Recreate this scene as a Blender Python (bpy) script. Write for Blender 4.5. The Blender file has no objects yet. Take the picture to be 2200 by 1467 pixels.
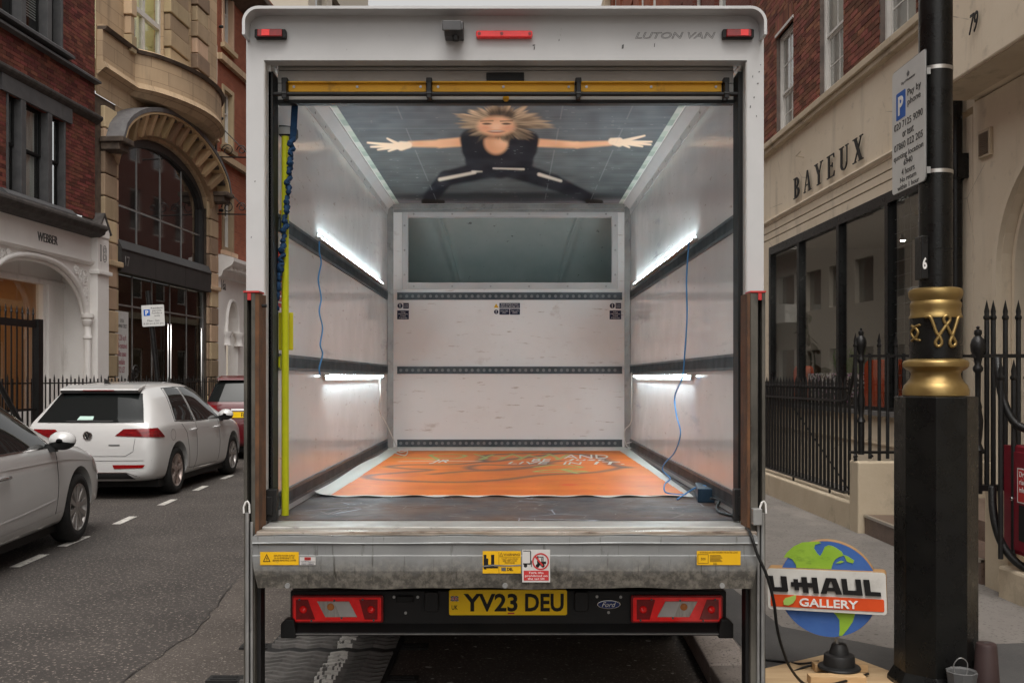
import bpy, bmesh, math, random
import numpy as np
from mathutils import Vector, Matrix
from mathutils.bvhtree import BVHTree

random.seed(7)
rng = np.random.default_rng(5)
sc = bpy.context.scene
col = sc.collection
R = math.radians

# ------------------------------------------------------------------ camera
F, CX, CY, H = 2100.0, 1098.0, 812.0, 1.55
cd = bpy.data.cameras.new('camera')
cam = bpy.data.objects.new('camera', cd); col.objects.link(cam)
cam.location = (0, 0, H); cam.rotation_euler = (R(90), 0, 0)
cd.sensor_width = 36; cd.lens = 36 * F / 2200
cd.shift_x = (1100 - CX) / 2200; cd.shift_y = (CY - 733.5) / 2200
cd.clip_start = .05; cd.clip_end = 2000
sc.camera = cam

# ------------------------------------------------------------------ sky, sun, exposure
SUN_EL, SUN_AZ = 64, 178
wd = bpy.data.worlds.new('World'); sc.world = wd; wd.use_nodes = True
nt = wd.node_tree; nt.nodes.clear()
sky = nt.nodes.new('ShaderNodeTexSky'); sky.sky_type = 'NISHITA'; sky.sun_disc = False
sky.sun_elevation = R(SUN_EL); sky.sun_rotation = R(SUN_AZ); sky.air_density = 1.0; sky.dust_density = 6.0; sky.ozone_density = 1.0
hs = nt.nodes.new('ShaderNodeHueSaturation'); hs.inputs['Saturation'].default_value = .06
bg = nt.nodes.new('ShaderNodeBackground'); bg.inputs[1].default_value = .15
wo = nt.nodes.new('ShaderNodeOutputWorld')
nt.links.new(sky.outputs[0], hs.inputs['Color']); wm = nt.nodes.new('ShaderNodeMix'); wm.data_type = 'RGBA'; wm.blend_type = 'MULTIPLY'; wm.inputs[0].default_value = 1; wm.inputs[7].default_value = (1, .98, .952, 1)
nt.links.new(hs.outputs[0], wm.inputs[6]); nt.links.new(wm.outputs[2], bg.inputs[0]); nt.links.new(bg.outputs[0], wo.inputs[0])
sl = bpy.data.lights.new('sun', 'SUN'); sl.energy = .6; sl.angle = R(40); sl.color = (1, .95, .88)
so = bpy.data.objects.new('sun', sl); col.objects.link(so)
so.rotation_euler = (R(90 - SUN_EL), 0, R(180 - SUN_AZ))
sc.view_settings.view_transform = 'Standard'; sc.view_settings.look = 'None'
sc.view_settings.gamma = 1; sc.view_settings.exposure = 0.52
sc.view_settings.use_curve_mapping = False
sc.render.engine = 'CYCLES'
sc.cycles.max_bounces = 8; sc.cycles.diffuse_bounces = 6; sc.cycles.glossy_bounces = 4; sc.cycles.transparent_max_bounces = 8
sc.cycles.use_denoising = True; sc.cycles.sample_clamp_indirect = 4

# ------------------------------------------------------------------ materials
MATS = {}
def mat(n, c=(.5, .5, .5), c2=None, sc_=4, rough=.6, metal=0, spec=.28, coat=0, bump=0, bsc=60, speck=None, ssc=80, sth=.62,
        stretch=None, rvar=0, emit=None, es=0, rnd=None, ramp=(.35, .65), extra=None, bdist=.01):
    m = bpy.data.materials.new(n); m.use_nodes = True
    t = m.node_tree; b = t.nodes['Principled BSDF']; L = t.links.new
    def N(k): return t.nodes.new(k)
    b.inputs['Base Color'].default_value = (*c, 1); b.inputs['Roughness'].default_value = rough
    b.inputs['Metallic'].default_value = metal; b.inputs['Specular IOR Level'].default_value = spec
    if coat: b.inputs['Coat Weight'].default_value = coat; b.inputs['Coat Roughness'].default_value = .05
    if emit: b.inputs['Emission Color'].default_value = (*emit, 1); b.inputs['Emission Strength'].default_value = es
    tc = N('ShaderNodeTexCoord'); mp = N('ShaderNodeMapping'); L(tc.outputs['Object'], mp.inputs[0])
    if stretch: mp.inputs['Scale'].default_value = stretch
    def noise(s, det=6, rough_=.6, src=mp):
        q = N('ShaderNodeTexNoise'); q.inputs['Scale'].default_value = s; q.inputs['Detail'].default_value = det
        q.inputs['Roughness'].default_value = rough_; L(src.outputs[0], q.inputs['Vector']); return q
    def rampn(src, a, z):
        r = N('ShaderNodeMapRange'); r.inputs[1].default_value = a; r.inputs[2].default_value = z; L(src, r.inputs[0]); return r
    def mix(f, a, c_, mode='MIX'):
        x = N('ShaderNodeMix'); x.data_type = 'RGBA'; x.blend_type = mode
        if hasattr(f, 'links'): L(f, x.inputs[0])
        else: x.inputs[0].default_value = f
        for s_, i in ((a, 6), (c_, 7)):
            if hasattr(s_, 'links'): L(s_, x.inputs[i])
            else: x.inputs[i].default_value = (*s_, 1)
        return x.outputs[2]
    cur = c
    if c2 is not None:
        q = noise(sc_); cur = mix(rampn(q.outputs[0], *ramp).outputs[0], c, c2)
    if rnd:
        g = N('ShaderNodeObjectInfo') if rnd == 'obj' else N('ShaderNodeNewGeometry')
        o = g.outputs['Random'] if rnd == 'obj' else g.outputs['Random Per Island']
        v = N('ShaderNodeHueSaturation'); r2 = N('ShaderNodeMapRange'); r2.inputs[3].default_value = .5; r2.inputs[4].default_value = 1.35
        L(o, r2.inputs[0]); L(r2.outputs[0], v.inputs['Value'])
        r3 = N('ShaderNodeMapRange'); r3.inputs[3].default_value = .485; r3.inputs[4].default_value = .515
        mu = N('ShaderNodeMath'); mu.operation = 'MULTIPLY'; mu.inputs[1].default_value = 7.3; fr = N('ShaderNodeMath'); fr.operation = 'FRACT'
        L(o, mu.inputs[0]); L(mu.outputs[0], fr.inputs[0]); L(fr.outputs[0], r3.inputs[0]); L(r3.outputs[0], v.inputs['Hue'])
        if hasattr(cur, 'links'): L(cur, v.inputs['Color'])
        else: v.inputs['Color'].default_value = (*cur, 1)
        cur = v.outputs[0]
    if speck is not None:
        q = noise(ssc, 3, .5); cur = mix(rampn(q.outputs[0], sth, sth + .06).outputs[0], cur, speck)
    if extra: cur = extra(N, L, mp, tc, noise, rampn, mix, cur, b)
    if hasattr(cur, 'links'): L(cur, b.inputs['Base Color'])
    else: b.inputs['Base Color'].default_value = (*cur, 1)
    if rvar:
        q = noise(sc_ * 2.3); r4 = N('ShaderNodeMapRange'); r4.inputs[1].default_value = .3; r4.inputs[2].default_value = .7
        r4.inputs[3].default_value = max(.02, rough - rvar); r4.inputs[4].default_value = min(1, rough + rvar)
        L(q.outputs[0], r4.inputs[0]); L(r4.outputs[0], b.inputs['Roughness'])
    if bump:
        q = noise(bsc, 4); bp = N('ShaderNodeBump'); bp.inputs['Strength'].default_value = bump; bp.inputs['Distance'].default_value = bdist
        L(q.outputs[0], bp.inputs['Height']); L(bp.outputs[0], b.inputs['Normal'])
    MATS[n] = m
    return m

def streaks(dark, sc1, st, lo, hi, amt=1.0):
    """stains with their own shape: a stretched noise laid over the colour"""
    def f(N, L, mp, tc, noise, rampn, mix, cur, b):
        m2 = N('ShaderNodeMapping'); m2.inputs['Scale'].default_value = st; L(tc.outputs['Object'], m2.inputs[0])
        q = noise(sc1, 7, .65, m2); r = rampn(q.outputs[0], lo, hi); r.inputs[4].default_value = amt
        return mix(r.outputs[0], cur, dark)
    return f
def chain(*fs):
    def f(N, L, mp, tc, noise, rampn, mix, cur, b):
        for g in fs: cur = g(N, L, mp, tc, noise, rampn, mix, cur, b)
        return cur
    return f
def scratches(colr, scale, th, ang=0, thin=.05):
    """thin voronoi-edge scratch lines broken up by noise"""
    def f(N, L, mp, tc, noise, rampn, mix, cur, b):
        v = N('ShaderNodeTexVoronoi'); v.feature = 'DISTANCE_TO_EDGE'; v.inputs['Scale'].default_value = scale
        L(tc.outputs['Object'], v.inputs['Vector'])
        r = rampn(v.outputs['Distance'], thin, 0); q = noise(scale * .7, 3); r2 = rampn(q.outputs[0], th, th + .04)
        mu = N('ShaderNodeMath'); mu.operation = 'MULTIPLY'; L(r.outputs[0], mu.inputs[0]); L(r2.outputs[0], mu.inputs[1])
        return mix(mu.outputs[0], cur, colr)
    return f
def brick_tex(c1, c2, mort, bw=.235, bh=.075):
    def f(N, L, mp, tc, noise, rampn, mix, cur, b):
        s = N('ShaderNodeSeparateXYZ'); k = N('ShaderNodeCombineXYZ'); L(tc.outputs['Object'], s.inputs[0])
        ad = N('ShaderNodeMath'); ad.operation = 'ADD'; L(s.outputs[0], ad.inputs[0]); L(s.outputs[1], ad.inputs[1])
        L(ad.outputs[0], k.inputs[0]); L(s.outputs[2], k.inputs[1])
        t = N('ShaderNodeTexBrick'); t.inputs['Scale'].default_value = 1; t.inputs['Mortar Size'].default_value = .006
        t.inputs['Brick Width'].default_value = bw; t.inputs['Row Height'].default_value = bh
        t.inputs['Color1'].default_value = (*c1, 1); t.inputs['Color2'].default_value = (*c2, 1); t.inputs['Mortar'].default_value = (*mort, 1)
        L(k.outputs[0], t.inputs['Vector'])
        q = noise(1.5); return mix(rampn(q.outputs[0], .3, .75).outputs[0], t.outputs[0], tuple(x * .6 for x in c1))
    return f

def ashlar(bw, bh, joint):
    """thin joints between large stone blocks"""
    def f(N, L, mp, tc, noise, rampn, mix, cur, b):
        s = N('ShaderNodeSeparateXYZ'); k = N('ShaderNodeCombineXYZ'); L(tc.outputs['Object'], s.inputs[0]); L(s.outputs[0], k.inputs[0]); L(s.outputs[2], k.inputs[1])
        t = N('ShaderNodeTexBrick'); t.inputs['Scale'].default_value = 1; t.inputs['Mortar Size'].default_value = .007; t.inputs['Mortar Smooth'].default_value = .6
        t.inputs['Brick Width'].default_value = bw; t.inputs['Row Height'].default_value = bh
        t.inputs['Color1'].default_value = (.86, .84, .82, 1); t.inputs['Color2'].default_value = (1.08, 1.05, 1.0, 1); t.inputs['Mortar'].default_value = (*joint, 1); L(k.outputs[0], t.inputs['Vector'])
        return mix(.85, cur, t.outputs[0], 'MULTIPLY')
    return f
def vcol(n, rough=.5, spec=.5, coat=0):
    m = mat(n, rough=rough, spec=spec, coat=coat); t = m.node_tree
    a = t.nodes.new('ShaderNodeVertexColor'); a.layer_name = 'print'
    t.links.new(a.outputs[0], t.nodes['Principled BSDF'].inputs['Base Color']); return m
def thin_glass(n, tint=(1, 1, 1), ior=1.5):
    m = bpy.data.materials.new(n); m.use_nodes = True; t = m.node_tree; t.nodes.clear()
    o = t.nodes.new('ShaderNodeOutputMaterial'); x = t.nodes.new('ShaderNodeMixShader'); fr = t.nodes.new('ShaderNodeFresnel'); fr.inputs[0].default_value = ior
    ge = t.nodes.new('ShaderNodeNewGeometry'); mr = t.nodes.new('ShaderNodeMapRange'); mr.inputs[3].default_value = ior; mr.inputs[4].default_value = 1 / ior
    t.links.new(ge.outputs['Backfacing'], mr.inputs[0]); t.links.new(mr.outputs[0], fr.inputs[0])
    tr = t.nodes.new('ShaderNodeBsdfTransparent'); tr.inputs[0].default_value = (*tint, 1)
    gl = t.nodes.new('ShaderNodeBsdfGlossy'); gl.inputs['Roughness'].default_value = .01
    t.links.new(fr.outputs[0], x.inputs[0]); t.links.new(tr.outputs[0], x.inputs[1]); t.links.new(gl.outputs[0], x.inputs[2]); t.links.new(x.outputs[0], o.inputs[0])
    MATS[n] = m; return m

def wall_dirt(N, L, mp, tc, noise, rampn, mix, cur, b):
    return cur

mat('asphalt', (.038, .033, .030), (.060, .052, .047), 1.3, rough=.82, spec=.35, bump=.6, bsc=130, bdist=.006, speck=(.26, .22, .19), ssc=46, sth=.60,
    extra=chain(streaks((.028, .026, .025), .55, (1, .35, 1), .52, .72, .6), streaks((.17, .145, .125), 30, (1, 1, 1), .60, .64, .8), streaks((.02, .018, .017), 36, (1, 1, 1), .62, .66, .8), scratches((.02, .018, .018), .33, .52, 0, .006)))
mat('asphalt_worn', (.068, .058, .051), (.10, .085, .074), 2, rough=.85, bump=.8, bsc=110, bdist=.008, speck=(.24, .205, .18), ssc=70, sth=.60,
    extra=streaks((.035, .03, .028), 45, (1, 1, 1), .6, .66, .8))
mat('asphalt_patch', (.062, .060, .060), (.078, .075, .073), 3, rough=.8, bump=.25, bsc=160, speck=(.13, .12, .115), ssc=120, sth=.66)
mat('paving', (.165, .15, .137), (.225, .205, .188), 2.2, rough=.8, bump=.4, bsc=70, speck=(.11, .1, .09), ssc=45, sth=.60,
    extra=chain(streaks((.12, .105, .095), 2.2, (1, 1, 1), .5, .75, .7), streaks((.36, .33, .3), 60, (1, 1, 1), .66, .7, .6), streaks((.06, .055, .05), 13, (1, 1, 1), .70, .725, .8), streaks((.30, .27, .24), 1.1, (1, .4, 1), .56, .66, .45)))
mat('kerb_granite', (.22, .195, .17), (.30, .265, .235), 5, rough=.8, bump=.3, bsc=60, speck=(.10, .09, .08), ssc=90, sth=.58, rnd='obj')
mat('road_paint', (.62, .60, .56), (.42, .40, .37), 9, rough=.7, extra=streaks((.09, .085, .08), 28, (1, 1, 1), .56, .62, .9))
mat('black_paint', (.006, .006, .006), (.010, .010, .010), 6, rough=.32, spec=.35, bump=.15, bsc=40, rvar=.1)
mat('black_paint_column', (.005, .005, .005), (.008, .008, .007), 5, rough=.30, spec=.32, bump=.12, bsc=90, rvar=.12, extra=chain(streaks((.03, .028, .025), 3.0, (1, 1, 2.5), .68, .78, .6), streaks((.2, .19, .18), 26, (1, 1, .5), .745, .76, .7)))
mat('gold_paint', (.36, .25, .095), (.29, .195, .075), 6, rough=.38, metal=.75, rvar=.1, extra=streaks((.16, .11, .05), 5, (1, 1, 1), .6, .8, .6))
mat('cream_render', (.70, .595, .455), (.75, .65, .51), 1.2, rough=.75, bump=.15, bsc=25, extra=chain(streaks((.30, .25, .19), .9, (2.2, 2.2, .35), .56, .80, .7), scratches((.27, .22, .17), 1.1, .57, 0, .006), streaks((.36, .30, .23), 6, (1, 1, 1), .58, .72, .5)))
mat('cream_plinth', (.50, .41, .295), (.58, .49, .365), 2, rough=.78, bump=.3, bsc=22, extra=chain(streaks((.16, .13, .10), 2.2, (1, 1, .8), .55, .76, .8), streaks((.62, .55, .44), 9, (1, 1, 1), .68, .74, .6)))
mat('grey_sill', (.13, .125, .12), (.18, .172, .165), 6, rough=.7)
mat('brown_granite', (.13, .088, .068), (.175, .12, .095), 12, rough=.35, speck=(.06, .04, .03), ssc=90, sth=.6)
mat('steel_nosing', (.55, .53, .5), rough=.35, metal=.9)
mat('brick_dark', (.195, .060, .042), (.135, .044, .033), 3, rough=.85, bump=.4, bsc=45, rnd='obj', extra=streaks((.055, .032, .027), 1.4, (1, 1, 1), .55, .85, .6))
mat('brick_dark_mass', (.195, .060, .042), (.135, .044, .033), 3, rough=.85, bump=.4, bsc=45, rnd='isl', extra=streaks((.055, .032, .027), 1.4, (1, 1, 1), .55, .85, .6))
mat('brick_plain', (.2, .05, .04), rough=.85, extra=brick_tex((.21, .062, .042), (.13, .042, .032), (.20, .16, .14)))
mat('brick_orange', (.3, .08, .04), rough=.85, extra=brick_tex((.36, .105, .052), (.26, .07, .038), (.24, .17, .13)))
mat('brick_rust', (.225, .082, .052), (.165, .062, .041), 3, rough=.85, bump=.4, bsc=45, rnd='obj', extra=streaks((.07, .036, .028), 1.6, (1, 1, 1), .55, .85, .6))
mat('brick_rust_mass', (.225, .082, .052), (.165, .062, .041), 3, rough=.85, bump=.4, bsc=45, rnd='isl', extra=streaks((.07, .036, .028), 1.6, (1, 1, 1), .55, .85, .6))
mat('mortar', (.19, .15, .13), (.12, .1, .09), 5, rough=.9)
mat('mortar_light', (.22, .17, .14), (.15, .11, .095), 5, rough=.9)
mat('stone_buff', (.50, .37, .245), (.43, .315, .205), 1.6, rough=.8, bump=.25, bsc=30, rnd='obj', extra=chain(streaks((.15, .11, .075), 1.3, (2.5, 2.5, .4), .54, .80, .75), streaks((.50, .38, .26), 7, (1, 1, 1), .6, .75, .5)))
mat('stone_wall', (.52, .39, .26), (.45, .335, .22), .9, rough=.8, bump=.2, bsc=30, extra=chain(streaks((.15, .115, .085), 1.1, (2.8, 2.8, .3), .52, .78, .8), streaks((.06, .05, .045), 2.4, (1, 1, .5), .66, .82, .9), ashlar(.85, .31, (.42, .38, .34))))
mat('stone_orange', (.60, .43, .26), (.52, .365, .21), 1.5, rough=.8, bump=.2, bsc=25, rnd='obj', extra=streaks((.2, .13, .08), 1.6, (1, 1, 1), .56, .8, .6))
mat('stone_soot', (.07, .055, .045), (.14, .105, .08), 4, rough=.85, bump=.3, bsc=30)
mat('lead', (.115, .11, .112), (.165, .16, .16), 5, rough=.6, metal=.1, rvar=.15)
mat('grey_frame', (.075, .075, .078), (.10, .10, .102), 5, rough=.5, extra=streaks((.045, .043, .042), 3, (2, 2, .6), .55, .8, .6))
mat('white_stucco', (.78, .755, .73), (.83, .81, .785), 1.8, rough=.65, bump=.08, bsc=25, extra=chain(streaks((.38, .34, .31), 1.8, (2, 2, .4), .6, .85, .6), streaks((.30, .26, .23), 8, (1, 1, 1), .7, .76, .6)))
mat('white_frame', (.66, .645, .61), (.57, .55, .52), 5, rough=.5)
mat('dark_panel', (.045, .044, .044), (.06, .058, .057), 3, rough=.45, metal=.2, extra=streaks((.075, .072, .07), 3, (4, 4, .3), .55, .8, .6))
mat('slate', (.05, .045, .042), (.085, .075, .07), 8, rough=.8, bump=.4, bsc=30)
mat('window_dark', (.02, .02, .02), rough=.03, spec=1.0, coat=1.0)
mat('window_pale', (.30, .30, .27), (.22, .22, .2), 1.5, rough=.08, spec=.6, coat=.5)
thin_glass('shop_glass', (.93, .94, .93), 1.6); thin_glass('tint_glass', (.62, .63, .62), 1.6); thin_glass('clear_glass', (.93, .95, .95))
mat('curtain', (.45, .44, .41), (.28, .27, .25), 3, rough=.9, stretch=(7, 7, .15))
mat('blind', (.5, .5, .48), rough=.7)
mat('iron_black', (.006, .006, .006), (.012, .011, .011), 14, rough=.38, spec=.4, bump=.3, bsc=60)
mat('dull_black', (.010, .010, .010), rough=.6, spec=.3); mat('rubber_rib', (.085, .08, .075), (.14, .132, .125), 9, rough=.7); mat('rail_steel', (.055, .066, .075), (.10, .115, .125), 8, rough=.45, metal=.5); mat('rail_hole', (.20, .21, .22), rough=.5)
mat('rubber', (.016, .016, .016), (.026, .025, .024), 20, rough=.75, bump=.2, bsc=90)
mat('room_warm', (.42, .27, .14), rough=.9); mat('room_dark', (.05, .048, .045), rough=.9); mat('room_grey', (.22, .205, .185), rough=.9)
mat('room_yellow', (.62, .58, .36), rough=.9)
mat('lamp_warm', (1, .7, .3), emit=(1, .45, .12), es=14); mat('lamp_white', (1, 1, 1), emit=(1, .95, .85), es=500)
mat('lamp_panel', (1, 1, .9), emit=(1, .93, .62), es=3.2)
mat('lamp_shop', (1, .8, .5), emit=(1, .68, .36), es=2.6)
mat('pink', (.34, .03, .10), (.24, .02, .06), 2, rough=.6); mat('pink_light', (.50, .22, .32), (.36, .08, .17), 2, rough=.6)
# vehicle
mat('van_white', (.50, .50, .50), (.55, .55, .55), 3, rough=.35, coat=.25, extra=chain(streaks((.40, .385, .37), 1.6, (1.5, 1.5, .5), .60, .85, .55), streaks((.26, .24, .22), 22, (1, 1, .6), .71, .74, .5)))
mat('grp', (.83, .83, .825), (.84, .84, .835), 2, rough=.16, coat=.3, spec=.5, rvar=.08,
    extra=chain(streaks((.42, .33, .26), 7, (1, 1, 5), .63, .69, .6), streaks((.10, .075, .06), 11, (1, 1, 3), .70, .73, .95), streaks((.2, .13, .10), 9, (3, 3, .5), .70, .74, .85), streaks((.55, .56, .60), 1.7, (.5, .5, 3), .60, .66, .6), streaks((.77, .75, .735), 2.5, (1, 1, 1), .5, .75, .6)))
mat('grp_bulkhead', (.83, .825, .82), (.84, .835, .83), 2, rough=.38, spec=.4,
    extra=chain(streaks((.36, .27, .21), 6, (1, 1, 7), .62, .68, .6), streaks((.08, .06, .05), 10, (1.2, 1, 5), .69, .72, .95), streaks((.13, .09, .07), 17, (1, 1, 1), .71, .735, .9), streaks((.45, .36, .31), 3.2, (1, 1, 1.5), .64, .74, .5), streaks((.75, .73, .71), 2.5, (1, 1, 1), .5, .75, .6)))
mat('hatch_panel', (.38, .44, .43), (.45, .50, .485), 3, rough=.75, spec=.15, extra=chain(streaks((.09, .085, .08), 9, (1, 1, 1.6), .66, .70, .8), streaks((.05, .045, .04), 26, (1, 1, 1), .70, .73, .9)))
mat('galv', (.30, .30, .295), (.42, .42, .41), 5, rough=.45, metal=.6, rvar=.15, extra=streaks((.13, .125, .12), 9, (1, 1, 1), .58, .7, .6))
def lift_dirt(N, L, mp, tc, noise, rampn, mix, cur, b):
    s = N('ShaderNodeSeparateXYZ'); L(tc.outputs['Object'], s.inputs[0])
    q = noise(9, 7, .7); mm = N('ShaderNodeMath'); mm.operation = 'MULTIPLY_ADD'; mm.inputs[1].default_value = -.09
    L(q.outputs[0], mm.inputs[0]); L(s.outputs[2], mm.inputs[2])
    r = rampn(mm.outputs[0], .775, .70); r.inputs[4].default_value = .85
    q2 = noise(38, 5, .7); g = mix(rampn(q2.outputs[0], .42, .62).outputs[0], (.085, .075, .06), (.25, .225, .185))
    cur = mix(r.outputs[0], cur, g)
    m2 = N('ShaderNodeMapping'); m2.inputs['Scale'].default_value = (9, 9, .7); L(tc.outputs['Object'], m2.inputs[0])
    q3 = noise(5, 6, .6, m2); cur = mix(rampn(q3.outputs[0], .60, .72).outputs[0], cur, (.07, .065, .055))
    q4 = noise(3.2, 7, .7); cur = mix(rampn(q4.outputs[0], .64, .72).outputs[0], cur, (.035, .03, .026)); return cur
mat('lift_steel', (.25, .255, .255), (.31, .315, .31), 4, rough=.5, metal=.45, rvar=.12, extra=lift_dirt)
mat('lift_edge', (.25, .265, .27), (.34, .35, .35), 5, rough=.58, metal=.3, rvar=.15, extra=streaks((.09, .095, .09), 4, (1, 1, 1), .55, .7, .8))
mat('tread_plate', (.25, .20, .155), (.40, .36, .32), 5, rough=.38, metal=.5, stretch=(1, 5, 5), rvar=.15, extra=streaks((.09, .06, .04), 6, (.6, 4, 1), .54, .66, .9))
mat('van_floor', (.10, .060, .043), (.060, .062, .070), 3, rough=.6, spec=.25, bump=.1, bsc=60, rvar=.12, extra=chain(streaks((.12, .13, .15), 5, (.7, 3.5, 1), .55, .72, .6), scratches((.33, .36, .42), 3.2, .54, 0, .016), scratches((.22, .2, .19), 6.5, .52, 0, .02), streaks((.02, .02, .025), 9, (1, 1, 1), .64, .68, .9)))
mat('rust', (.16, .075, .035), (.09, .045, .025), 9, rough=.75, bump=.3, bsc=50, extra=streaks((.04, .03, .025), 4, (2, 2, .5), .52, .7, .8))
mat('mast_steel', (.075, .07, .06), (.14, .13, .11), 7, rough=.6, metal=.35, stretch=(1, 1, .5), rvar=.12, extra=chain(streaks((.03, .028, .025), 9, (1, 1, .4), .52, .68, .8), streaks((.30, .28, .24), 30, (1, 1, .5), .68, .71, .8)))
mat('bumper_black', (.013, .013, .013), (.018, .017, .017), 5, rough=.5, bump=.1, bsc=200)
mat('red_lens', (.88, .018, .018), (.72, .012, .012), 22, rough=.12, coat=.7, emit=(.5, .005, .005), es=.12)
mat('red_lens_dark', (.28, .006, .008), (.20, .005, .005), 30, rough=.15, coat=.6)
mat('clear_lens', (.55, .52, .48), (.40, .37, .34), 16, rough=.12, coat=.6, stretch=(6, 1, 1))
mat('amber_bulb', (.6, .22, .06), rough=.2)
mat('plate_yellow', (1.0, .64, .012), (.96, .60, .01), 5, rough=.38, extra=streaks((.45, .27, .02), 6, (1, 1, 1), .62, .8, .5))
mat('sticker_yellow', (.78, .45, .012), (.68, .38, .01), 5, rough=.45, extra=streaks((.38, .25, .06), 12, (1, 1, 1), .62, .72, .6))
mat('sticker_white', (.62, .60, .58), (.52, .5, .48), 7, rough=.5); mat('sticker_red', (.52, .04, .04), (.44, .035, .035), 9, rough=.5)
mat('navy', (.010, .014, .045), rough=.45); mat('ink', (.012, .011, .011), rough=.5); mat('ink_white', (.75, .74, .72), rough=.5); mat('ink_soft', (.10, .055, .012), rough=.5); mat('ink_grey', (.10, .10, .10), rough=.5)
mat('ink_maroon', (.26, .03, .06), rough=.5); mat('blue_badge', (.012, .03, .14), rough=.2, coat=.8); mat('chrome', (.62, .61, .6), rough=.14, metal=1)
mat('sign_blue', (.012, .10, .42), rough=.4); mat('sign_face', (.60, .60, .585), (.54, .54, .525), 6, rough=.42)
mat('yellow_bar', (.80, .42, .01), (.68, .34, .01), 6, rough=.4, extra=streaks((.22, .12, .02), 9, (1, 1, 1), .58, .75, .7))
mat('yellow_pole', (.48, .50, .012), (.42, .43, .01), 8, rough=.4, extra=streaks((.06, .05, .02), 24, (1, 1, .4), .69, .72, .9))
mat('yellow_bracket', (.50, .46, .01), (.42, .37, .01), 6, rough=.45, extra=streaks((.08, .06, .01), 12, (1, 1, 1), .66, .72, .8))
mat('strap_blue', (.008, .040, .10), (.006, .026, .07), 30, rough=.8)
mat('cable_blue', (.10, .34, .72), rough=.5); mat('cable_white', (.62, .61, .58), rough=.5); mat('cable_black', (.012, .012, .012), rough=.45)
mat('aluminium', (.50, .50, .48), (.40, .39, .37), 6, rough=.5, metal=.6, rvar=.12, extra=streaks((.12, .11, .10), 14, (.5, 3, 1), .58, .70, .8))
mat('led', (1, 1, 1), emit=(.80, .95, 1.0), es=50)
mat('led_edge', (1, 1, 1), emit=(.86, .97, 1.0), es=8)
mat('psu_blue', (.02, .045, .075), (.03, .06, .1), 9, rough=.4, metal=.5)
mat('shutter', (.50, .485, .46), (.56, .545, .52), 4, rough=.5, extra=streaks((.30, .28, .25), 3, (.6, 1, 2.5), .58, .8, .7))
mat('sheet_white', (.66, .66, .63), (.58, .575, .55), 5, rough=.6)
vcol('ceiling_print', .65, .06); vcol('floor_paint', .5, .4)
mat('car_white', (.54, .537, .53), (.555, .55, .542), 3, rough=.28, coat=1.0); mat('car_red', (.10, .006, .010), rough=.3, coat=1.0)
mat('car_glass', (.010, .012, .012), rough=.02, spec=.32); mat('car_trim', (.02, .02, .02), rough=.4); mat('seam', (.05, .05, .05), rough=.7)
mat('car_rear_lamp', (.10, .004, .006), (.22, .006, .008), 12, rough=.1, coat=1, stretch=(1, 1, 6)); mat('alloy', (.42, .40, .385), (.36, .34, .325), 5, rough=.32, metal=.7); mat('alloy_copper', (.40, .33, .30), rough=.35, metal=.6)
mat('mint', (.45, .62, .56), rough=.5)
mat('wood_ply', (.50, .36, .21), (.40, .27, .15), 3, rough=.6, stretch=(1.2, 9, 1), extra=streaks((.24, .15, .08), 3, (.7, 8, 1), .6, .7, .6)); mat('wood_block', (.58, .39, .21), (.48, .31, .155), 5, rough=.65, stretch=(1, 9, 9)); mat('wood_edge', (.42, .25, .11), (.34, .19, .08), 8, rough=.6)
mat('globe_blue', (.045, .115, .36), (.055, .14, .40), 7, rough=.5, extra=chain(streaks((.09, .17, .42), 9, (1, 1, 3), .56, .7, .6), streaks((.02, .04, .12), 13, (1, 1, 1), .62, .72, .6))); mat('globe_green', (.24, .42, .035), (.29, .47, .05), 9, rough=.5, extra=chain(streaks((.14, .25, .03), 12, (1, 1, 2), .56, .70, .7), streaks((.36, .5, .12), 20, (1, 1, 1), .66, .72, .6))); mat('leaf_green', (.36, .54, .12), rough=.5)
mat('sign_white', (.66, .64, .60), (.57, .55, .51), 7, rough=.5, extra=streaks((.36, .34, .31), 7, (1, 1, 1), .6, .76, .6)); mat('sign_orange', (.70, .085, .018), (.62, .07, .015), 8, rough=.5)
mat('red_box', (.20, .008, .02), (.15, .006, .016), 5, rough=.4, extra=chain(scratches((.4, .28, .28), 9, .63, 0, .012), streaks((.42, .32, .32), 9, (1, 1, .6), .72, .75, .8)))
mat('brown_plastic', (.045, .028, .027), (.055, .035, .033), 6, rough=.5); mat('grey_plastic', (.11, .11, .11), rough=.45)
mat('orange_fabric', (.62, .085, .02), (.52, .065, .015), 8, rough=.8); mat('leaf_dark', (.018, .03, .016), (.03, .045, .02), 9, rough=.4); mat('leaf_bright', (.09, .17, .03), rough=.5)
def terrazzo(N, L, mp, tc, noise, rampn, mix, cur, b):
    v = N('ShaderNodeTexVoronoi'); v.inputs['Scale'].default_value = 42; L(tc.outputs['Object'], v.inputs['Vector'])
    h = N('ShaderNodeHueSaturation'); h.inputs['Saturation'].default_value = .55; L(v.outputs['Color'], h.inputs['Color'])
    g = N('ShaderNodeSeparateColor'); L(v.outputs['Color'], g.inputs[0])
    q = rampn(g.outputs[0], .5, .56); w = mix(rampn(g.outputs[1], .45, .5).outputs[0], h.outputs[0], (.7, .7, .68))
    return mix(q.outputs[0], (.02, .02, .02), w)
mat('terrazzo', (.02, .02, .02), rough=.5, extra=terrazzo)
mat('picture', (.40, .39, .37), (.12, .12, .12), 6, rough=.5)
mat('beige_clad', (.42, .37, .30), (.46, .41, .34), 3, rough=.7, stretch=(1, 1, 12)); mat('pale_render', (.52, .50, .46), rough=.7)
mat('tree_green', (.03, .05, .02), rough=.8); mat('litter', (.5, .48, .44), rough=.7)

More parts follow.
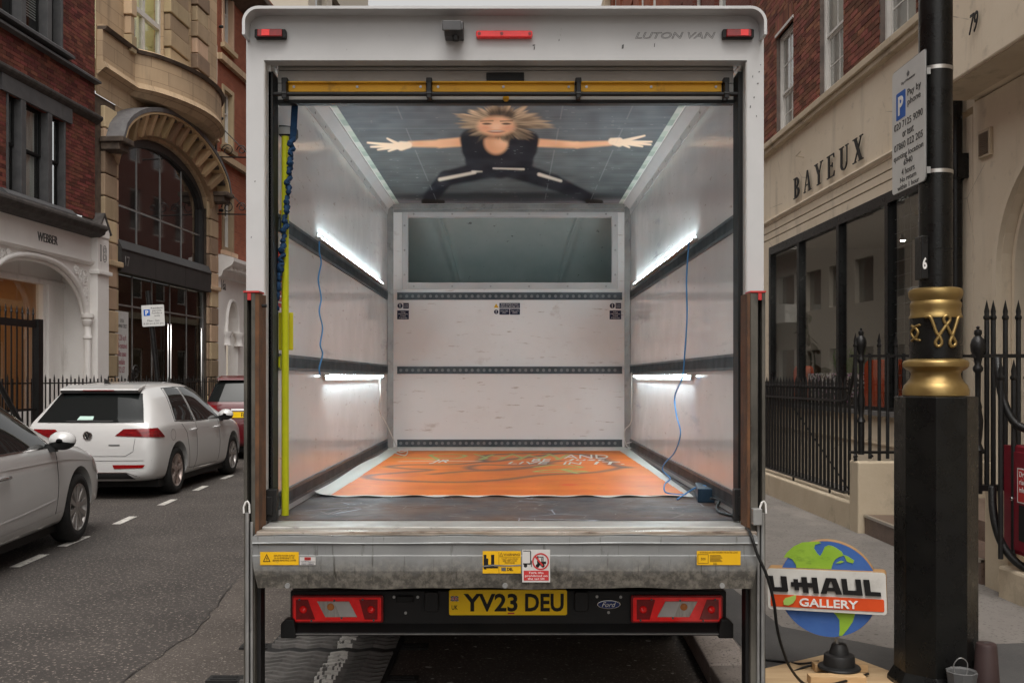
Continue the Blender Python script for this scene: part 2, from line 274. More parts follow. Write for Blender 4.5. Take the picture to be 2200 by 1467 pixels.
# ------------------------------------------------------------------ helpers
WS = set()
class MB:
    def __init__(s): s.v = []; s.f = []; s.m = []; s.cur = 0
    def add(s, vs, fs):
        k = len(s.v); s.v += [tuple(p) for p in vs]
        for f in fs: s.f.append([k + i for i in f]); s.m.append(s.cur)
        return s
    def mi(s, i): s.cur = i; return s
    def box(s, x0, x1, y0, y1, z0, z1):
        return s.add([(x0, y0, z0), (x1, y0, z0), (x1, y1, z0), (x0, y1, z0), (x0, y0, z1), (x1, y0, z1), (x1, y1, z1), (x0, y1, z1)],
                     [(0, 3, 2, 1), (4, 5, 6, 7), (0, 1, 5, 4), (1, 2, 6, 5), (2, 3, 7, 6), (3, 0, 4, 7)])
    def quad(s, *p): return s.add(p, [tuple(range(len(p)))])
    def prism(s, poly, ax, a, b):
        n = len(poly)
        def P(u, w, t): return (u, t, w) if ax == 'y' else ((t, u, w) if ax == 'x' else (u, w, t))
        return s.add([P(u, w, a) for u, w in poly] + [P(u, w, b) for u, w in poly],
                     [tuple(range(n)), tuple(range(2 * n - 1, n - 1, -1))] + [(i, (i + 1) % n, n + (i + 1) % n, n + i) for i in range(n)])
    def ring(s, out, inn, ax, a, b, closed=True):
        """strip between two outlines of the same length, extruded"""
        n = len(out); e = n if closed else n - 1
        for i in range(e):
            j = (i + 1) % n; s.prism([out[i], out[j], inn[j], inn[i]], ax, a, b)
        return s
    def tube(s, pts, r, n=8, cap=True, closed=False):
        pts = [Vector(p) for p in pts]; k = len(pts); rs = r if isinstance(r, (list, tuple)) else [r] * k
        vs = []; up = None
        for i, p in enumerate(pts):
            a = pts[max(0, i - 1)] if not closed else pts[i - 1]; b = pts[min(k - 1, i + 1)] if not closed else pts[(i + 1) % k]
            t = (b - a).normalized() if (b - a).length > 1e-9 else Vector((0, 0, 1))
            if up is None: up = t.orthogonal().normalized()
            else:
                up = (up - t * up.dot(t)); up = up.normalized() if up.length > 1e-6 else t.orthogonal().normalized()
            w = t.cross(up)
            for j in range(n):
                q = 2 * math.pi * j / n; vs.append(p + (up * math.cos(q) + w * math.sin(q)) * rs[i])
        fs = []
        for i in range(k if closed else k - 1):
            for j in range(n):
                a = i * n + j; b = i * n + (j + 1) % n; c = ((i + 1) % k) * n + (j + 1) % n; d = ((i + 1) % k) * n + j
                fs.append((a, b, c, d))
        if cap and not closed: fs += [tuple(range(n))[::-1], tuple((k - 1) * n + j for j in range(n))]
        return s.add(vs, fs)
    def lathe(s, prof, c=(0, 0, 0), n=24, ax='z', cap=True, ph=0):
        vs = []; c = Vector(c)
        for r, h in prof:
            for j in range(n):
                q = 2 * math.pi * j / n + ph; a, b = r * math.cos(q), r * math.sin(q)
                vs.append(c + (Vector((a, b, h)) if ax == 'z' else Vector((h, a, b)) if ax == 'x' else Vector((a, h, b))))
        k = len(prof); fs = [(i * n + j, i * n + (j + 1) % n, (i + 1) * n + (j + 1) % n, (i + 1) * n + j) for i in range(k - 1) for j in range(n)]
        if cap: fs += [tuple(range(n))[::-1], tuple((k - 1) * n + j for j in range(n))]
        return s.add(vs, fs)
    def grid(s, fn, nu, nv):
        vs = [fn(i / nu, j / nv) for j in range(nv + 1) for i in range(nu + 1)]
        return s.add(vs, [(j * (nu + 1) + i, j * (nu + 1) + i + 1, (j + 1) * (nu + 1) + i + 1, (j + 1) * (nu + 1) + i) for j in range(nv) for i in range(nu)])
    def mesh(s, name, mats, smooth=False, recalc=True):
        me = bpy.data.meshes.new(name); me.from_pydata(s.v, [], s.f)
        for m in (mats if isinstance(mats, (list, tuple)) else [mats]): me.materials.append(MATS[m])
        if any(s.m): me.polygons.foreach_set('material_index', s.m)
        if recalc:
            bm = bmesh.new(); bm.from_mesh(me); bmesh.ops.recalc_face_normals(bm, faces=bm.faces); bm.to_mesh(me); bm.free()
        if smooth:
            me.polygons.foreach_set('use_smooth', [True] * len(me.polygons))
            if smooth is not True: me.set_sharp_from_angle(angle=R(smooth))
        return me
    def build(s, name, mats, parent=None, smooth=False, bevel=0, seg=2, recalc=True, **kw):
        return link(name, s.mesh(name, mats, smooth, recalc), parent, bevel, seg, **kw)
def link(name, me, parent=None, bevel=0, seg=2, loc=None, rot=None, scale=None, **kw):
    o = bpy.data.objects.new(name, me); col.objects.link(o)
    if parent is not None:
        o.parent = parent
        if parent.name in WS: o.matrix_parent_inverse = parent.matrix_basis.inverted()
    if loc is not None: o.location = loc
    if rot is not None: o.rotation_euler = rot
    if scale is not None: o.scale = scale
    if bevel:
        b = o.modifiers.new('bevel', 'BEVEL'); b.width = bevel; b.segments = seg; b.limit_method = 'ANGLE'; b.angle_limit = R(40)
    for k, v in kw.items(): o[k] = v
    return o
def tag(o, label, cat=None, group=None, kind=None):
    o['label'] = label
    if cat: o['category'] = cat
    if group: o['group'] = group
    if kind: o['kind'] = kind
    return o
def thing(name, label, cat, loc=(0, 0, 0), rz=0, group=None, kind=None, ws=True):
    o = bpy.data.objects.new(name, None); col.objects.link(o); o.location = loc; o.rotation_euler = (0, 0, rz)
    o.empty_display_size = .1
    if ws: WS.add(o.name); o.matrix_basis = Matrix.Translation(Vector(loc)) @ Matrix.Rotation(rz, 4, 'Z')
    return tag(o, label, cat, group, kind)
def W(px, py, d): return Vector(((px - CX) / F * d, d, H - (py - CY) / F * d))
def WX(px, d): return (px - CX) / F * d
def WZ(py, d): return H - (py - CY) / F * d
FACE = Matrix.Rotation(R(90), 4, 'X')
def basis(o, x, y):
    x = Vector(x).normalized(); y = Vector(y).normalized(); z = x.cross(y); m = Matrix((x, y, z)).transposed().to_4x4(); m.translation = Vector(o); return m
def text(s, mtl, parent, o, x=(1, 0, 0), y=(0, 0, 1), w=None, h=None, ext=.001, bold=0, shear=0, align='CENTER', name='lettering', outline=0, lines=None, space=1, keep=False, res=3, **kw):
    """lettering fitted to width w and height h, centred (or left-aligned) on o in the plane x,y"""
    c = bpy.data.curves.new('t', 'FONT'); c.body = s; c.align_x = 'CENTER' if align == 'CENTER' else 'LEFT'; c.size = 1; c.offset = bold; c.shear = shear; c.space_character = space
    c.resolution_u = res
    if lines: c.space_line = lines
    if outline: c.fill_mode = 'NONE'; c.bevel_depth = outline; c.bevel_resolution = 0
    else: c.extrude = .002
    t = bpy.data.objects.new('t', c); col.objects.link(t)
    me = bpy.data.meshes.new_from_object(t); bpy.data.objects.remove(t); bpy.data.curves.remove(c)
    v = np.empty(len(me.vertices) * 3); me.vertices.foreach_get('co', v); v = v.reshape(-1, 3)
    mn, mx = v.min(0), v.max(0); sx = w / (mx[0] - mn[0]) if w else None; sy = h / (mx[1] - mn[1]) if h else None
    if sx is None: sx = sy
    if sy is None: sy = sx
    cx = (mn[0] + mx[0]) / 2 if align == 'CENTER' else mn[0]
    v[:, 0] = (v[:, 0] - cx) * sx; v[:, 1] = (v[:, 1] - (mn[1] + mx[1]) / 2) * sy
    v[:, 2] = (v[:, 2] / .002 * ext + ext) if not outline else v[:, 2] * sy
    M = np.array(basis(o, x, y)); v = v @ M[:3, :3].T + M[:3, 3]
    me.vertices.foreach_set('co', v.ravel()); me.materials.clear(); me.materials.append(MATS[mtl]); me.update()
    return link(name, me, parent, **kw)
def grid_mesh(name, P, nx, ny, colr, mtl, parent=None, **kw):
    """sheet of nx*ny points (flattened rows) with a printed colour per point"""
    me = bpy.data.meshes.new(name); n = nx * ny
    i = np.arange((nx - 1) * (ny - 1)); a = (i // (nx - 1)) * nx + i % (nx - 1); q = np.stack([a, a + 1, a + nx + 1, a + nx], 1)
    me.vertices.add(n); me.vertices.foreach_set('co', P.astype(np.float32).ravel())
    me.loops.add(q.size); me.loops.foreach_set('vertex_index', q.ravel().astype(np.int32))
    me.polygons.add(len(q)); me.polygons.foreach_set('loop_start', np.arange(0, q.size, 4, dtype=np.int32)); me.polygons.foreach_set('loop_total', np.full(len(q), 4, dtype=np.int32))
    me.update(calc_edges=True); ca = me.color_attributes.new('print', 'FLOAT_COLOR', 'POINT')
    ca.data.foreach_set('color', np.concatenate([colr, np.ones((n, 1))], 1).astype(np.float32).ravel())
    me.materials.append(MATS[mtl]); return link(name, me, parent, **kw)
def vnoise(x, y, seed=0):
    r = np.random.default_rng(seed); T = r.random((64, 64)); xi = np.floor(x).astype(int); yi = np.floor(y).astype(int); fx = x - xi; fy = y - yi
    fx = fx * fx * (3 - 2 * fx); fy = fy * fy * (3 - 2 * fy); g = lambda a, b: T[a % 64, b % 64]
    return (g(xi, yi) * (1 - fx) + g(xi + 1, yi) * fx) * (1 - fy) + (g(xi, yi + 1) * (1 - fx) + g(xi + 1, yi + 1) * fx) * fy
def capd(X, Y, a, b, ra, rb):
    dx, dy = b[0] - a[0], b[1] - a[1]; t = np.clip(((X - a[0]) * dx + (Y - a[1]) * dy) / (dx * dx + dy * dy + 1e-12), 0, 1)
    return np.hypot(X - a[0] - t * dx, Y - a[1] - t * dy) - (ra + (rb - ra) * t)
def sm(d, w): t = np.clip(.5 - d / (2 * w), 0, 1); return (t * t * (3 - 2 * t))[:, None]
def arc(cx, cz, r, a0, a1, n, rz=None):
    return [(cx + r * math.cos(R(a0 + (a1 - a0) * i / n)), cz + (rz or r) * math.sin(R(a0 + (a1 - a0) * i / n))) for i in range(n + 1)]
def rrect(x0, x1, z0, z1, r, n=4):
    return arc(x1 - r, z1 - r, r, 0, 90, n) + arc(x0 + r, z1 - r, r, 90, 180, n) + arc(x0 + r, z0 + r, r, 180, 270, n) + arc(x1 - r, z0 + r, r, 270, 360, n)
# ------------------------------------------------------------------ ground
g = MB(); g.quad((-160, -60, 0), (160, -60, 0), (160, 300, 0), (-160, 300, 0))
road = g.build('road', 'asphalt', kind='structure'); tag(road, 'dark worn asphalt road')
# worn, stonier strip of asphalt that runs under the van
wp = [W(905, 1467, 4.97)[:2], W(985, 1467, 4.97)[:2]]
g = MB(); pts = [(-1.9, 3.0), (-1.86, 4.2), (-1.97, 5.0), (-1.93, 6.0), (-2.08, 7.4), (-2.1, 8.6), (-2.32, 10), (-2.5, 14), (.9, 14), (.97, 3.0)]
g.add([(x, y, .004) for x, y in pts], [tuple(range(len(pts)))]); g.build('road_patch', 'asphalt_worn', road)
for sp_, wd_ in ((pts[1:5], .0028), (pts[5:8], .0025)):
    g = MB(); q = []
    for (a, b), (c, d_) in zip(sp_, sp_[1:]):
        for k in range(9): t = k / 9; q.append((a + (c - a) * t + random.uniform(-.02, .02), b + (d_ - b) * t))
    g.add([(x + s * wd_ * random.uniform(.4, 1.5), y_ + s * wd_ * .3, .0075) for x, y_ in q for s in (-1, 1)], [(2 * i, 2 * i + 1, 2 * i + 3, 2 * i + 2) for i in range(len(q) - 1)]); g.build('tar_seam', 'ink', road, recalc=False)
pk = [(.98, -40), (.98, 4.0), (.985, 5.0), (1.03, 6.0), (1.06, 9), (1.0, 60)]
KW = .215; KZ = .125
g = MB(); prof = [(p[0] + KW, p[1]) for p in pk]; poly = prof + [(40, 60), (40, -40)]
g.add([(x, y, KZ) for x, y in poly], [tuple(range(len(poly)))]); pav = g.build('pavement', 'paving'); pav['kind'] = 'structure'; tag(pav, 'grey pavement beside the van')
for i, pl in enumerate(([(1.215, 3.2), (1.22, 5.5), (1.24, 7.0), (1.5, 6.6), (1.55, 5.6), (2.0, 5.15), (3.1, 5.3), (3.1, 3.2)], [(1.245, 7.7), (1.26, 10.5), (2.05, 10.0), (1.95, 8.3)])):
    g = MB(); g.add([(x, y, KZ + .004) for x, y in pl], [tuple(range(len(pl)))]); g.build('asphalt_patch', 'asphalt_patch', pav)
kerb = thing('kerb', 'granite kerb along the pavement behind the van wheels', 'kerb', (1, 4, 0), kind='structure'); del kerb['category']
y = 2.2; i = 0
def kx(y):
    for a, b in zip(pk, pk[1:]):
        if a[1] <= y <= b[1]: return a[0] + (b[0] - a[0]) * (y - a[1]) / (b[1] - a[1])
while y < 14:
    l = random.uniform(.75, 1.05); a, b = y + .004, y + l - .004
    m = MB(); x0, x1 = kx(a), kx(b); z = KZ + random.uniform(.001, .004)
    m.add([(x0 + .02, a, -.05), (x1 + .02, b, -.05), (x1 + KW, b, -.05), (x0 + KW, a, -.05), (x0, a, z), (x1, b, z), (x1 + KW, b, z), (x0 + KW, a, z)],
          [(0, 1, 2, 3), (4, 7, 6, 5), (0, 4, 5, 1), (1, 5, 6, 2), (2, 6, 7, 3), (3, 7, 4, 0)])
    m.build('kerb_stone', 'kerb_granite', kerb, bevel=.012); y += l
# left pavement and kerb
lk = [(-4.95, -30), (-5.75 - .0514 * 8, 8), (-5.75 - .0514 * 22, 22), (-5.2, 60), (-1, 130)]
poly = lk + [(-60, 130), (-60, -30)]
g = MB(); g.add([(x - .15, y_, .11) for x, y_ in lk] + [(x, y_, .11) for x, y_ in poly[len(lk):]], [tuple(range(len(poly)))])
lp = g.build('pavement', 'paving'); lp['kind'] = 'structure'; tag(lp, 'pavement across the road behind the parked cars')
g = MB()
for a, b in zip(lk, lk[1:]):
    g.add([(a[0], a[1], 0), (b[0], b[1], 0), (b[0], b[1], .115), (a[0], a[1], .115), (b[0] - .16, b[1], .115), (a[0] - .16, a[1], .115)], [(0, 1, 2, 3), (3, 2, 4, 5)])
lkerb = g.build('kerb', 'kerb_granite'); lkerb['kind'] = 'structure'; tag(lkerb, 'kerb across the road behind the parked cars')
# bay dashes
dash = thing('parking_bay_line', 'dashed white parking bay line beside the parked cars', 'road marking', (-4.2, 9, 0), kind='structure'); del dash['category']
for d0 in (7.0, 8.0, 8.98, 10.35, 11.9, 13.45, 15.0, 16.6, 18.2):
    l = .58; ux = -.0514; m = MB(); xc = -3.66 - .0514 * d0; j = [random.uniform(-.008, .008) for _ in range(8)]
    m.add([(xc - .045 + j[0], d0, .005), (xc + .045 + j[1], d0, .005), (xc + .045 + ux * l + j[2], d0 + l, .005), (xc - .045 + ux * l + j[3], d0 + l, .005)], [(0, 1, 2, 3)])
    m.build('dash', 'road_paint', dash)
m = MB(); m.quad((-.99, 3.6, .006), (-.89, 3.6, .006), (-.91, 9.0, .006), (-1.01, 9.0, .006)); m.build('dash', 'road_paint', dash)
# litter bits under the van
lit = MB()
for _ in range(46):
    x, y_ = random.uniform(-.75, .9), random.uniform(4.6, 6.2); s = random.uniform(.004, .012); a = random.uniform(0, 6)
    lit.quad(*[(x + s * math.cos(a + k) * (2 if k % 2 else 1), y_ + s * math.sin(a + k), .012 + .004 * random.random()) for k in (0, 1.4, 3, 4.5)])
lo = lit.build('litter', 'litter', recalc=False); lo['kind'] = 'stuff'; tag(lo, 'scraps of litter on the road under the van')

# rubber trench mat under the left wheels
mat_t = thing('rubber_trench_mat', 'black ribbed rubber mat lying on the road under the van wheels', 'mat', (-1.0, 5.2, 0))
X0, X1, Y0, Y1 = -1.38, -.635, 3.9, 6.5
m = MB(); m.box(X0, X1, Y0, Y1, .007, .02); m.build('base', 'rubber', mat_t)
m = MB(); n = 60; P = .149
yy = Y0 + .03; r_ = 0
while yy < Y1 - .04:
    r_ += 1
    if r_ % 11 == 0: yy += .085; continue
    pts = []
    for k in range(n + 1):
        x = X0 + .02 + (X1 - X0 - .04) * k / n; t = ((x - X0) / P) % 1
        zz = .038 * (abs(t - .5) * 2); pts.append((x, yy + zz))
    for (xa, ya), (xb, yb) in zip(pts, pts[1:]):
        w = .0165; m.mi(1 if -.985 < xa + .012 * (ya - 4) < -.885 and random.random() < .93 else 0)
        m.add([(xa, ya - w, .0195), (xb, yb - w, .0195), (xb, yb + w, .0195), (xa, ya + w, .0195), (xa, ya - w * .7, .038), (xb, yb - w * .7, .038), (xb, yb + w * .7, .038), (xa, ya + w * .7, .038)],
                         [(4, 5, 6, 7), (0, 1, 5, 4), (2, 3, 7, 6)])
    yy += .072
mr = m.build('rib', ['rubber_rib', 'road_paint'], mat_t); mr['kind'] = 'stuff'
for yb in (4.35, 4.95, 5.56):
    for xa, xb in ((X0 - .17, X0), (X1, X1 + .16)):
        m = MB(); m.box(xa, xb, yb, yb + .1, .007, .018); m.box(xa + .02, xb - .02, yb + .02, yb + .035, .018, .022); m.box(xa + .02, xb - .02, yb + .06, yb + .075, .018, .022); m.build('tab', 'rubber', mat_t)
text('ENVIROHOLD', 'rubber', mat_t, (-1.08, 4.93, .02), (1, 0, 0), (0, 1, 0), w=.34, h=.04, ext=.003)

# ------------------------------------------------------------------ the van
van = thing('box_van', 'white box van with open rear shutter and lit interior', 'van', (-.02, 6, 0))
XL, XR, YO, YB, ZF, ZC = -1.047, 1.010, 4.30, 8.30, .93, 3.03
def rail_mesh(L_, hgt):
    """lash rail along +x: flanges, slotted channel"""
    m = MB(); h = hgt / 2
    m.box(0, L_, -.004, 0, -h, h); m.box(0, L_, -.012, -.004, h - .014, h); m.box(0, L_, -.012, -.004, -h, -h + .014)
    m.mi(1); m.box(.004, L_ - .004, -.006, -.0045, -h + .015, h - .015); m.mi(0)
    x = .012
    while x < L_ - .02: m.box(x, x + .011, -.012, -.006, -h + .014, h - .014); x += .025
    return m
# walls: left and right side, each a slab with its lining
for xa, xb, nm in ((-1.142, XL, 'side_wall'), (XR, 1.092, 'side_wall')):
    m = MB(); m.box(xa, xb, 4.26, YB + .2, .80, ZC + .06); m.build(nm, 'grp', van)
m = MB(); m.box(-1.12, 1.07, 4.276, YB + .2, ZC + .02, 3.10); m.build('roof', 'van_white', van)
m = MB(); m.box(XL, XR, 4.27, YB + .1, .86, ZF); m.build('load_floor', 'van_floor', van)
# bulkhead with hatch opening
hx0, hx1, hz0, hz1 = WX(876, YB), WX(1315, YB), WZ(608, YB), WZ(466, YB)
bh = MB()
bh.box(XL, hx0, YB, YB + .05, ZF, ZC); bh.box(hx1, XR, YB, YB + .05, ZF, ZC); bh.box(hx0, hx1, YB, YB + .05, ZF, hz0); bh.box(hx0, hx1, YB, YB + .05, hz1, ZC)
bulk = bh.build('bulkhead', 'grp_bulkhead', van)
# frame round the hatch
fx0, fx1, fz0, fz1 = WX(864, YB), WX(1327, YB), WZ(621, YB), WZ(455, YB)
m = MB(); m.box(fx0, hx0 + .003, YB - .012, YB - .001, fz0, fz1); m.box(hx1 - .003, fx1, YB - .012, YB - .001, fz0, fz1)
m.box(hx0 + .003, hx1 - .003, YB - .011, YB - .001, fz0, hz0 + .003); m.box(hx0 + .003, hx1 - .003, YB - .011, YB - .001, hz1 - .003, fz1)
hf = m.build('hatch_frame', 'van_white', van, bevel=.003)
m = MB()
for k in range(6):
    for z in (fz0 + .022, fz1 - .022): m.lathe([(.009, -.016), (.009, -.012)], (fx0 + .1 + k * (fx1 - fx0 - .2) / 5, YB, z), 8, 'y')
for k in range(3):
    for x in (fx0 + .022, fx1 - .022): m.lathe([(.009, -.016), (.009, -.012)], (x, YB, fz0 + .12 + k * (fz1 - fz0 - .24) / 2), 8, 'y')
m.build('screw', 'galv', hf)
# hollow of the cab fairing behind the hatch: sloped curved shell with two creases
def hatch(u, v):
    x = hx0 - .25 + (hx1 - hx0 + .5) * u; s = (x - (hx0 + hx1) / 2) / 1.0
    y = YB + .05 + .95 * (1 - v) ** .8 * 1.0 - .10 * s * s + .05
    z = hz0 - .10 + (hz1 - hz0 + .35) * v
    for c, sl in ((-.56, .26), (.54, -.26)):
        y += -.05 * math.exp(-((s - c - sl * (.5 - v)) / .03) ** 2)
    return (x, y, z)
m = MB(); m.grid(hatch, 90, 24); m.build('cab_fairing', 'hatch_panel', van, smooth=True)
for c_, sl_ in ((-.56, .26), (.54, -.26)):
    m = MB(); xm = (hx0 + hx1) / 2; m.tube([Vector(hatch((xm + c_ + sl_ * (.5 - v / 20) + .03 * math.sin(v / 20 * 3.1) * (1 if c_ < 0 else -1) - hx0 + .25) / (hx1 - hx0 + .5), v / 20)) + Vector((0, -.004, 0)) for v in range(21)], .013, 6); m.build('fairing_crease', 'hatch_panel', van, smooth=True)
m = MB(); m.box(hx0 - .3, hx1 + .3, YB + .05, YB + 1.2, hz0 - .14, hz0 - .10); m.box(hx0 - .3, hx0 - .26, YB + .06, YB + 1.2, hz0 - .1, ZC + .1); m.box(hx1 + .26, hx1 + .3, YB + .06, YB + 1.2, hz0 - .1, ZC + .1); m.build('fairing_shell', 'hatch_panel', van)
m = MB(); m.prism([(8.5, .45), (10.9, .45), (11.0, .8), (10.9, 1.15), (10.1, 1.35), (9.75, 2.05), (8.55, 2.12)], 'x', -1.0, .96); m.build('cab', 'van_white', van, bevel=.08, seg=3)
# corner posts and edge trims
for x, s in ((XL, 1), (XR, -1)):
    m = MB(); m.prism([(x + s * .002, YB - .05), (x + s * .006, YB - .05), (x + s * .048, YB - .008), (x + s * .048, YB - .002), (x + s * .002, YB - .002)], 'z', ZF + .03, ZC - .03); m.build('corner_post', 'galv', van)
    m = MB(); m.prism([(x + s * .002, ZC - .10), (x + s * .005, ZC - .10), (x + s * .012, ZC - .055), (x + s * .06, ZC - .012), (x + s * .06, ZC - .006), (x + s * .002, ZC - .006)], 'y', YO + .05, YB - .05); tr = m.build('roof_trim', 'van_white', van)
    m = MB()
    for k in range(13): m.lathe([(.007, 0), (.007, s * .006)], (x + s * .006, YO + .3 + k * .29, ZC - .075), 8, 'x')
    m.build('rivet', 'galv', tr)
m = MB(); m.box(XL + .05, XR - .05, YB - .03, YB - .013, ZC - .05, ZC - .008); m.box(XL + .05, XR - .05, YB - .013, YB - .002, ZC - .075, ZC - .008); m.build('roof_trim', 'galv', van)
m = MB(); m.box(XL + .02, XR - .02, YB - .02, YB - .003, ZF, ZF + .035); m.build('skirting', 'sheet_white', van)
# lash rails
sr = rail_mesh(3.86, .075).mesh('lash_rail', ['rail_steel', 'dull_black'])
for z in (2.245, 1.622, 1.0):
    link('lash_rail', sr, van, loc=(XL + .001, YO + .06, z), rot=(0, 0, R(90)))       # local -y -> +x
    link('lash_rail', sr, van, loc=(XR - .001, YO + .06 + 3.86, z), rot=(0, 0, R(-90)))
rw = .942 + .966
m = MB(); m.box(0, rw, -.005, 0, -.031, .031); m.box(0, rw, -.014, -.005, .020, .031); m.box(0, rw, -.014, -.005, -.031, -.020)
m.mi(1)
x = .03
while x < rw - .02: m.lathe([(.0135, -.0075), (.0135, -.0052)], (x, 0, 0), 10, 'y'); x += .0505
br = m.mesh('lash_rail', ['rail_steel', 'rail_hole'])
for z in (2.244, 1.617, .998): link('lash_rail', br, van, loc=(-.966, YB - .001, z))
# notices on the bulkhead
for px in (866, 1322):
    w_, x = .098, WX(px, YB); s = MB(); st = van
    m = MB(); m.box(x - .049, x + .049, YB - .004, YB - .001, WZ(686, YB), WZ(666, YB) - .004); p = m.build('load_notice', 'navy', van)
    m = MB(); m.lathe([(.022, -.004), (.022, -.001)], (x - .026, YB, WZ(657, YB)), 16, 'y'); m.build('warning_disc', 'navy', p)
    m = MB(); m.box(x + .002, x + .049, YB - .004, YB - .001, WZ(663, YB), WZ(651, YB)); m.build('load_notice', 'navy', p)
    text('50kg\nMaximum\nLoad\nCapacity', 'ink_white', p, (x, YB - .004, WZ(676, YB) - .003), w=.08, h=.062, ext=.0006)
    text('!', 'ink_white', p, (x - .026, YB - .004, WZ(657, YB)), h=.032, ext=.0006, bold=.03)
    text('Load\nLimit', 'ink_white', p, (x + .025, YB - .004, WZ(657, YB)), w=.036, h=.028, ext=.0006)
m = MB(); xa, xb = WX(1073, YB), WX(1117, YB); m.box(xa, xb, YB - .004, YB - .001, WZ(662, YB), WZ(651, YB)); p = m.build('instruction_notice', 'navy', van)
m = MB(); m.box(xa, (xa + xb) / 2 - .002, YB - .004, YB - .001, WZ(676, YB), WZ(663.5, YB)); m.box((xa + xb) / 2 + .002, xb, YB - .004, YB - .001, WZ(676, YB), WZ(663.5, YB)); m.build('lower_notice', 'navy', p)
text('READ INSTRUCTION\nMANUAL BEFORE USE', 'ink_white', p, ((xa + xb) / 2, YB - .004, WZ(656.5, YB)), w=.155, h=.032, ext=.0006)
text('MAX LOAD\nONLY', 'ink_white', p, (xa + .042, YB - .004, WZ(670, YB)), w=.066, h=.026, ext=.0006)
text('TAIL LIFT\nUSERS', 'ink_white', p, (xb - .042, YB - .004, WZ(670, YB)), w=.066, h=.026, ext=.0006)
c = WX(1066, YB); m = MB(); m.prism([(c - .02, WZ(661, YB)), (c + .02, WZ(661, YB)), (c, WZ(652, YB))], 'y', YB - .004, YB - .001); m.build('warning_triangle', 'sticker_yellow', p)
m = MB(); m.lathe([(.019, -.004), (.019, -.001)], (c, YB, WZ(670, YB)), 16, 'y'); m.build('warning_disc', 'navy', p)
text('!', 'ink_white', p, (c, YB - .004, WZ(670, YB)), h=.028, ext=.0006, bold=.03)
# red prohibition notice on the left wall
m = MB(); m.box(XL + .001, XL + .003, 4.33, 4.47, WZ(660, 4.4), WZ(598, 4.4)); p = m.build('wall_notice', 'sticker_red', van)
for k in range(4): m = MB(); m.box(XL + .003, XL + .004, 4.35, 4.455, WZ(605 + k * 14, 4.4), WZ(609 + k * 14, 4.4)); m.build('print_line', 'ink_white', p)
m = MB(); m.tube([(XL + .004, 4.405 + .05 * math.cos(t * .42), WZ(568, 4.4) + .06 * math.sin(t * .42)) for t in range(15)], .007, 5, closed=True); m.tube([(XL + .004, 4.37, WZ(568, 4.4) + .04), (XL + .004, 4.44, WZ(568, 4.4) - .04)], .005, 5); m.build('prohibition_ring', 'sticker_red', p)

# rear frame: outline with rounded top corners, opening cut out
YR = 4.20
ox0, ox1, oz1 = WX(529, YR), WX(1641, YR), 3.106; ix0, ix1, iz1 = WX(567, YR), WX(1605, YR), WZ(130, YR); zb = .885
m = MB(); r = .068
m.prism([(ox0, zb), (ix0, zb), (ix0, iz1), (ox0, iz1)], 'y', YR, 4.275); m.prism([(ix1, zb), (ox1, zb), (ox1, iz1), (ix1, iz1)], 'y', YR, 4.275)
m.prism([(ox0, iz1), (ox1, iz1)] + arc(ox1 - r, oz1 - r, r, 0, 90, 8) + arc(ox0 + r, oz1 - r, r, 90, 180, 8), 'y', YR, 4.275)
rf = m.build('rear_frame', 'van_white', van)
# lip over the top of the frame
tx0, tx1, tz = WX(520, 4.115), WX(1648, 4.115), WZ(13, 4.115)
lp_ = [(tx1, tz - .12)] + arc(tx1 - r, tz - r, r, 0, 90, 10) + arc(tx0 + r, tz - r, r, 90, 180, 10) + [(tx0, tz - .12)]
li = [(tx1 - .012, tz - .12)] + arc(tx1 - r, tz - r, r - .012, 0, 90, 10) + arc(tx0 + r, tz - r, r - .012, 90, 180, 10) + [(tx0 + .012, tz - .12)]
m = MB(); m.ring(lp_, li, 'y', 4.115, YR - .001, closed=False); m.build('roof_lip', 'van_white', van)
# inner return of the frame and black door guides
for sgn, x in ((1, ix0), (-1, ix1)):
    m = MB(); m.box(min(x, x + sgn * .004), max(x, x + sgn * .004), 4.206, 4.29, zb + .01, iz1 - .004); m.build('frame_return', 'shutter', van)
    m = MB(); xg = x + sgn * .0045; m.box(min(xg, xg + sgn * .019), max(xg, xg + sgn * .019), 4.26, 4.36, ZF + .01, iz1 - .03); m.build('door_guide', 'dull_black', van)
    m = MB(); m.box(min(xg - sgn * .0, xg + sgn * .045), max(xg, xg + sgn * .045), 4.215, 4.262, ZF + .005, ZF + .14); m.box(min(xg, xg + sgn * .03), max(xg, xg + sgn * .03), 4.205, 4.216, ZF + .03, ZF + .11); m.build('guide_foot', 'bumper_black', van, bevel=.004)
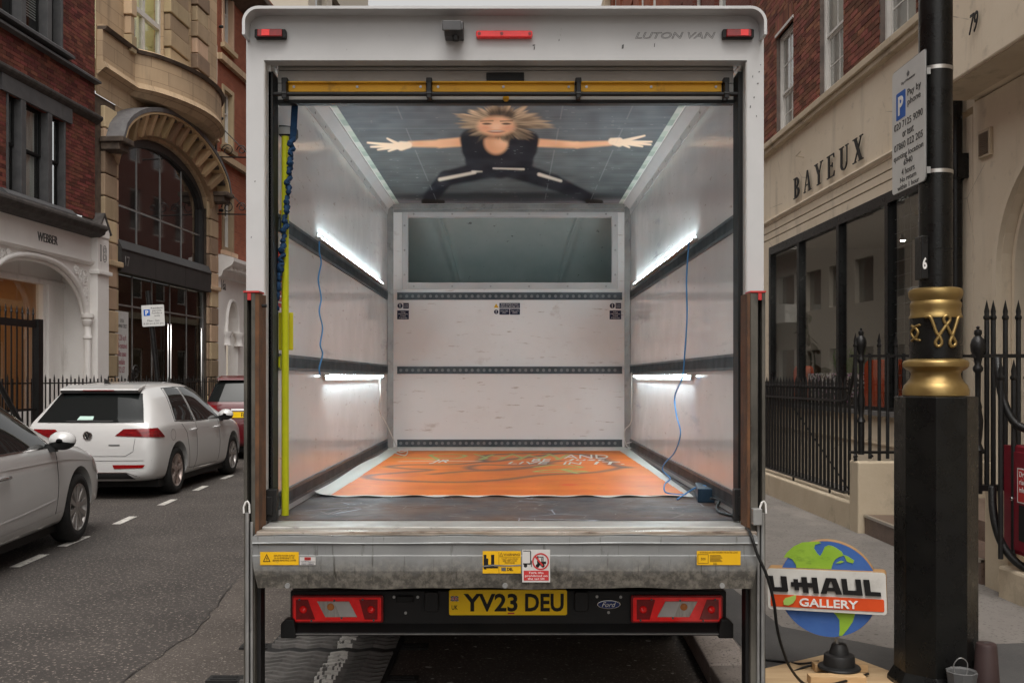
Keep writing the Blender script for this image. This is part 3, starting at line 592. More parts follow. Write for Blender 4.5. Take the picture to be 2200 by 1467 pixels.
# roller shutter bottom, slats
shut = MB(); zt, zl = iz1 + .01, WZ(217, 4.33); zs = [zt, WZ(153, 4.33), WZ(181, 4.33), zl]
shut.box(ix0 + .03, ix1 - .03, 4.335, 4.35, zl, ZC + .01); shut = shut.build('roller_shutter', 'shutter', van)
for a, b in zip(zs, zs[1:]):
    m = MB(); m.box(ix0 + .031, ix1 - .031, 4.32, 4.334, b + .0015, a - .0015); m.build('slat', 'shutter', shut, bevel=.002)
m = MB(); m.box(ix0 + .03, ix1 - .03, 4.312, 4.352, WZ(225, 4.33), zl - .001); m.build('rubber_seal', 'dull_black', shut)
m = MB()
yb0, yb1 = WZ(197, 4.3), WZ(177, 4.3)
bkx = [WX(613, 4.3), WX(922, 4.3), WX(1241, 4.3), WX(1557, 4.3)]
for a, b in zip(bkx, bkx[1:]):
    m = MB(); m.box(a + .014, b - .014, 4.302, 4.319, yb0, yb1); m.box(a + .014, b - .014, 4.285, 4.302, yb1 - .006, yb1); m.build('handle_bar', 'yellow_bar', shut)
    m = MB()
    for t in (.06, .5, .94): m.lathe([(.006, -.004), (.006, 0)], (a + (b - a) * t, 4.302, (yb0 + yb1) / 2), 8, 'y')
    m.build('screw', 'galv', shut)
for x in bkx:
    m = MB(); m.box(x - .011, x + .015, 4.27, 4.319, yb1 - .01, yb1 + .012); m.box(x - .008, x + .012, 4.262, 4.319, yb0 - .04, yb1 - .01); m.lathe([(.017, -.012), (.017, .012)], (x + .002, 4.277, WZ(206, 4.3)), 10, 'x'); m.build('bar_bracket', 'bumper_black', shut, bevel=.003)
m = MB(); m.tube([(ix0 + .006, 4.277, WZ(206, 4.3)), (ix1 - .006, 4.277, WZ(206, 4.3))], .0095, 10); m.build('lock_rod', 'bumper_black', shut, smooth=40)
m = MB(); m.box(WX(1045, 4.3), WX(1126, 4.3), 4.306, 4.319, WZ(176, 4.3), WZ(155, 4.3)); m.build('lock_plate', 'bumper_black', shut, bevel=.002)
m = MB(); m.lathe([(.014, -.02), (.014, 0)], (WX(1087, 4.3), 4.32, WZ(211, 4.3)), 12, 'y'); m.build('lock_knob', 'yellow_bar', shut)
# fittings on the header
def marker(px0, px1, py0, py1, s):
    d = 4.19; xa, xb, za, zb_ = WX(px0, d), WX(px1, d), WZ(py1, d), WZ(py0, d)
    m = MB(); m.prism(rrect(xa, xb, za, zb_, .006), 'y', 4.172, YR - .0005); o = m.build('marker_lamp', 'bumper_black', van, bevel=.002)
    e = .014; m = MB(); m.box(xa + e, xb - e, 4.160, 4.1715, za + .003, zb_ - .003); m.build('lens', 'red_lens_dark', o, bevel=.003)
    m = MB(); m.box(xa + (xb - xa) * (.25 if s < 0 else .55), xa + (xb - xa) * (.5 if s < 0 else .8), 4.1585, 4.1605, za + .006, zb_ - .006); m.build('bulb_lens', 'red_lens', o)
marker(549, 616, 66, 85, -1); marker(1551, 1618, 66, 85, 1)
m = MB(); pts = [(WX(px, 4.19), 4.185, WZ(76, 4.19)) for px in (1024, 1030, 1140, 1146)]; m.prism(rrect(WX(1023, 4.19), WX(1144, 4.19), WZ(83, 4.19), WZ(69, 4.19), .008), 'y', 4.172, YR - .0005); bl = m.build('brake_lamp', 'red_lens', van, bevel=.003)
m = MB()
for px in (1030, 1078, 1138): m.lathe([(.007, -.003), (.007, 0)], (WX(px, 4.19), 4.172, WZ(76, 4.19)), 10, 'y')
m.build('screw', 'red_lens_dark', bl)
# reversing camera: tilted housing with hood
cx_, cz_ = WX(975, 4.17), WZ(67, 4.17)
m = MB(); m.prism([(4.1995, cz_ + .03), (4.15, cz_ + .034), (4.12, cz_ + .022), (4.115, cz_ - .012), (4.14, cz_ - .034), (4.1995, cz_ - .034)], 'x', cx_ - .038, cx_ + .042)
rc = m.build('reversing_camera', 'grey_frame', van, bevel=.004)
m = MB(); m.box(cx_ - .045, cx_ + .034, 4.105, 4.1145, cz_ - .02, cz_ + .022); m.build('hood', 'grey_frame', rc, bevel=.003)
m = MB(); m.lathe([(.014, 0), (.014, -.02)], (cx_ + .01, 4.135, cz_ - .034), 12, 'z'); m.build('lens', 'dull_black', rc)
text('LUTON VAN', 'ink_grey', van, ((WX(1365, YR) + WX(1537, YR)) / 2, YR - .001, WZ(77, YR)), w=WX(1537, YR) - WX(1365, YR), h=.0275, outline=.014, shear=.28)
# paint chips on the frame
m = MB()
for px, py, w_, h_ in ((1148, 104, 3, 8), (1338, 101, 5, 10), (1406, 98, 2, 9), (1201, 87, 2, 5), (1147, 98, 6, 3), (1620, 210, 3, 4), (1628, 180, 4, 3), (1617, 165, 2, 5), (1631, 155, 3, 3), (1612, 230, 3, 6), (1625, 250, 2, 4), (1634, 140, 2, 3), (548, 390, 3, 3), (540, 510, 2, 4)):
    a, b = WX(px, YR), WZ(py, YR); s = YR / F / 2
    m.add([(a - w_ * s, YR - .0015, b - h_ * s), (a + w_ * s * .6, YR - .0015, b - h_ * s * .8), (a + w_ * s, YR - .0015, b + h_ * s), (a - w_ * s * .7, YR - .0015, b + h_ * s * .7)], [(0, 1, 2, 3)])
m.build('paint_chip', 'ink_grey', van, recalc=False)
# hanging strap, gathered (blue) and grab pole with brackets
m = MB(); pts = []; 
px = [(636, 226), (634, 262), (629, 300)]
m.prism([(WX(626, 4.36), WZ(224, 4.36)), (WX(640, 4.36), WZ(224, 4.36)), (WX(637, 4.36), WZ(285, 4.36)), (WX(633, 4.36), WZ(302, 4.36)), (WX(623, 4.36), WZ(296, 4.36))], 'y', 4.36, 4.366)
for i in range(150):
    t = i / 149; X = 627 + (588 - 627) * t + 3 * math.sin(t * 3.1) + 3.2 * math.sin(t * 105 + 5 * math.sin(t * 9)) * (.6 + .4 * math.sin(t * 31)); Y = 296 + (690 - 296) * t
    pts.append((WX(X, 4.345), 4.35 + .008 * math.cos(t * 120), WZ(Y, 4.345)))
m.tube(pts, [.0115 + .0035 * math.sin(i * 1.6) + .002 * math.sin(i * .37) for i in range(150)], 6); m.build('pull_strap', 'strap_blue', van)
m = MB(); c = WX(608, 4.42); m.lathe([(.062, -.022), (.066, -.015), (.066, .015), (.062, .022)], (WX(607, 4.45), 4.47, WZ(285, 4.45)), 24); sp = m.build('strap_reel', 'dull_black', van, smooth=40)
m = MB(); m.box(WX(597, 4.39), WX(622, 4.39), 4.395, 4.40, WZ(287, 4.39), WZ(272, 4.39)); m.build('reel_bracket', 'galv', sp)
m = MB(); xq = WX(610, 4.36); m.tube([(xq, 4.385, ZF + .005), (xq, 4.385, WZ(291, 4.36))], .0165, 16); m.build('grab_pole', 'yellow_pole', van, smooth=40)
m = MB(); m.box(WX(584, 4.4), WX(629, 4.4), 4.405, 4.415, WZ(752, 4.4), WZ(671, 4.4)); gb = m.build('pole_bracket', 'yellow_bracket', van, bevel=.004)
m = MB(); m.box(WX(584, 4.38), WX(603, 4.38), 4.37, 4.404, WZ(793, 4.38), WZ(764, 4.38)); m.build('bracket_block', 'yellow_pole', gb, bevel=.002)
m = MB(); m.lathe([(.014, -.03), (.014, .0)], (WX(592, 4.39), 4.39, WZ(752, 4.39)), 10); m.build('bracket_pin', 'rust', gb)
m = MB(); m.prism([(WX(583, 4.42), WZ(452, 4.42)), (WX(604, 4.42), WZ(452, 4.42)), (WX(600, 4.42), WZ(486, 4.42)), (WX(583, 4.42), WZ(478, 4.42))], 'y', 4.42, 4.43); m.build('pole_bracket', 'yellow_bar', van)

# threshold, tail lift
YT = 3.98; lx0, lx1 = WX(542, YT), WX(1628, YT)
m = MB(); m.box(XL + .002, XR - .002, 4.10, 4.269, .905, ZF - .003); m.mi(1); m.box(XL - .004, XR + .004, 4.03, 4.099, .90, ZF - .012); m.build('threshold_plate', ['aluminium', 'tread_plate'], van, bevel=.003)
tl = MB()
prof = [(YT + .02, .905), (YT, .904), (YT - .002, .878), (YT + .006, .868), (YT + .006, .83), (YT - .001, .826), (YT - .001, .765), (YT + .012, .692), (YT + .03, .689), (4.10, .72), (4.10, .898)]
tl = MB()
nx = 36
def lift(u, k):
    y_, z = prof[k % len(prof)]; ws = .006 * math.sin(u * 19) + .004 * math.sin(u * 41 + 1)
    inset = .02 * max(0, min(1, (.80 - z) / .11)) if z < .8 else 0
    x = lx0 + inset + (lx1 - lx0 - 2 * inset) * u
    return (x, y_ - (ws * .3 if k in (1, 2) else 0), z + (ws * .45 if k in (7, 8) else ws * .25 if k in (1,) else 0))
vs = [lift(i / nx, k) for k in range(len(prof)) for i in range(nx + 1)]; K = len(prof)
fs = [(k * (nx + 1) + i, k * (nx + 1) + i + 1, ((k + 1) % K) * (nx + 1) + i + 1, ((k + 1) % K) * (nx + 1) + i) for k in range(K) for i in range(nx)]
fs += [tuple(k * (nx + 1) for k in range(K)), tuple(k * (nx + 1) + nx for k in range(K))][::1]
tl.add(vs, fs); lift_o = tl.build('tail_lift', 'lift_steel', van)
m = MB(); m.grid(lambda u, v: (lx0 + (lx1 - lx0) * u, YT - .004 - .002 * math.sin(u * 19) - .0012 * math.sin(u * 41 + 1) + (.0 if v < 1 else .02), .9045 - (1 - v) * .026 + .0015 * math.sin(u * 19)), 40, 1)
m.grid(lambda u, v: (lx0 + (lx1 - lx0) * u, YT + .016 + v * .10, .906 + .004 * math.sin(u * 19) * (1 - v)), 40, 1); m.build('lift_edge', ['lift_edge'], lift_o)
m = MB(); m.quad((lx0 + .01, YT + .015, .908), (lx1 - .01, YT + .015, .908), (lx1 - .01, 4.10, .912), (lx0 + .01, 4.10, .912)); m.build('tread_plate', 'tread_plate', lift_o)
m = MB()
for px in (617, 1085, 1552): m.lathe([(.011, -.008), (.011, 0)], (WX(px, YT), YT + .01, WZ(1258, YT)), 10, 'y')
m.build('bolt', 'galv', lift_o)
def sticker(px0, px1, py0, py1, mtl, name='sticker', d=YT - .0035, par=None, off=.0):
    m = MB(); xa, xb, za, zb_ = WX(px0, d), WX(px1, d), WZ(py1, d), WZ(py0, d); m.box(xa, xb, d - .001 - off, d, za, zb_); return m.build(name, mtl, par or lift_o), (xa, xb, za, zb_)
D = YT - .0046
s, _ = sticker(559, 642, 1185, 1213, 'sticker_yellow', 'warning_sticker')
m = MB(); a, b, cz_ = WX(565, D), WX(581, D), 0; o_ = [(a, WZ(1206, D)), (b, WZ(1206, D)), ((a + b) / 2, WZ(1189, D))]; mid = Vector(((a + b) / 2, WZ(1201, D))); i_ = [tuple(mid + (Vector(p) - mid) * .72) for p in o_]
m.ring(o_, i_, 'y', D - .0005, D); m.prism([(mid.x + .003, mid.y + .014), (mid.x - .004, mid.y + .001), (mid.x + .001, mid.y + .002), (mid.x - .002, mid.y - .008), (mid.x + .005, mid.y + .005), (mid.x, mid.y + .004)], 'y', D - .0005, D); m.build('warning_triangle', 'ink', s)
text('ISOLATE POWER SUPPLY\nIN AN EMERGENCY OR\nBEFORE REMOVING COVER', 'ink_soft', s, (WX(611, D), D, WZ(1198, D)), w=.095, h=.026, ext=.0004)
s, _ = sticker(644, 678, 1196, 1213, 'sticker_white', 'support_sticker')
m = MB(); m.box(WX(654, D), WX(668, D), D - .0004, D, WZ(1203, D), WZ(1196.5, D)); m.build('logo', 'sticker_red', s); text('VMS', 'ink', s, (WX(661, D), D - .0006, WZ(1200, D)), w=.02, h=.007, ext=.0003)
text('Tail-lift Support', 'navy', s, (WX(661, D), D, WZ(1206, D)), w=.058, h=.006, ext=.0004); text('0330 05000', 'navy', s, (WX(661, D), D, WZ(1210.5, D)), w=.05, h=.005, ext=.0004)
s, _ = sticker(1037, 1119, 1183, 1231, 'sticker_yellow', 'warning_sticker')
m = MB()
for q in ((1039, 1045, 1191, 1222), (1055, 1062, 1191, 1212), (1045, 1049, 1199, 1214), (1040, 1070, 1216, 1220), (1045, 1062, 1212, 1216)):
    m.box(WX(q[0], D), WX(q[1], D), D - .0005, D, WZ(q[3], D), WZ(q[2], D)); D -= .0001
D = YT - .0046
m.build('foot_pictogram', 'ink', s)
m = MB(); m.box(WX(1071.5, D), WX(1072.2, D), D - .0004, D, WZ(1229, D), WZ(1185, D)); m.box(WX(1073, D), WX(1117.5, D), D - .0004, D, WZ(1196, D), WZ(1195.4, D)); m.build('rule', 'ink_soft', s)
text('WARNING', 'ink_soft', s, (WX(1099, D), D, WZ(1190.5, D)), w=.067, h=.0095, ext=.0004, bold=.015)
m = MB(); o_ = [(WX(1073, D), WZ(1194, D)), (WX(1080.5, D), WZ(1194, D)), (WX(1077, D), WZ(1186, D))]; mid = Vector((WX(1076.8, D), WZ(1191.4, D))); m.ring(o_, [tuple(mid + (Vector(p) - mid) * .7) for p in o_], 'y', D - .0005, D); m.build('warning_triangle', 'ink', s)
text('TAILIFT CAN CRUSH\nKEEP FEET CLEAR\nFROM EDGE', 'ink_soft', s, (WX(1095, D), D, WZ(1204, D)), w=.068, h=.022, ext=.0004)
text('DEL', 'ink', s, (WX(1096, D), D, WZ(1222, D)), w=.025, h=.0125, ext=.0004, bold=.03)
m = MB(); m.box(WX(1077, D), WX(1087, D), D - .0005, D, WZ(1226, D), WZ(1218.5, D)); m.build('logo', 'ink_grey', s)
m = MB(); m.prism([(WX(1037, D), WZ(1214.5, D)), (WX(1060, D), WZ(1212, D)), (WX(1090, D), WZ(1213.5, D)), (WX(1119.5, D), WZ(1212, D)), (WX(1119.5, D), WZ(1215, D)), (WX(1085, D), WZ(1216, D)), (WX(1060, D), WZ(1215, D)), (WX(1037, D), WZ(1217, D))], 'y', D - .0014, D - .0011); m.build('torn_strip', 'lift_steel', s)
s, _ = sticker(1122, 1182, 1180, 1250, 'sticker_white', 'prohibition_sticker')
m = MB(); m.box(WX(1125, D), WX(1179, D), D - .0005, D, WZ(1246.5, D), WZ(1225, D)); rp = m.build('red_panel', 'sticker_red', s)
text('Fork lifts\nprohibited on\nthe tail lift', 'ink_white', rp, (WX(1152, D), D - .0005, WZ(1236, D)), w=.091, h=.033, ext=.0004)
cx_, cz_ = WX(1161.5, D), WZ(1205.5, D)
m = MB(); m.ring(arc(cx_, cz_, .0345, 0, 351, 39), arc(cx_, cz_, .0285, 0, 351, 39), 'y', D - .0009, D - .0001); m.prism([(cx_ - .024, cz_ + .018), (cx_ - .018, cz_ + .023), (cx_ + .012, cz_ - .016), (cx_ + .006, cz_ - .019)], 'y', D - .0012, D - .001); m.build('prohibition_ring', 'sticker_red', s)
m = MB()
for i, q in enumerate(((1124, 1140, 1182, 1183.6), (1139, 1141, 1183.7, 1209), (1124, 1140.5, 1209.2, 1212), (1140.8, 1142.5, 1203, 1217), (1154, 1157, 1194, 1214), (1156, 1167, 1206, 1214), (1157.5, 1167.5, 1195, 1196.6), (1166, 1167.8, 1196.7, 1206), (1167, 1173, 1205.5, 1211), (1163, 1165, 1198, 1206))):
    m.box(WX(q[0], D), WX(q[1], D), D - .0004 - i * .00003, D, WZ(q[3], D), WZ(q[2], D))
for px_ in (1129, 1155, 1166.5): m.lathe([(.0075, -.00055), (.0075, 0)], (WX(px_, D), D, WZ(1214.5, D)), 12, 'y')
m.build('forklift_pictogram', 'ink', s)
s, _ = sticker(1497, 1591, 1183, 1213, 'sticker_yellow', 'load_sticker')
text('WARNING DO NOT EXCEED THE RATED LOAD', 'ink_soft', s, (WX(1544, D), D, WZ(1186, D)), w=.155, h=.006, ext=.0004)
text('500', 'ink', s, (WX(1511, D), D, WZ(1200, D)), w=.018, h=.01, ext=.0004); text('DEL', 'ink', s, (WX(1537, D), D, WZ(1210.5, D)), w=.016, h=.0065, ext=.0004)
m = MB(); 
for q in ((1499, 1500, 1190, 1210), (1500.2, 1522, 1190, 1191), (1521, 1522, 1191.2, 1210), (1500.2, 1520.8, 1209, 1210)): m.box(WX(q[0], D), WX(q[1], D), D - .0004, D, WZ(q[3], D), WZ(q[2], D))
for k in range(6): m.box(WX(1525, D), WX(1548 + (k % 3) * 2, D), D - .0004, D, WZ(1193.2 + k * 2.6, D), WZ(1192 + k * 2.6, D))
m.build('rule', 'ink_soft', s)
# lift masts
for px0, px1, sgn in ((523, 556, 1), (1612, 1645, -1)):
    d = 4.06; xa, xb = WX(px0, d), WX(px1, d); zt = WZ(629, d); w_ = xb - xa
    mast = MB(); t1 = xa + w_ * .24; t2 = xa + w_ * .50
    if sgn < 0: t1, t2 = xb - w_ * .50, xb - w_ * .24
    mast.box(xa + .001, t1, d, d + .08, .10, zt); mast.box(t2, xb - .001 if sgn < 0 else xa + w_ * .76, d, d + .08, .10, zt); mo = mast.build('lift_mast', 'mast_steel', van, bevel=.002)
    m = MB(); m.box(t1, t2, d + .05, d + .08, .10, zt - .004); m.build('channel', 'dull_black', mo)
    m = MB()
    if sgn > 0: m.box(xa + w_ * .76, xb, d + .002, d + .12, .72, zt - .002)
    else: m.box(xa - .012, xa, d + .002, d + .12, .72, zt - .002)
    m.build('side_plate', 'rust', mo)
    m = MB(); m.box(xa - .001, xb + .001, d - .003, d + .085, zt + .001, zt + .008); m.box(t1 + .001, t2 - .001, d - .001, d + .03, zt - .03, zt); m.build('end_cap', 'sticker_red', mo)
    # lower inner post and bright runner with its white hook
    xi = WX(545 if sgn > 0 else 1617, d); m = MB(); m.box(xi - .022, xi + .022, d + .03, d + .10, .12, .70); m.build('lower_post', 'bumper_black', mo)
    xr = WX(533 if sgn > 0 else 1637, d); m = MB(); m.tube([(xr, d - .012, .12), (xr, d - .012, WZ(1100, d))], .008, 8); m.tube([(xr + sgn * .018, d - .01, .12), (xr + sgn * .018, d - .01, WZ(1120, d))], .006, 8); m.build('runner', 'galv', mo, smooth=40)
    zc = WZ(1085, d); m = MB()
    m.tube([(xr - .012, d - .02, zc - .03), (xr - .013, d - .02, zc - .005), (xr - .005, d - .02, zc + .015), (xr + .003, d - .02, zc + .02), (xr + .010, d - .02, zc + .008), (xr + .012, d - .02, zc - .03)], .004, 6); m.build('hook', 'ink_white', mo)
    m = MB()
    if sgn < 0: m.box(xa + .002, xa + .04, d - .04, d - .002, WZ(1125, d), WZ(1090, d)); m.build('latch_block', 'galv', mo, bevel=.003)
    else: m.lathe([(.007, 0), (.007, .02)], (xb, d + .05, WZ(655, d)), 8, 'x'); m.build('bolt', 'dull_black', mo)
# bumper
YP = 4.30; D = YP
bx0, bx1 = WX(622, D), WX(1562, D)
m = MB(); m.prism([(bx0, WZ(1270, D)), (bx1, WZ(1270, D)), (bx1, WZ(1345, D)), (bx0, WZ(1345, D))], 'y', YP + .012, YP + .20); bump = m.build('bumper', 'bumper_black', van, bevel=.006)
m = MB(); m.prism([(YP - .03, WZ(1354, D)), (YP - .034, WZ(1358, D)), (YP - .02, WZ(1362, D)), (YP + .2, WZ(1362, D)), (YP + .2, WZ(1340, D)), (YP + .011, WZ(1340, D))], 'x', bx0 + .01, bx1 - .01); m.build('bumper_step', 'bumper_black', bump, bevel=.003)
m = MB(); m.tube([(bx0 + .02, YP - .035, WZ(1357, D)), (bx1 - .02, YP - .035, WZ(1357, D))], .003, 6); m.build('step_edge', 'galv', bump)
for a, b, s in ((607, 640, 1), (1540, 1572, -1)):
    m = MB(); xa, xb = WX(a, D), WX(b, D); p_ = [(xa, WZ(1335, D)), (xa, WZ(1366, D)), (xb, WZ(1366, D)), (xb, WZ(1352, D)), (xb - .01, WZ(1325, D)), (xa + .02, WZ(1325, D))] if s > 0 else [(xb, WZ(1335, D)), (xb, WZ(1366, D)), (xa, WZ(1366, D)), (xa, WZ(1352, D)), (xa + .01, WZ(1325, D)), (xb - .02, WZ(1325, D))]
    m.prism(p_, 'y', YP - .04, YP + .01); m.build('bumper_end', 'bumper_black', bump, bevel=.006)
for a in (912, 1234): m = MB(); m.prism(rrect(WX(a, D), WX(a + 30, D), WZ(1312, D), WZ(1270, D), .012), 'y', YP - .012, YP + .0115); m.build('plate_lamp', 'bumper_black', bump, bevel=.004)

m = MB()
for a, b in ((846, 1283), (897, 1283), (871, 1317), (1283, 1282), (1334, 1283), (1308, 1316)): m.lathe([(.0065, -.004), (.0065, 0)], (WX(a, D), YP + .012, WZ(b, D)), 10, 'y')
m.build('bolt', 'galv', bump)
m = MB(); m.box(WX(852, D), WX(888, D), YP - .01, YP + .0115, WZ(1292, D), WZ(1279, D)); m.build('tow_socket', 'dull_black', bump, bevel=.004)
# tail lamps
for a, b, s in ((628, 824, 1), (1355, 1552, -1)):
    xa, xb = WX(a, D), WX(b, D); za, zb_ = WZ(1336, D), WZ(1277, D); X = lambda t: xa + (xb - xa) * t; Z = lambda t: za + (zb_ - za) * t
    m = MB(); m.prism(rrect(xa, xb, za, zb_, .01), 'y', YP - .012, YP + .0115); la = m.build('tail_lamp', 'red_lens_dark', van, bevel=.003)
    m = MB(); m.prism(rrect(xa + .008, xb - .008, za + .008, zb_ - .008, .007), 'y', YP - .018, YP - .0122); m.build('lens', 'red_lens', la, bevel=.002)
    def para(t0, t1, t2, t3, v0, v1): return [(X(t0), Z(v0)), (X(t1), Z(v0)), (X(t2), Z(v1)), (X(t3), Z(v1))]
    def fl(p): return p if s > 0 else [((xa + xb) - x, z) for x, z in p]
    m = MB(); m.prism(fl(para(.37, .72, .63, .28, .23, .80)), 'y', YP - .0225, YP - .0182); cl = m.build('reversing_lens', 'clear_lens', la, bevel=.002)
    m = MB()
    m.prism(fl(para(.535, .71, .625, .47, .25, .78)), 'y', YP - .0238, YP - .0226); m.build('indicator_lens', 'sticker_white', cl)
    m = MB(); q = fl([(X(.43), Z(.6))])[0]; m.lathe([(.0, -.006), (.012, -.004), (.016, 0)], (q[0], YP - .0225, q[1]), 14, 'y'); m.build('bulb', 'amber_bulb', cl)
    for t0, t1, t2, t3 in ((.05, .26, .18, .05), (.80, .94, .94, .74)):
        m = MB(); m.prism(fl(para(t0, t1, t2, t3, .14, .86)), 'y', YP - .0205, YP - .0182); m.build('reflector', 'red_lens_dark', la, bevel=.002)
    for t0 in (.13, .87):
        q = fl([(X(t0), Z(.5))])[0]; m = MB(); m.lathe([(.0, -.006), (.010, -.005), (.017, 0)], (q[0], YP - .0205, q[1]), 16, 'y'); m.build('bulb', 'red_lens', la, smooth=True)
    m = MB()
    for t, v in ((.09, .87), (.22, .1), (.78, .87), (.9, .12), (.47, .83), (.55, .2)):
        q = fl([(X(t), Z(v))])[0]; m.lathe([(.0045, -.003), (.0045, .003)], (q[0], YP - .0235, q[1]), 8, 'y')
    m.build('screw', 'ink_grey', la)
# number plate
xa, xb, za, zb_ = WX(965, D), WX(1218, D), WZ(1320, D), WZ(1266, D)
m = MB(); m.prism(rrect(xa, xb, za, zb_, .008), 'y', YP - .006, YP + .0115); np_ = m.build('number_plate', 'plate_yellow', van)
DP = YP - .0062
text('YV23', 'ink', np_, ((WX(996, D) + WX(1112, D)) / 2, DP, WZ(1293, D)), w=WX(1112, D) - WX(996, D), h=.079, ext=.0005, bold=.028)
text('DEU', 'ink', np_, ((WX(1128, D) + WX(1211, D)) / 2, DP, WZ(1293, D)), w=WX(1211, D) - WX(1128, D), h=.079, ext=.0005, bold=.028)
text('UK', 'ink', np_, (WX(977, D), DP, WZ(1303.5, D)), w=.026, h=.019, ext=.0005, bold=.01)
m = MB(); fa, fb, fc, fd = WX(968.5, D), WX(985, D), WZ(1290, D), WZ(1279, D); m.box(fa, fb, DP - .0004, DP, fc, fd); fg = m.build('flag', 'navy', np_)
cx_, cz_ = (fa + fb) / 2, (fc + fd) / 2
m = MB(); m.box(fa, fb, DP - .0008, DP - .0005, cz_ - .0035, cz_ + .0035); m.box(cx_ - .0035, cx_ + .0035, DP - .0009, DP - .0005, fc, fd)
m.tube([(fa, DP - .0005, fc), (fb, DP - .0005, fd)], .0011, 4); m.tube([(fa, DP - .0005, fd), (fb, DP - .0005, fc)], .0011, 4); m.build('flag_white', 'ink_white', fg)
m = MB(); m.box(fa, fb, DP - .0013, DP - .001, cz_ - .002, cz_ + .002); m.box(cx_ - .002, cx_ + .002, DP - .0014, DP - .001, fc, fd); m.build('flag_red', 'sticker_red', fg)
m = MB(); m.box(WX(1091, D), WX(1105, D), DP - .0004, DP, WZ(1317.5, D), WZ(1314.5, D)); m.build('maker_mark', 'sticker_red', np_)
# oval badge
cx_, cz_ = WX(1308, D), WZ(1298, D)
el = lambda a, b, n=28: [(cx_ + a * math.cos(2 * math.pi * i / n), cz_ + b * math.sin(2 * math.pi * i / n)) for i in range(n)]
m = MB(); m.prism(el(.0525, .0205), 'y', YP + .003, YP + .0115); bd = m.build('badge', 'chrome', van, bevel=.002)
m = MB(); m.prism(el(.048, .0165), 'y', YP - .0005, YP + .0028); m.build('badge_field', 'blue_badge', bd)
text('Ford', 'ink_white', bd, (cx_, YP - .0006, cz_), w=.062, h=.021, ext=.0006, shear=.4)
# chassis and rear wheels
m = MB(); m.box(-.45, -.37, 4.5, 10.5, .55, .70); m.box(.33, .41, 4.5, 10.5, .55, .70); m.box(-.9, .86, 5.85, 6.0, .28, .42); m.box(-.7, .7, 4.55, 4.65, .5, .72); m.build('chassis', 'dull_black', van)
wp_ = [(.12, .0), (.19, .005), (.20, .02), (.27, .01), (.315, .02), (.335, .045), (.338, .09), (.335, .145), (.315, .17), (.27, .18), (.12, .17)]
for x in (-1.03, -.81, .585, .805):
    m = MB(); m.lathe([(r_, h_) for r_, h_ in wp_], (x, 5.95, .338), 40, 'x'); w_o = m.build('wheel', 'rubber', van, smooth=50)
    m = MB()
    for k in range(3): m.lathe([(.3386, .055 + k * .032), (.3386, .067 + k * .032)], (x, 5.95, .338), 40, 'x', cap=False)
    m.build('tread', 'dull_black', w_o)
m = MB(); m.lathe([(.04, 0), (.04, 1.0)], (-1.06, 5.25, .46), 10, 'x'); m.build('axle_bar', 'dull_black', van)

# ------------------------------------------------------------------ ceiling print
nx_, ny_ = 460, 420
u, v = np.meshgrid(np.linspace(0, 1, nx_), np.linspace(0, 1, ny_)); zP = ZC - .006
Xw = (XL + .062 + (XR - XL - .124) * u).ravel(); Yw = (YO + .06 + (YB - .033 - YO - .06) * v).ravel()
PX = CX + Xw * F / Yw; PY = CY - (zP - H) * F / Yw
n1 = vnoise(PX / 60, PY / 3, 1); n2 = vnoise(PX / 25, PY / 9, 2); n3 = vnoise(PX / 8, PY / 2, 3)
t = np.clip((PY - 228) / 210, -.3, 1)
C = np.stack([.120 + .02 * n1, .132 + .022 * n1, .138 + .02 * n1], 1) * (1.05 - .45 * np.clip(t, 0, 1))[:, None] * (.85 + .3 * n2)[:, None]
C[:, 2] += .02 * np.clip(.5 - t, 0, 1); C *= (.9 + .2 * vnoise(PX / 90, PY / 1.3, 22))[:, None]
fl_ = sm(426 - PY, 5); C = C * (1 - fl_) + np.array([.22, .21, .225]) * fl_                      # pale studio floor
def lay(mask, c): 
    global C; C = C * (1 - mask) + np.asarray(c) * mask
lay(sm(np.hypot((PX - 1090) / 260, (PY - 424) / 11) - 1, .35) * .8, (.025, .026, .03))
blk = np.array([.012, .012, .016]); n4 = vnoise(PX / 30, PY / 14, 21); sk = np.stack([.72 + .2 * n4, .36 + .20 * n4, .20 + .15 * n4], 1); skl = np.array([.95, .74, .55]); blk = np.stack([.010 + .03 * n4 * n2, .010 + .03 * n4 * n2, .014 + .036 * n4 * n2], 1)
# legs
for a, b, ra, rb in (((1052, 362), (958, 384), 21, 16), ((958, 384), (925, 424), 17, 15), ((1098, 362), (1190, 392), 21, 16), ((1190, 392), (1262, 424), 16, 12)): lay(sm(capd(PX, PY, a, b, ra, rb), 4), blk)
for a, b in (((910, 433), (952, 434)), ((1262, 432), (1292, 434))): lay(sm(capd(PX, PY, a, b, 5, 4), 2), (.02, .014, .01))
# arms
for a, b, ra, rb in (((1010, 304), (945, 309), 10, 9), ((945, 309), (880, 310), 8, 6), ((1135, 306), (1240, 312), 9, 7), ((1240, 312), (1312, 308), 7, 5)): lay(sm(capd(PX, PY, a, b, ra, rb), 3), sk)
for base, tips in (((862, 314), ((790, 307), (797, 316), (812, 322), (835, 325), (832, 298))), ((1330, 306), ((1400, 305), (1398, 311), (1380, 315), (1352, 317), (1385, 292)))):
    lay(sm(capd(PX, PY, base, (base[0] + (16 if base[0] < 1000 else -16), base[1] - 2), 10, 7), 2), skl)
    for q in tips: lay(sm(capd(PX, PY, base, q, 4.5, 1.8), 1.6), skl)
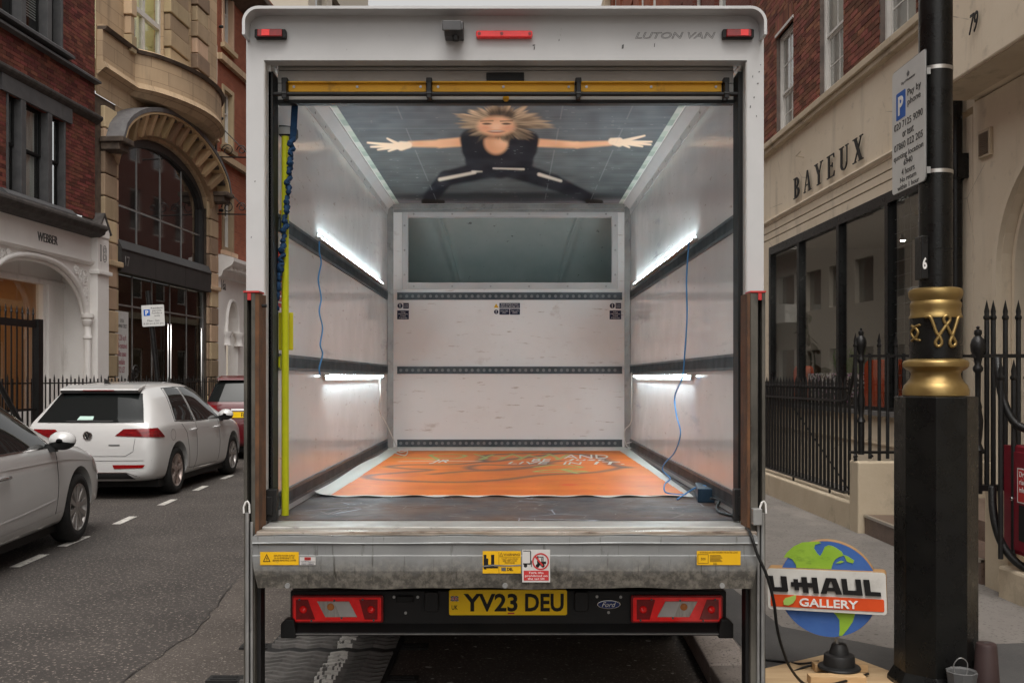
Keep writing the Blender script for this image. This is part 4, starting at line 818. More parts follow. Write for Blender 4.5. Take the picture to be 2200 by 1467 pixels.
# torso
for a, b, ra, rb in (((1030, 312), (1025, 345), 38, 26), ((1120, 312), (1122, 345), 34, 24), ((1075, 305), (1073, 348), 40, 36), ((1010, 300), (1010, 322), 22, 18), ((1138, 302), (1138, 322), 20, 16)): lay(sm(capd(PX, PY, a, b, ra, rb), 4), blk)
lay(sm(capd(PX, PY, (1068, 298), (1066, 306), 24, 26), 5), sk * .9); lay(sm(capd(PX, PY, (1045, 293), (1088, 293), 5, 5), 5) * .7, (.20, .08, .05))
# plain head: hair mass, face oval, soft features only
ha = np.arctan2((PY - 264) * 1.7, PX - 1075); hr = np.hypot(PX - 1075, (PY - 264) * 2.3); n5 = vnoise(ha * 8 + 40, hr / 28, 31); n6 = vnoise(ha * 17 + 70, hr / 40, 32); wob = 34 * (vnoise(ha * 6 + 40, hr * 0, 33) - .5) + 22 * (n6 - .5); n3 = .55 * n5 + .45 * n6
hairm = sm(hr - (80 + wob + 12 * np.abs(np.cos(ha))), 12); hc = np.stack([.16 + .62 * n3 ** 1.5, .11 + .46 * n3 ** 1.5, .075 + .30 * n3 ** 1.5], 1) * (.35 + 1.0 * np.clip(1 - (PY - 238) / 55, 0, 1))[:, None]; lay(hairm, hc)
lay(sm(capd(PX, PY, (1060, 246), (1095, 246), 12, 10), 8) * .85, (.02, .016, .015))
lay(sm(np.hypot((PX - 1066) / 40, (PY - 271) / 21) - 1, .25), sk); lay(sm(np.hypot((PX - 1040) / 12, (PY - 276) / 7) - 1, .8) * .45, (.62, .20, .12)); lay(sm(np.hypot((PX - 1093) / 12, (PY - 276) / 7) - 1, .8) * .45, (.62, .20, .12)); lay(sm(np.hypot((PX - 1066) / 8, (PY - 273) / 6) - 1, .8) * .5, (.98, .72, .52))
lay(sm(np.hypot((PX - 1066) / 26, (PY - 267) / 6) - 1, .5) * .5, (.95, .62, .42))
for ex in (1046, 1088): lay(sm(np.hypot((PX - ex) / 10, (PY - 266.5) / 2.2) - 1, .4) * .9, (.07, .03, .02)); lay(sm(capd(PX, PY, (ex - 13, 261), (ex + 13, 260), 1.2, 1.2), 1.5) * .8, (.18, .09, .05))
lay(sm(np.hypot((PX - 1066) / 18, (PY - 283) / 3.2) - 1, .4) * .8, (.25, .06, .05))
lay(sm(np.hypot((PX - 1066) / 14, (PY - 282) / 1.2) - 1, .5) * .8, (.8, .7, .6))
# shine on the trousers, belt line
for a, b, ra, rb in (((945, 386), (1020, 371), 3.5, 3), ((1158, 375), (1205, 389), 3.5, 2.5), ((1060, 362), (1125, 364), 1, 1.6), ((1015, 369), (1035, 369), 2, 1)): lay(sm(capd(PX, PY, a, b, ra, rb), 2.4) * .9, (.72, .66, .56))
# scuffs, joint lines
lay(((vnoise(PX / 14, PY * 1.4, 9) > .93) * (n2 > .55))[:, None] * .25, (.55, .58, .56))
for xl in (-.62, .28, .66): lay((np.abs(Xw - xl) < .0035)[:, None] * (vnoise(Yw * 8, Xw * 0, 4) > .45)[:, None] * .14, (.5, .52, .52))
lay((np.abs(Yw - 5.78) < .006)[:, None] * .15, (.5, .52, .52))
# printed edge strip of green, tan and white blocks
edge = np.minimum(Xw - (XL + .062), (XR - .062) - Xw); blkid = np.floor(Yw / .13 + 3 * (Xw > 0)).astype(int); pal = np.array([(.33, .46, .36), (.36, .50, .40), (.55, .58, .52), (.40, .26, .10), (.62, .48, .36), (.08, .20, .13), (.33, .48, .38), (.5, .55, .5)])
lay((edge < .038)[:, None] * 1.0, pal[(blkid * 5 + blkid // 3) % 8] * .45 + np.array([.62, .66, .62]) * .5); lay((edge < .007)[:, None] * 1.0, (.7, .7, .68))
cp = grid_mesh('ceiling_print', np.stack([Xw, Yw, np.full_like(Xw, zP)], 1), nx_, ny_, np.clip(C, 0, 1), 'ceiling_print')
tag(cp, 'large photo print of a leaping dancer in black on the van ceiling', 'poster')

# ------------------------------------------------------------------ painted floor sheet
nx_, ny_ = 420, 360
fy0, fy1 = 5.09, 8.27
u, v = np.meshgrid(np.linspace(0, 1, nx_), np.linspace(0, 1, ny_)); u = u.ravel(); v = v.ravel()
xl_ = np.where(True, XL + .02, 0); Xw = (XL + .022) + (XR - .06 - XL - .022) * u + (.05) * v * u; Yw = fy0 + (fy1 - fy0) * v
Yw = Yw + .012 * np.sin(u * 30) * (v < .01) + .008 * np.sin(u * 71) * (v < .01)
zf = np.full_like(Xw, ZF + .006); up_ = np.clip((XL + .085 - Xw) / .06, 0, 1); zf += .03 * up_ ** 2 * (.8 + .2 * np.sin(Yw * 3.1)); up2 = np.clip((Xw - XR + .075) / .06, 0, 1); zf += .015 * up2 ** 2
zf += .004 * np.clip(1 - v * 60, 0, 1) * np.sin(u * 55)
n1 = vnoise(Xw * 2.5, Yw * 9, 11); n2 = vnoise(Xw * 8, Yw * 2, 12); n3 = vnoise(Xw * 40, Yw * 30, 13)
C = np.stack([.74 + .1 * n1, .135 + .07 * n1 + .03 * n3, .008 + .01 * n2], 1) * (.88 + .2 * n2)[:, None]
def fp(px, py): d = (H - ZF - .006) * F / (py - CY); return ((px - CX) / F * d, d)
def stroke(pts, w, c, soft, op=1):
    q = [fp(*p) for p in pts]; D_ = np.full_like(Xw, 9.)
    # smooth the path
    path = []
    for i in range(len(q) - 1):
        p0, p1, p2, p3 = q[max(0, i - 1)], q[i], q[i + 1], q[min(len(q) - 1, i + 2)]
        for k in range(5):
            t = k / 5; path.append(tuple(.5 * ((2 * p1[j]) + (-p0[j] + p2[j]) * t + (2 * p0[j] - 5 * p1[j] + 4 * p2[j] - p3[j]) * t * t + (-p0[j] + 3 * p1[j] - 3 * p2[j] + p3[j]) * t ** 3) for j in (0, 1)))
    path.append(q[-1])
    for a, b in zip(path, path[1:]): D_ = np.minimum(D_, capd(Xw, Yw, a, b, w, w))
    lay(sm(D_, soft) * op, c)
gp = (.055, .055, .06)
stroke([(1348, 1004), (1320, 999), (1305, 990), (1270, 978), (1190, 973), (1060, 976), (1040, 984), (1045, 992), (1100, 986), (1190, 975)], .04, gp, .05, .9)
stroke([(1340, 1003), (1280, 1014), (1165, 1020), (1090, 1029), (1000, 1035), (900, 1034), (820, 1030), (790, 1026), (800, 1020), (860, 1015), (925, 1009), (870, 1006), (835, 1002), (880, 998), (980, 997), (1050, 990)], .03, gp, .045, .9)
stroke([(930, 1018), (1000, 1012), (1090, 1009), (1150, 1002), (1180, 994), (1160, 1000), (1060, 1009), (1015, 1008), (1010, 1002), (1040, 998), (1120, 999), (1200, 990)], .03, gp, .05, .9)
gr = (.38, .50, .16)
stroke([(845, 981), (900, 984), (940, 987), (925, 977), (960, 975), (1000, 978), (980, 984), (940, 983)], .016, gr, .014, .95)
stroke([(1150, 1003), (1200, 998), (1250, 1003), (1210, 1008), (1260, 1013), (1150, 1013), (1200, 1008), (1240, 1016)], .016, gr, .014, .95)
for k in range(5): stroke([(1020 + k * 40, 975 + (k % 2) * 4), (1045 + k * 38, 983), (1030 + k * 42, 987), (1060 + k * 40, 976)], .014, gr, .012, .85)
stroke([(860, 991), (930, 990), (1030, 990)], .018, (.75, .68, .6), .02, .9)
for _ in range(70):
    a, b = random.uniform(720, 1440), random.uniform(1018, 1060); stroke([(a, b), (a + random.uniform(4, 26), b + random.uniform(-.6, .6))], .004, (.35, .07, .01), .004, .6)
lay(sm(np.hypot((Xw - fp(1222, 1041)[0]) / .05, (Yw - fp(1222, 1041)[1]) / .05) - 1, .5) * .8, (.8, .06, .01))
bw = .036 + .01 * n2; ed = np.minimum(np.minimum(Xw - (XL + .03), XR - .02 - Xw) - .03, (Yw - fy0))
lay((ed < bw)[:, None] * 1.0, np.stack([.66 + .05 * n1, .65 + .05 * n1, .60 + .05 * n1], 1))
fs_ = grid_mesh('painted_floor_sheet', np.stack([Xw, Yw, zf], 1), nx_, ny_, np.clip(C, 0, 1), 'floor_paint')
tag(fs_, 'orange painted sheet with graffiti and pale border on the van floor', 'painting')
for s_, pa, pb, pc, pd, mm in (('AND', 1207, 1306, 977, 985, 'ink_white'), ('Just', 1212, 1300, 986, 991, 'ink_white'), ('BE', 1140, 1185, 986, 992, 'ink_white'), ('LIVE', 1090, 1180, 992, 997, 'ink_white'), ('IN', 1208, 1252, 993, 998, 'ink_white'), ('IT.', 1272, 1338, 992, 998, 'ink_white'), ('JR', 925, 962, 988, 996, 'ink_white')):
    a, b = fp(pa, pd), fp(pb, pc); text(s_, mm, fs_, ((a[0] + b[0]) / 2, (a[1] + b[1]) / 2, ZF + .008), (1, 0, 0), (0, 1, 0), w=abs(WX(pb, (a[1] + b[1]) / 2) - WX(pa, (a[1] + b[1]) / 2)), h=b[1] - a[1], ext=.0006, bold=.0, shear=.25)

# ------------------------------------------------------------------ light strips, wires, power box
def strip(x, s, y0, y1, z, up, label):
    t = thing('light_strip', label, 'light', (x, (y0 + y1) / 2, z), group='light strips in the van')
    m = MB(); a = x + s * .002; b = x + s * .030
    m.box(min(a, b), max(a, b), y0, y1, z - .003, z + .003); e = x + s * .030; f_ = x + s * .033
    hh = .016 if up else -.016
    bk = x + s * .001; bq = x + s * .005
    m.box(min(bk, bq), max(bk, bq), y0, y1, min(z + hh * .2, z + hh * 2.1), max(z + hh * .2, z + hh * 2.1)); m.build('channel', 'aluminium', t)  # tall back plate added to shade the wall from the strip's glow
    m = MB(); zz = z + (.004 if up else -.004); z2 = z + (.013 if up else -.013)
    m.box(min(x + s * .010, x + s * .022), max(x + s * .010, x + s * .022), y0 + .02, y1 - .02, min(zz, z2), max(zz, z2)); m.build('diffuser', 'led', t)
    m = MB(); m.box(min(a, b), max(a, b), y0 - .03, y0 - .001, z - .008, z + .008); m.build('end_cap', 'sheet_white', t)
strip(XL + .0005, 1, 5.25, 7.85, 2.296, True, 'glowing light strip above the top rail on the left van wall')
strip(XR - .0005, -1, 5.30, 7.90, 2.296, True, 'glowing light strip above the top rail on the right van wall')
strip(XL + .012, 1, 5.42, 7.75, 1.572, False, 'glowing light strip under the middle rail on the left van wall')
strip(XR - .012, -1, 5.40, 7.80, 1.572, False, 'glowing light strip under the middle rail on the right van wall')
def smooth_path(q, k=6):
    q = [Vector(p) for p in q]; out = []
    for i in range(len(q) - 1):
        p0, p1, p2, p3 = q[max(0, i - 1)], q[i], q[i + 1], q[min(len(q) - 1, i + 2)]
        for j in range(k):
            t = j / k; out.append(.5 * ((2 * p1) + (-p0 + p2) * t + (2 * p0 - 5 * p1 + 4 * p2 - p3) * t * t + (-p0 + 3 * p1 - 3 * p2 + p3) * t ** 3))
    return out + [q[-1]]
def cable(pts, r, mtl, label):
    m = MB(); m.tube(smooth_path(pts), r, 6); o = m.build('cable', mtl, smooth=True); return tag(o, label, 'cable')
lw = lambda px, py, o=.035: W(px, py, (XL + o) * F / (px - CX)); rw_ = lambda px, py, o=.035: W(px, py, (XR - o) * F / (px - CX))
cable([lw(686, 518, .05)] + [lw(a, b, .05) for a, b in ((686, 540), (690, 565), (684, 600), (690, 640), (686, 670), (693, 705), (688, 740), (693, 760), (686, 790), (688, 805))], .0042, 'cable_blue', 'wavy blue wire hanging on the left van wall between two rails')
cable([rw_(1480, 520, .05)] + [rw_(a, b, .05) for a, b in ((1475, 600), (1476, 680), (1471, 760), (1466, 810), (1450, 850), (1453, 890), (1462, 930), (1450, 970), (1428, 995), (1424, 1010))] + [W(1440, 1027, 5.95), W(1428, 1040, 5.62), W(1432, 1058, 5.22), W(1475, 1062, 5.15)], .0042, 'cable_blue', 'long blue wire running down the right van wall to the power box')
cable([W(1455, 1072, 4.98), W(1470, 1062, 5.08), W(1495, 1047, 5.05), W(1515, 1043, 5.0), W(1516, 1052, 4.92)], .0042, 'cable_blue', 'short blue wire looping out of the power box')
cable([lw(815, 808, .03), lw(817, 850, .05), W(815, 880, 7.7), W(830, 910, 7.8), W(846, 945, 7.9), W(858, 970, 7.95), W(875, 968, 7.9), W(870, 978, 7.7), W(850, 973, 7.8)], .0042, 'cable_white', 'white wire dropping to the floor in the left van corner')
cable([rw_(1357, 800, .04), W(1357, 850, 7.9), W(1356, 905, 8.0), W(1342, 925, 8.1), W(1345, 955, 8.15), W(1358, 962, 8.1), W(1358, 950, 8.1), W(1346, 952, 8.1)], .0042, 'cable_white', 'white wire curling at the right corner of the bulkhead')
pb = thing('power_box', 'small dark blue power box on the van floor by the right wall', 'power box', (.9, 5.0, ZF))
m = MB(); m.box(0, .21, 0, .30, .0, .07); o = m.build('case', 'psu_blue', pb, bevel=.004, loc=(WX(1500, 4.85), 4.86, ZF + .001), rot=(0, 0, R(-8)))
m = MB(); m.lathe([(.014, 0), (.014, -.012)], (.155, 0, .035), 14, 'y'); m.build('socket_ring', 'cable_blue', o)
m = MB(); m.box(.02, .19, -.002, -.0005, .008, .062); m.build('end_plate', 'psu_blue', o)
cable([W(1527, 1070, 4.80), W(1545, 1075, 4.72), (WX(1540, 4.6), 4.6, ZF + .006), (WX(1550, 4.45), 4.45, ZF + .006), (WX(1585, 4.3), 4.3, ZF + .008), (WX(1602, 4.12), 4.12, .925), (WX(1612, 3.99), 3.985, .915), W(1627, 1190, 3.955), W(1647, 1235, 3.95), W(1662, 1290, 3.97), W(1669, 1345, 4.02), W(1680, 1390, 4.1), (WX(1700, 4.2), 4.2, .30), (WX(1735, 4.35), 4.35, KZ + .06), (WX(1790, 4.45), 4.42, KZ + .045), (WX(1862, 4.62), 4.6, KZ + .035)], .0065, 'cable_black', 'black power cable hanging from the van down to the pavement')
cable([(WX(1760, 4.75), 4.75, KZ + .05), (WX(1720, 4.78), 4.78, KZ + .03), (WX(1680, 4.85), 4.88, KZ + .012), (WX(1645, 4.85), 4.9, KZ + .012), (1.24, 4.75, KZ + .012), (1.25, 4.62, KZ + .012), (WX(1690, 4.65), 4.66, KZ + .012), (WX(1730, 4.7), 4.72, KZ + .03), (WX(1762, 4.72), 4.72, KZ + .05)], .006, 'cable_black', 'black cable looped on the pavement beside the globe sign')
# ------------------------------------------------------------------ globe sign on its base
ply = MB(); ply.add([(WX(a, d), d, z) for z in (KZ + .005, KZ + .023) for a, d in ((1640, 4.50), (1640, 4.72), (1800, 5.02), (1935, 4.62), (1900, 4.2), (1700, 4.2))], [tuple(range(6)), tuple(range(11, 5, -1))] + [(i, (i + 1) % 6, 6 + (i + 1) % 6, 6 + i) for i in range(6)])
po = ply.build('plywood_board', 'wood_ply'); tag(po, 'sheet of bare plywood on the pavement under the globe sign', 'board')
for (a, b, y0, y1), lb in (((1742, 1862, 4.47, 4.53), 'pale timber batten in front of the globe sign base'), ((1752, 1866, 4.66, 4.72), 'pale timber batten behind the globe sign base')):
    m = MB(); m.box(WX(a, y0), WX(b, y0), y0, y1, KZ + .024, KZ + .060); o = m.build('timber_batten', 'wood_block', bevel=.002); tag(o, lb, 'batten', 'battens under the globe sign')
gs = thing('globe_sign', 'round wooden globe sign with a white lettered board on a black base', 'sign', (WX(1803, 4.6), 4.6, KZ + .06))
bx, by = WX(1803, 4.6), 4.60
m = MB(); m.lathe([(.096, .0), (.098, .006), (.094, .012), (.072, .016), (.070, .060), (.066, .066), (.046, .070), (.044, .08), (.034, .112), (.030, .116), (.0, .116)], (bx, by, KZ + .061), 32); m.build('base', 'bumper_black', gs, smooth=35)
sy = 4.60; scx, scz, rr = WX(1779, sy), WZ(1262, sy), .2245
tilt = Matrix.Rotation(R(-1.8), 4, 'Y'); yaw = Matrix.Rotation(R(-22), 4, 'Z')
SG = Matrix.Translation((scx, sy, scz)) @ yaw @ tilt
m = MB(); m.tube([(bx - .01, by, KZ + .17), (bx - .02, by, scz - rr + .03)], .0085, 10); m.build('pole', 'galv', gs)
disc = MB(); disc.lathe([(rr, -.028), (rr, .028)], (0, 0, 0), 64, 'y'); do = disc.build('globe_disc', 'wood_edge', gs); do.matrix_basis = SG
def onsign(o, par=None): return o
m = MB(); m.lathe([(rr - .0015, -.0300), (rr - .0015, -.0285)], (0, 0, 0), 64, 'y'); sea = m.build('sea', 'globe_blue', do)
def sp(l): return [((a - 1779) * sy / F, -(b - 1262) * sy / F) for a, b in l]
lands = [[(1690, 1198), (1697, 1187), (1712, 1173), (1730, 1164), (1750, 1162), (1764, 1161), (1769, 1164), (1757, 1168), (1754, 1176), (1760, 1186), (1766, 1192), (1771, 1184), (1776, 1172), (1784, 1168), (1793, 1170), (1800, 1174), (1810, 1181), (1814, 1189), (1804, 1193), (1797, 1198), (1792, 1206), (1788, 1219), (1716, 1219), (1715, 1212), (1708, 1201), (1698, 1197)],
         [(1797, 1206), (1808, 1200), (1815, 1202), (1806, 1206)], [(1814, 1188), (1822, 1190), (1835, 1199), (1832, 1205), (1820, 1202)],
         [(1788, 1309), (1834, 1309), (1828, 1328), (1817, 1345), (1806, 1359), (1799, 1360), (1801, 1345), (1801, 1326), (1794, 1316)]]
for k, l in enumerate(lands): m = MB(); m.prism(sp(l), 'y', -.0330, -.0302); m.build('land', 'globe_green', do)
bw0, bw1, bz0, bz1 = sp([(1655, 1310), (1900, 1217)])[0][0], sp([(1897, 1310)])[0][0], sp([(1655, 1309)])[0][1], sp([(1655, 1220)])[0][1]
m = MB(); m.prism(rrect(bw0, bw1, bz0, bz1, .016), 'y', -.052, .03); bo = m.build('name_board', 'wood_edge', do)
m = MB(); m.prism(rrect(bw0 + .001, bw1 - .001, bz0 + .001, bz1 - .001, .015), 'y', -.0545, -.0522); bf = m.build('board_face', 'sign_white', do)
m = MB(); m.prism(rrect(bw0 + .014, bw1 - .012, sp([(0, 1302)])[0][1], sp([(0, 1276)])[0][1], .006), 'y', -.0575, -.0547); m.build('orange_band', 'sign_orange', do)
lx = lambda a: (a - 1779) * sy / F; lz = lambda b: -(b - 1262) * sy / F
def glyph(par, rects, mtl, y0, y1, nm='letter'):
    m = MB()
    for i, p in enumerate(rects): m.prism([(lx(a), lz(b)) for a, b in p], 'y', y0 - i * .0003, y1)
    return m.build(nm, mtl, par)
y0_, y1_ = -.0645, -.0547; T, B = 1236, 1269; th = 11
def sl(p, k=.1): return [(a + (B - b) * 0 + (b - T) * k, b) for a, b in p]
U = lambda x: [sl([(x, T), (x + th, T), (x + th, B), (x, B)]), sl([(x + th, B - 9), (x + 28, B - 9), (x + 28, B), (x + th, B)]), sl([(x + 28, T), (x + 39, T), (x + 39, B), (x + 28, B)])]
glyph(do, [sl([(1656, T), (1668, T), (1668, B), (1664, B)])] + [sl([(1668, B - 9), (1684, B - 9), (1684, B), (1668, B)]), sl([(1684, T), (1696, T), (1696, B - 2), (1693, B), (1684, B)])], 'ink', y0_, y1_)
glyph(do, [sl([(1704, 1248), (1750, 1248), (1750, 1257), (1704, 1257)]), sl([(1713, 1242), (1723, 1242), (1723, 1264), (1713, 1264)])][:1] + [sl([(1710, 1241), (1719, 1241), (1719, 1264), (1710, 1264)]), sl([(1727, T), (1738, T), (1738, B), (1727, B)]), sl([(1748, T), (1759, T), (1759, B), (1748, B)])], 'ink', y0_, y1_)
glyph(do, [[(1766, B), (1778, B), (1788, T), (1777, T)], [(1786, T), (1798, T), (1809, B), (1797, B)], [(1777, 1256), (1798, 1256), (1801, 1263), (1775, 1263)], [(1780, T), (1795, T), (1796, T + 7), (1779, T + 7)]], 'ink', y0_, y1_)
glyph(do, U(1808), 'ink', y0_, y1_)
glyph(do, [sl([(1852, T), (1864, T), (1864, B), (1852, B)]), sl([(1864, B - 8), (1883, B - 8), (1883, B), (1864, B)])], 'ink', y0_, y1_)
text('GALLERY', 'ink_white', do, (lx(1781), -.0576, lz(1290)), w=lx(1840) - lx(1721), h=.038, ext=.0025, bold=.02)
m = MB(); m.prism([(lx(a), lz(b)) for a, b in ((1689, 1297), (1688, 1289), (1692, 1283), (1702, 1280), (1715, 1275), (1714, 1284), (1708, 1293), (1699, 1298))], 'y', -.0635, -.0576); m.build('leaf', 'leaf_green', do)

# ------------------------------------------------------------------ lamp post with parking plate
DC = 4.5; lxp = WX(2010, DC)
lamp = thing('lamp_post', 'black lamp post with gold collars and an octagonal base casing', 'lamp post', (lxp, DC, KZ))
ca = MB(); rc_ = .179; zt = WZ(851, DC)
ca.lathe([(rc_ + .03, 0), (rc_ + .03, .04), (rc_, .09), (rc_, zt - KZ - .004), (rc_ - .004, zt - KZ)], (lxp, DC, KZ), 8, ph=R(22.5)); ca.build('base_casing', 'black_paint_column', lamp, bevel=.004)
S = DC / F * .965
def gz(py): return WZ(py, DC)
pr = [(58, 849), (69, 849), (69.5, 838), (67, 833), (66, 828), (60, 822), (53, 812), (51, 803), (54, 797), (62, 793), (68, 788), (69, 780), (66, 775), (58, 772), (50, 770)]
m = MB(); m.lathe([(r_ * S, gz(p)) for r_, p in pr], (lxp, DC, 0), 48); m.build('gold_collar', 'gold_paint', lamp, smooth=40)
m = MB(); m.lathe([(54.5 * S, gz(770)), (54.5 * S, gz(684))], (lxp, DC, 0), 48); dr = m.build('emblem_drum', 'black_paint_column', lamp, smooth=40)
pr = [(54, 685), (55.5, 684), (55.5, 680), (53, 676), (52, 664), (54, 658), (53, 652), (50, 647), (53, 642), (56, 637), (57, 629), (55, 623), (48, 620), (36, 619)]
m = MB(); m.lathe([(r_ * S, gz(p)) for r_, p in pr], (lxp, DC, 0), 48); m.build('gold_collar', 'gold_paint', lamp, smooth=40)
m = MB(); m.lathe([(35.5 * S, gz(619)), (35.3 * S, 3.4), (34 * S, 6.5), (.05, 9)], (lxp, DC, 0), 32); m.build('shaft', 'black_paint_column', lamp, smooth=40)
def drumpt(px, py, off=.004):
    r_ = 54.5 * S + off; yy = DC - r_
    for _ in range(12): x = max(-r_ * .995, min(r_ * .995, (px - CX) / F * yy - lxp)); yy = DC - math.sqrt(r_ * r_ - x * x)
    return (lxp + x, yy, WZ(py, DC - r_ * .8))
wl = [(1987, 681), (1995, 680), (2000, 683), (2006, 698), (2012, 715), (2020, 725), (2023, 737), (2018, 744), (2012, 742), (2010, 735), (2014, 728), (2022, 715), (2030, 703), (2040, 690), (2040, 682), (2034, 679), (2028, 682), (2028, 690), (2034, 700), (2042, 716), (2050, 729), (2053, 738), (2048, 744), (2042, 742), (2041, 734), (2045, 724), (2049, 712), (2054, 697), (2058, 684), (2062, 680)]
m = MB(); m.tube(smooth_path([drumpt(*p) for p in wl], 4), .0075, 8); m.build('emblem', 'gold_paint', dr, smooth=True)
m = MB(); m.tube(smooth_path([drumpt(1973, 698), drumpt(1966, 697), drumpt(1960, 702), drumpt(1958, 714), drumpt(1961, 727), drumpt(1967, 731), drumpt(1974, 730)], 4), .006, 8); m.tube(smooth_path([drumpt(1955.7, 698), drumpt(1962, 705), drumpt(1964, 715), drumpt(1961, 725), drumpt(1956, 731)], 4), .006, 8); m.build('emblem', 'gold_paint', dr, smooth=True)
m = MB(); m.box(lxp - 43 * S, lxp - 28 * S, DC - .06, DC + .02, gz(602), gz(510)); nb = m.build('number_tag', 'black_paint', lamp, bevel=.004)
text('6', 'ink_white', nb, (lxp - 36.5 * S, DC - .0605, gz(569)), w=9.5 * S, h=26 * S, ext=.0008, bold=.03)
for py in (537, 593): m = MB(); m.lathe([(35.8 * S, gz(py + 2)), (36.2 * S, gz(py))], (lxp, DC, 0), 24, cap=False); m.build('cable_tie', 'dull_black', lamp)
for py in (153, 373): m = MB(); m.lathe([(35.8 * S, gz(py + 4)), (36.4 * S, gz(py + 4)), (36.4 * S, gz(py - 4)), (35.8 * S, gz(py - 4))], (lxp, DC, 0), 32, cap=False); m.build('steel_band', 'steel_nosing', lamp, smooth=40)
ps = thing('parking_plate', 'white pay by phone parking plate strapped to the lamp post', 'sign', (1.876, 4.61, 2.7))
px_ = 1.876; m = MB(); m.prism([(a, b) for a, b in rrect(4.42, 4.81, 2.443, 3.043, .022)], 'x', px_, px_ + .004); bp_ = m.build('plate_back', 'ink_grey', ps)
m = MB(); m.prism(rrect(4.423, 4.807, 2.446, 3.04, .02), 'x', px_ - .0015, px_ - .0002); m.build('plate_face', 'sign_face', ps)
m = MB(); m.box(px_ + .0042, px_ + .03, 4.44, 4.5, 2.93, 2.96); m.box(px_ + .0042, px_ + .03, 4.44, 4.5, 2.48, 2.51); m.build('clip', 'galv', ps)
pxt = px_ - .0016
def pt(s, yc, zc, w, h, mm='ink', **k): return text(s, mm, ps, (pxt, yc, zc), (0, -1, 0), (0, 0, 1), w=w, h=h, ext=.0006, **k)
m = MB(); m.prism(rrect(4.645, 4.755, 2.795, 2.925, .006), 'x', pxt - .001, pxt); m.build('blue_square', 'sign_blue', ps)
text('P', 'ink_white', ps, (pxt - .001, 4.70, 2.86), (0, -1, 0), (0, 0, 1), w=.06, h=.09, ext=.0006, bold=.03)
pt('Pay by\nphone', 4.545, 2.87, .15, .085); pt('020 7125 9090', 4.615, 2.765, .33, .033); pt('or text', 4.615, 2.715, .13, .03); pt('07860 022 205', 4.615, 2.665, .33, .033); pt('quoting location', 4.615, 2.612, .34, .036); pt('6940', 4.615, 2.577, .10, .028); pt('4 hours', 4.615, 2.535, .15, .03); pt('No return\nwithin 1 hour', 4.615, 2.482, .25, .058)
pt('City of Westminster', 4.615, 2.958, .16, .016, 'ink_grey')
m = MB(); m.prism([(4.605, 2.975), (4.625, 2.975), (4.632, 2.99), (4.622, 2.995), (4.615, 3.005), (4.608, 2.995), (4.598, 2.99)], 'x', pxt - .0006, pxt); m.build('crest', 'ink_grey', ps)
# things standing by the base
bo_ = thing('brown_canister', 'dark brown tapered canister standing beside the lamp post casing', 'canister', (WX(2119, 4.4), 4.4, KZ))
m = MB(); c = (WX(2119, 4.36), 4.36, KZ); m.lathe([(.062, 0), (.058, .03), (.044, .235), (.040, .243), (.034, .246), (.0, .246)], c, 28); m.build('body', 'brown_plastic', bo_, smooth=35)
m = MB(); m.box(c[0] - .012, c[0] + .014, c[1] - .004, c[1] + .0, KZ + .2462, KZ + .248); m.build('slot', 'ink_grey', bo_)
tb = thing('grey_tub', 'small grey plastic tub with a loop of wire beside the lamp post', 'tub', (WX(2066, 4.25), 4.25, KZ))
c = (WX(2066, 4.27), 4.27, KZ + .001); m = MB(); m.lathe([(.04, 0), (.05, .03), (.062, .12), (.066, .145), (.063, .148), (.057, .14), (.045, .06), (.0, .06)], c, 10); m.build('body', 'grey_plastic', tb, smooth=25)
m = MB(); m.tube(smooth_path([(c[0] - .02, c[1], c[2] + .10), (c[0] - .035, c[1], c[2] + .17), (c[0] - .01, c[1] - .01, c[2] + .205), (c[0] + .025, c[1], c[2] + .18), (c[0] + .02, c[1], c[2] + .12)]), .0025, 6); m.build('wire', 'galv', tb)

# ------------------------------------------------------------------ facade frames
# local x runs to the right as seen from the street, local y runs into the building
def facade(name, label, cat, p, direction):
    o = thing(name, label, cat, (p[0], p[1], 0), math.atan2(direction[1], direction[0]), ws=False); return o
def holes_wall(m, x0, x1, z0, z1, holes, y, reveal=.0):
    xs = sorted({x0, x1, *[min(max(h[0], x0), x1) for h in holes], *[min(max(h[1], x0), x1) for h in holes]}); zs = sorted({z0, z1, *[min(max(h[2], z0), z1) for h in holes], *[min(max(h[3], z0), z1) for h in holes]})
    for a, b in zip(xs, xs[1:]):
        for c, d in zip(zs, zs[1:]):
            cx_, cz_ = (a + b) / 2, (c + d) / 2
            if any(h[0] < cx_ < h[1] and h[2] < cz_ < h[3] for h in holes): continue
            m.quad((a, y, c), (b, y, c), (b, y, d), (a, y, d))
    if reveal:
        for h in holes:
            a, b, c, d = max(h[0], x0), min(h[1], x1), max(h[2], z0), min(h[3], z1)
            m.quad((a, y, c), (a, y + reveal, c), (a, y + reveal, d), (a, y, d)); m.quad((b, y, c), (b, y + reveal, c), (b, y + reveal, d), (b, y, d)); m.quad((a, y, d), (b, y, d), (b, y + reveal, d), (a, y + reveal, d)); m.quad((a, y, c), (b, y, c), (b, y + reveal, c), (a, y + reveal, c))
BR = MB().box(0, 1, 0, .05, 0, 1)
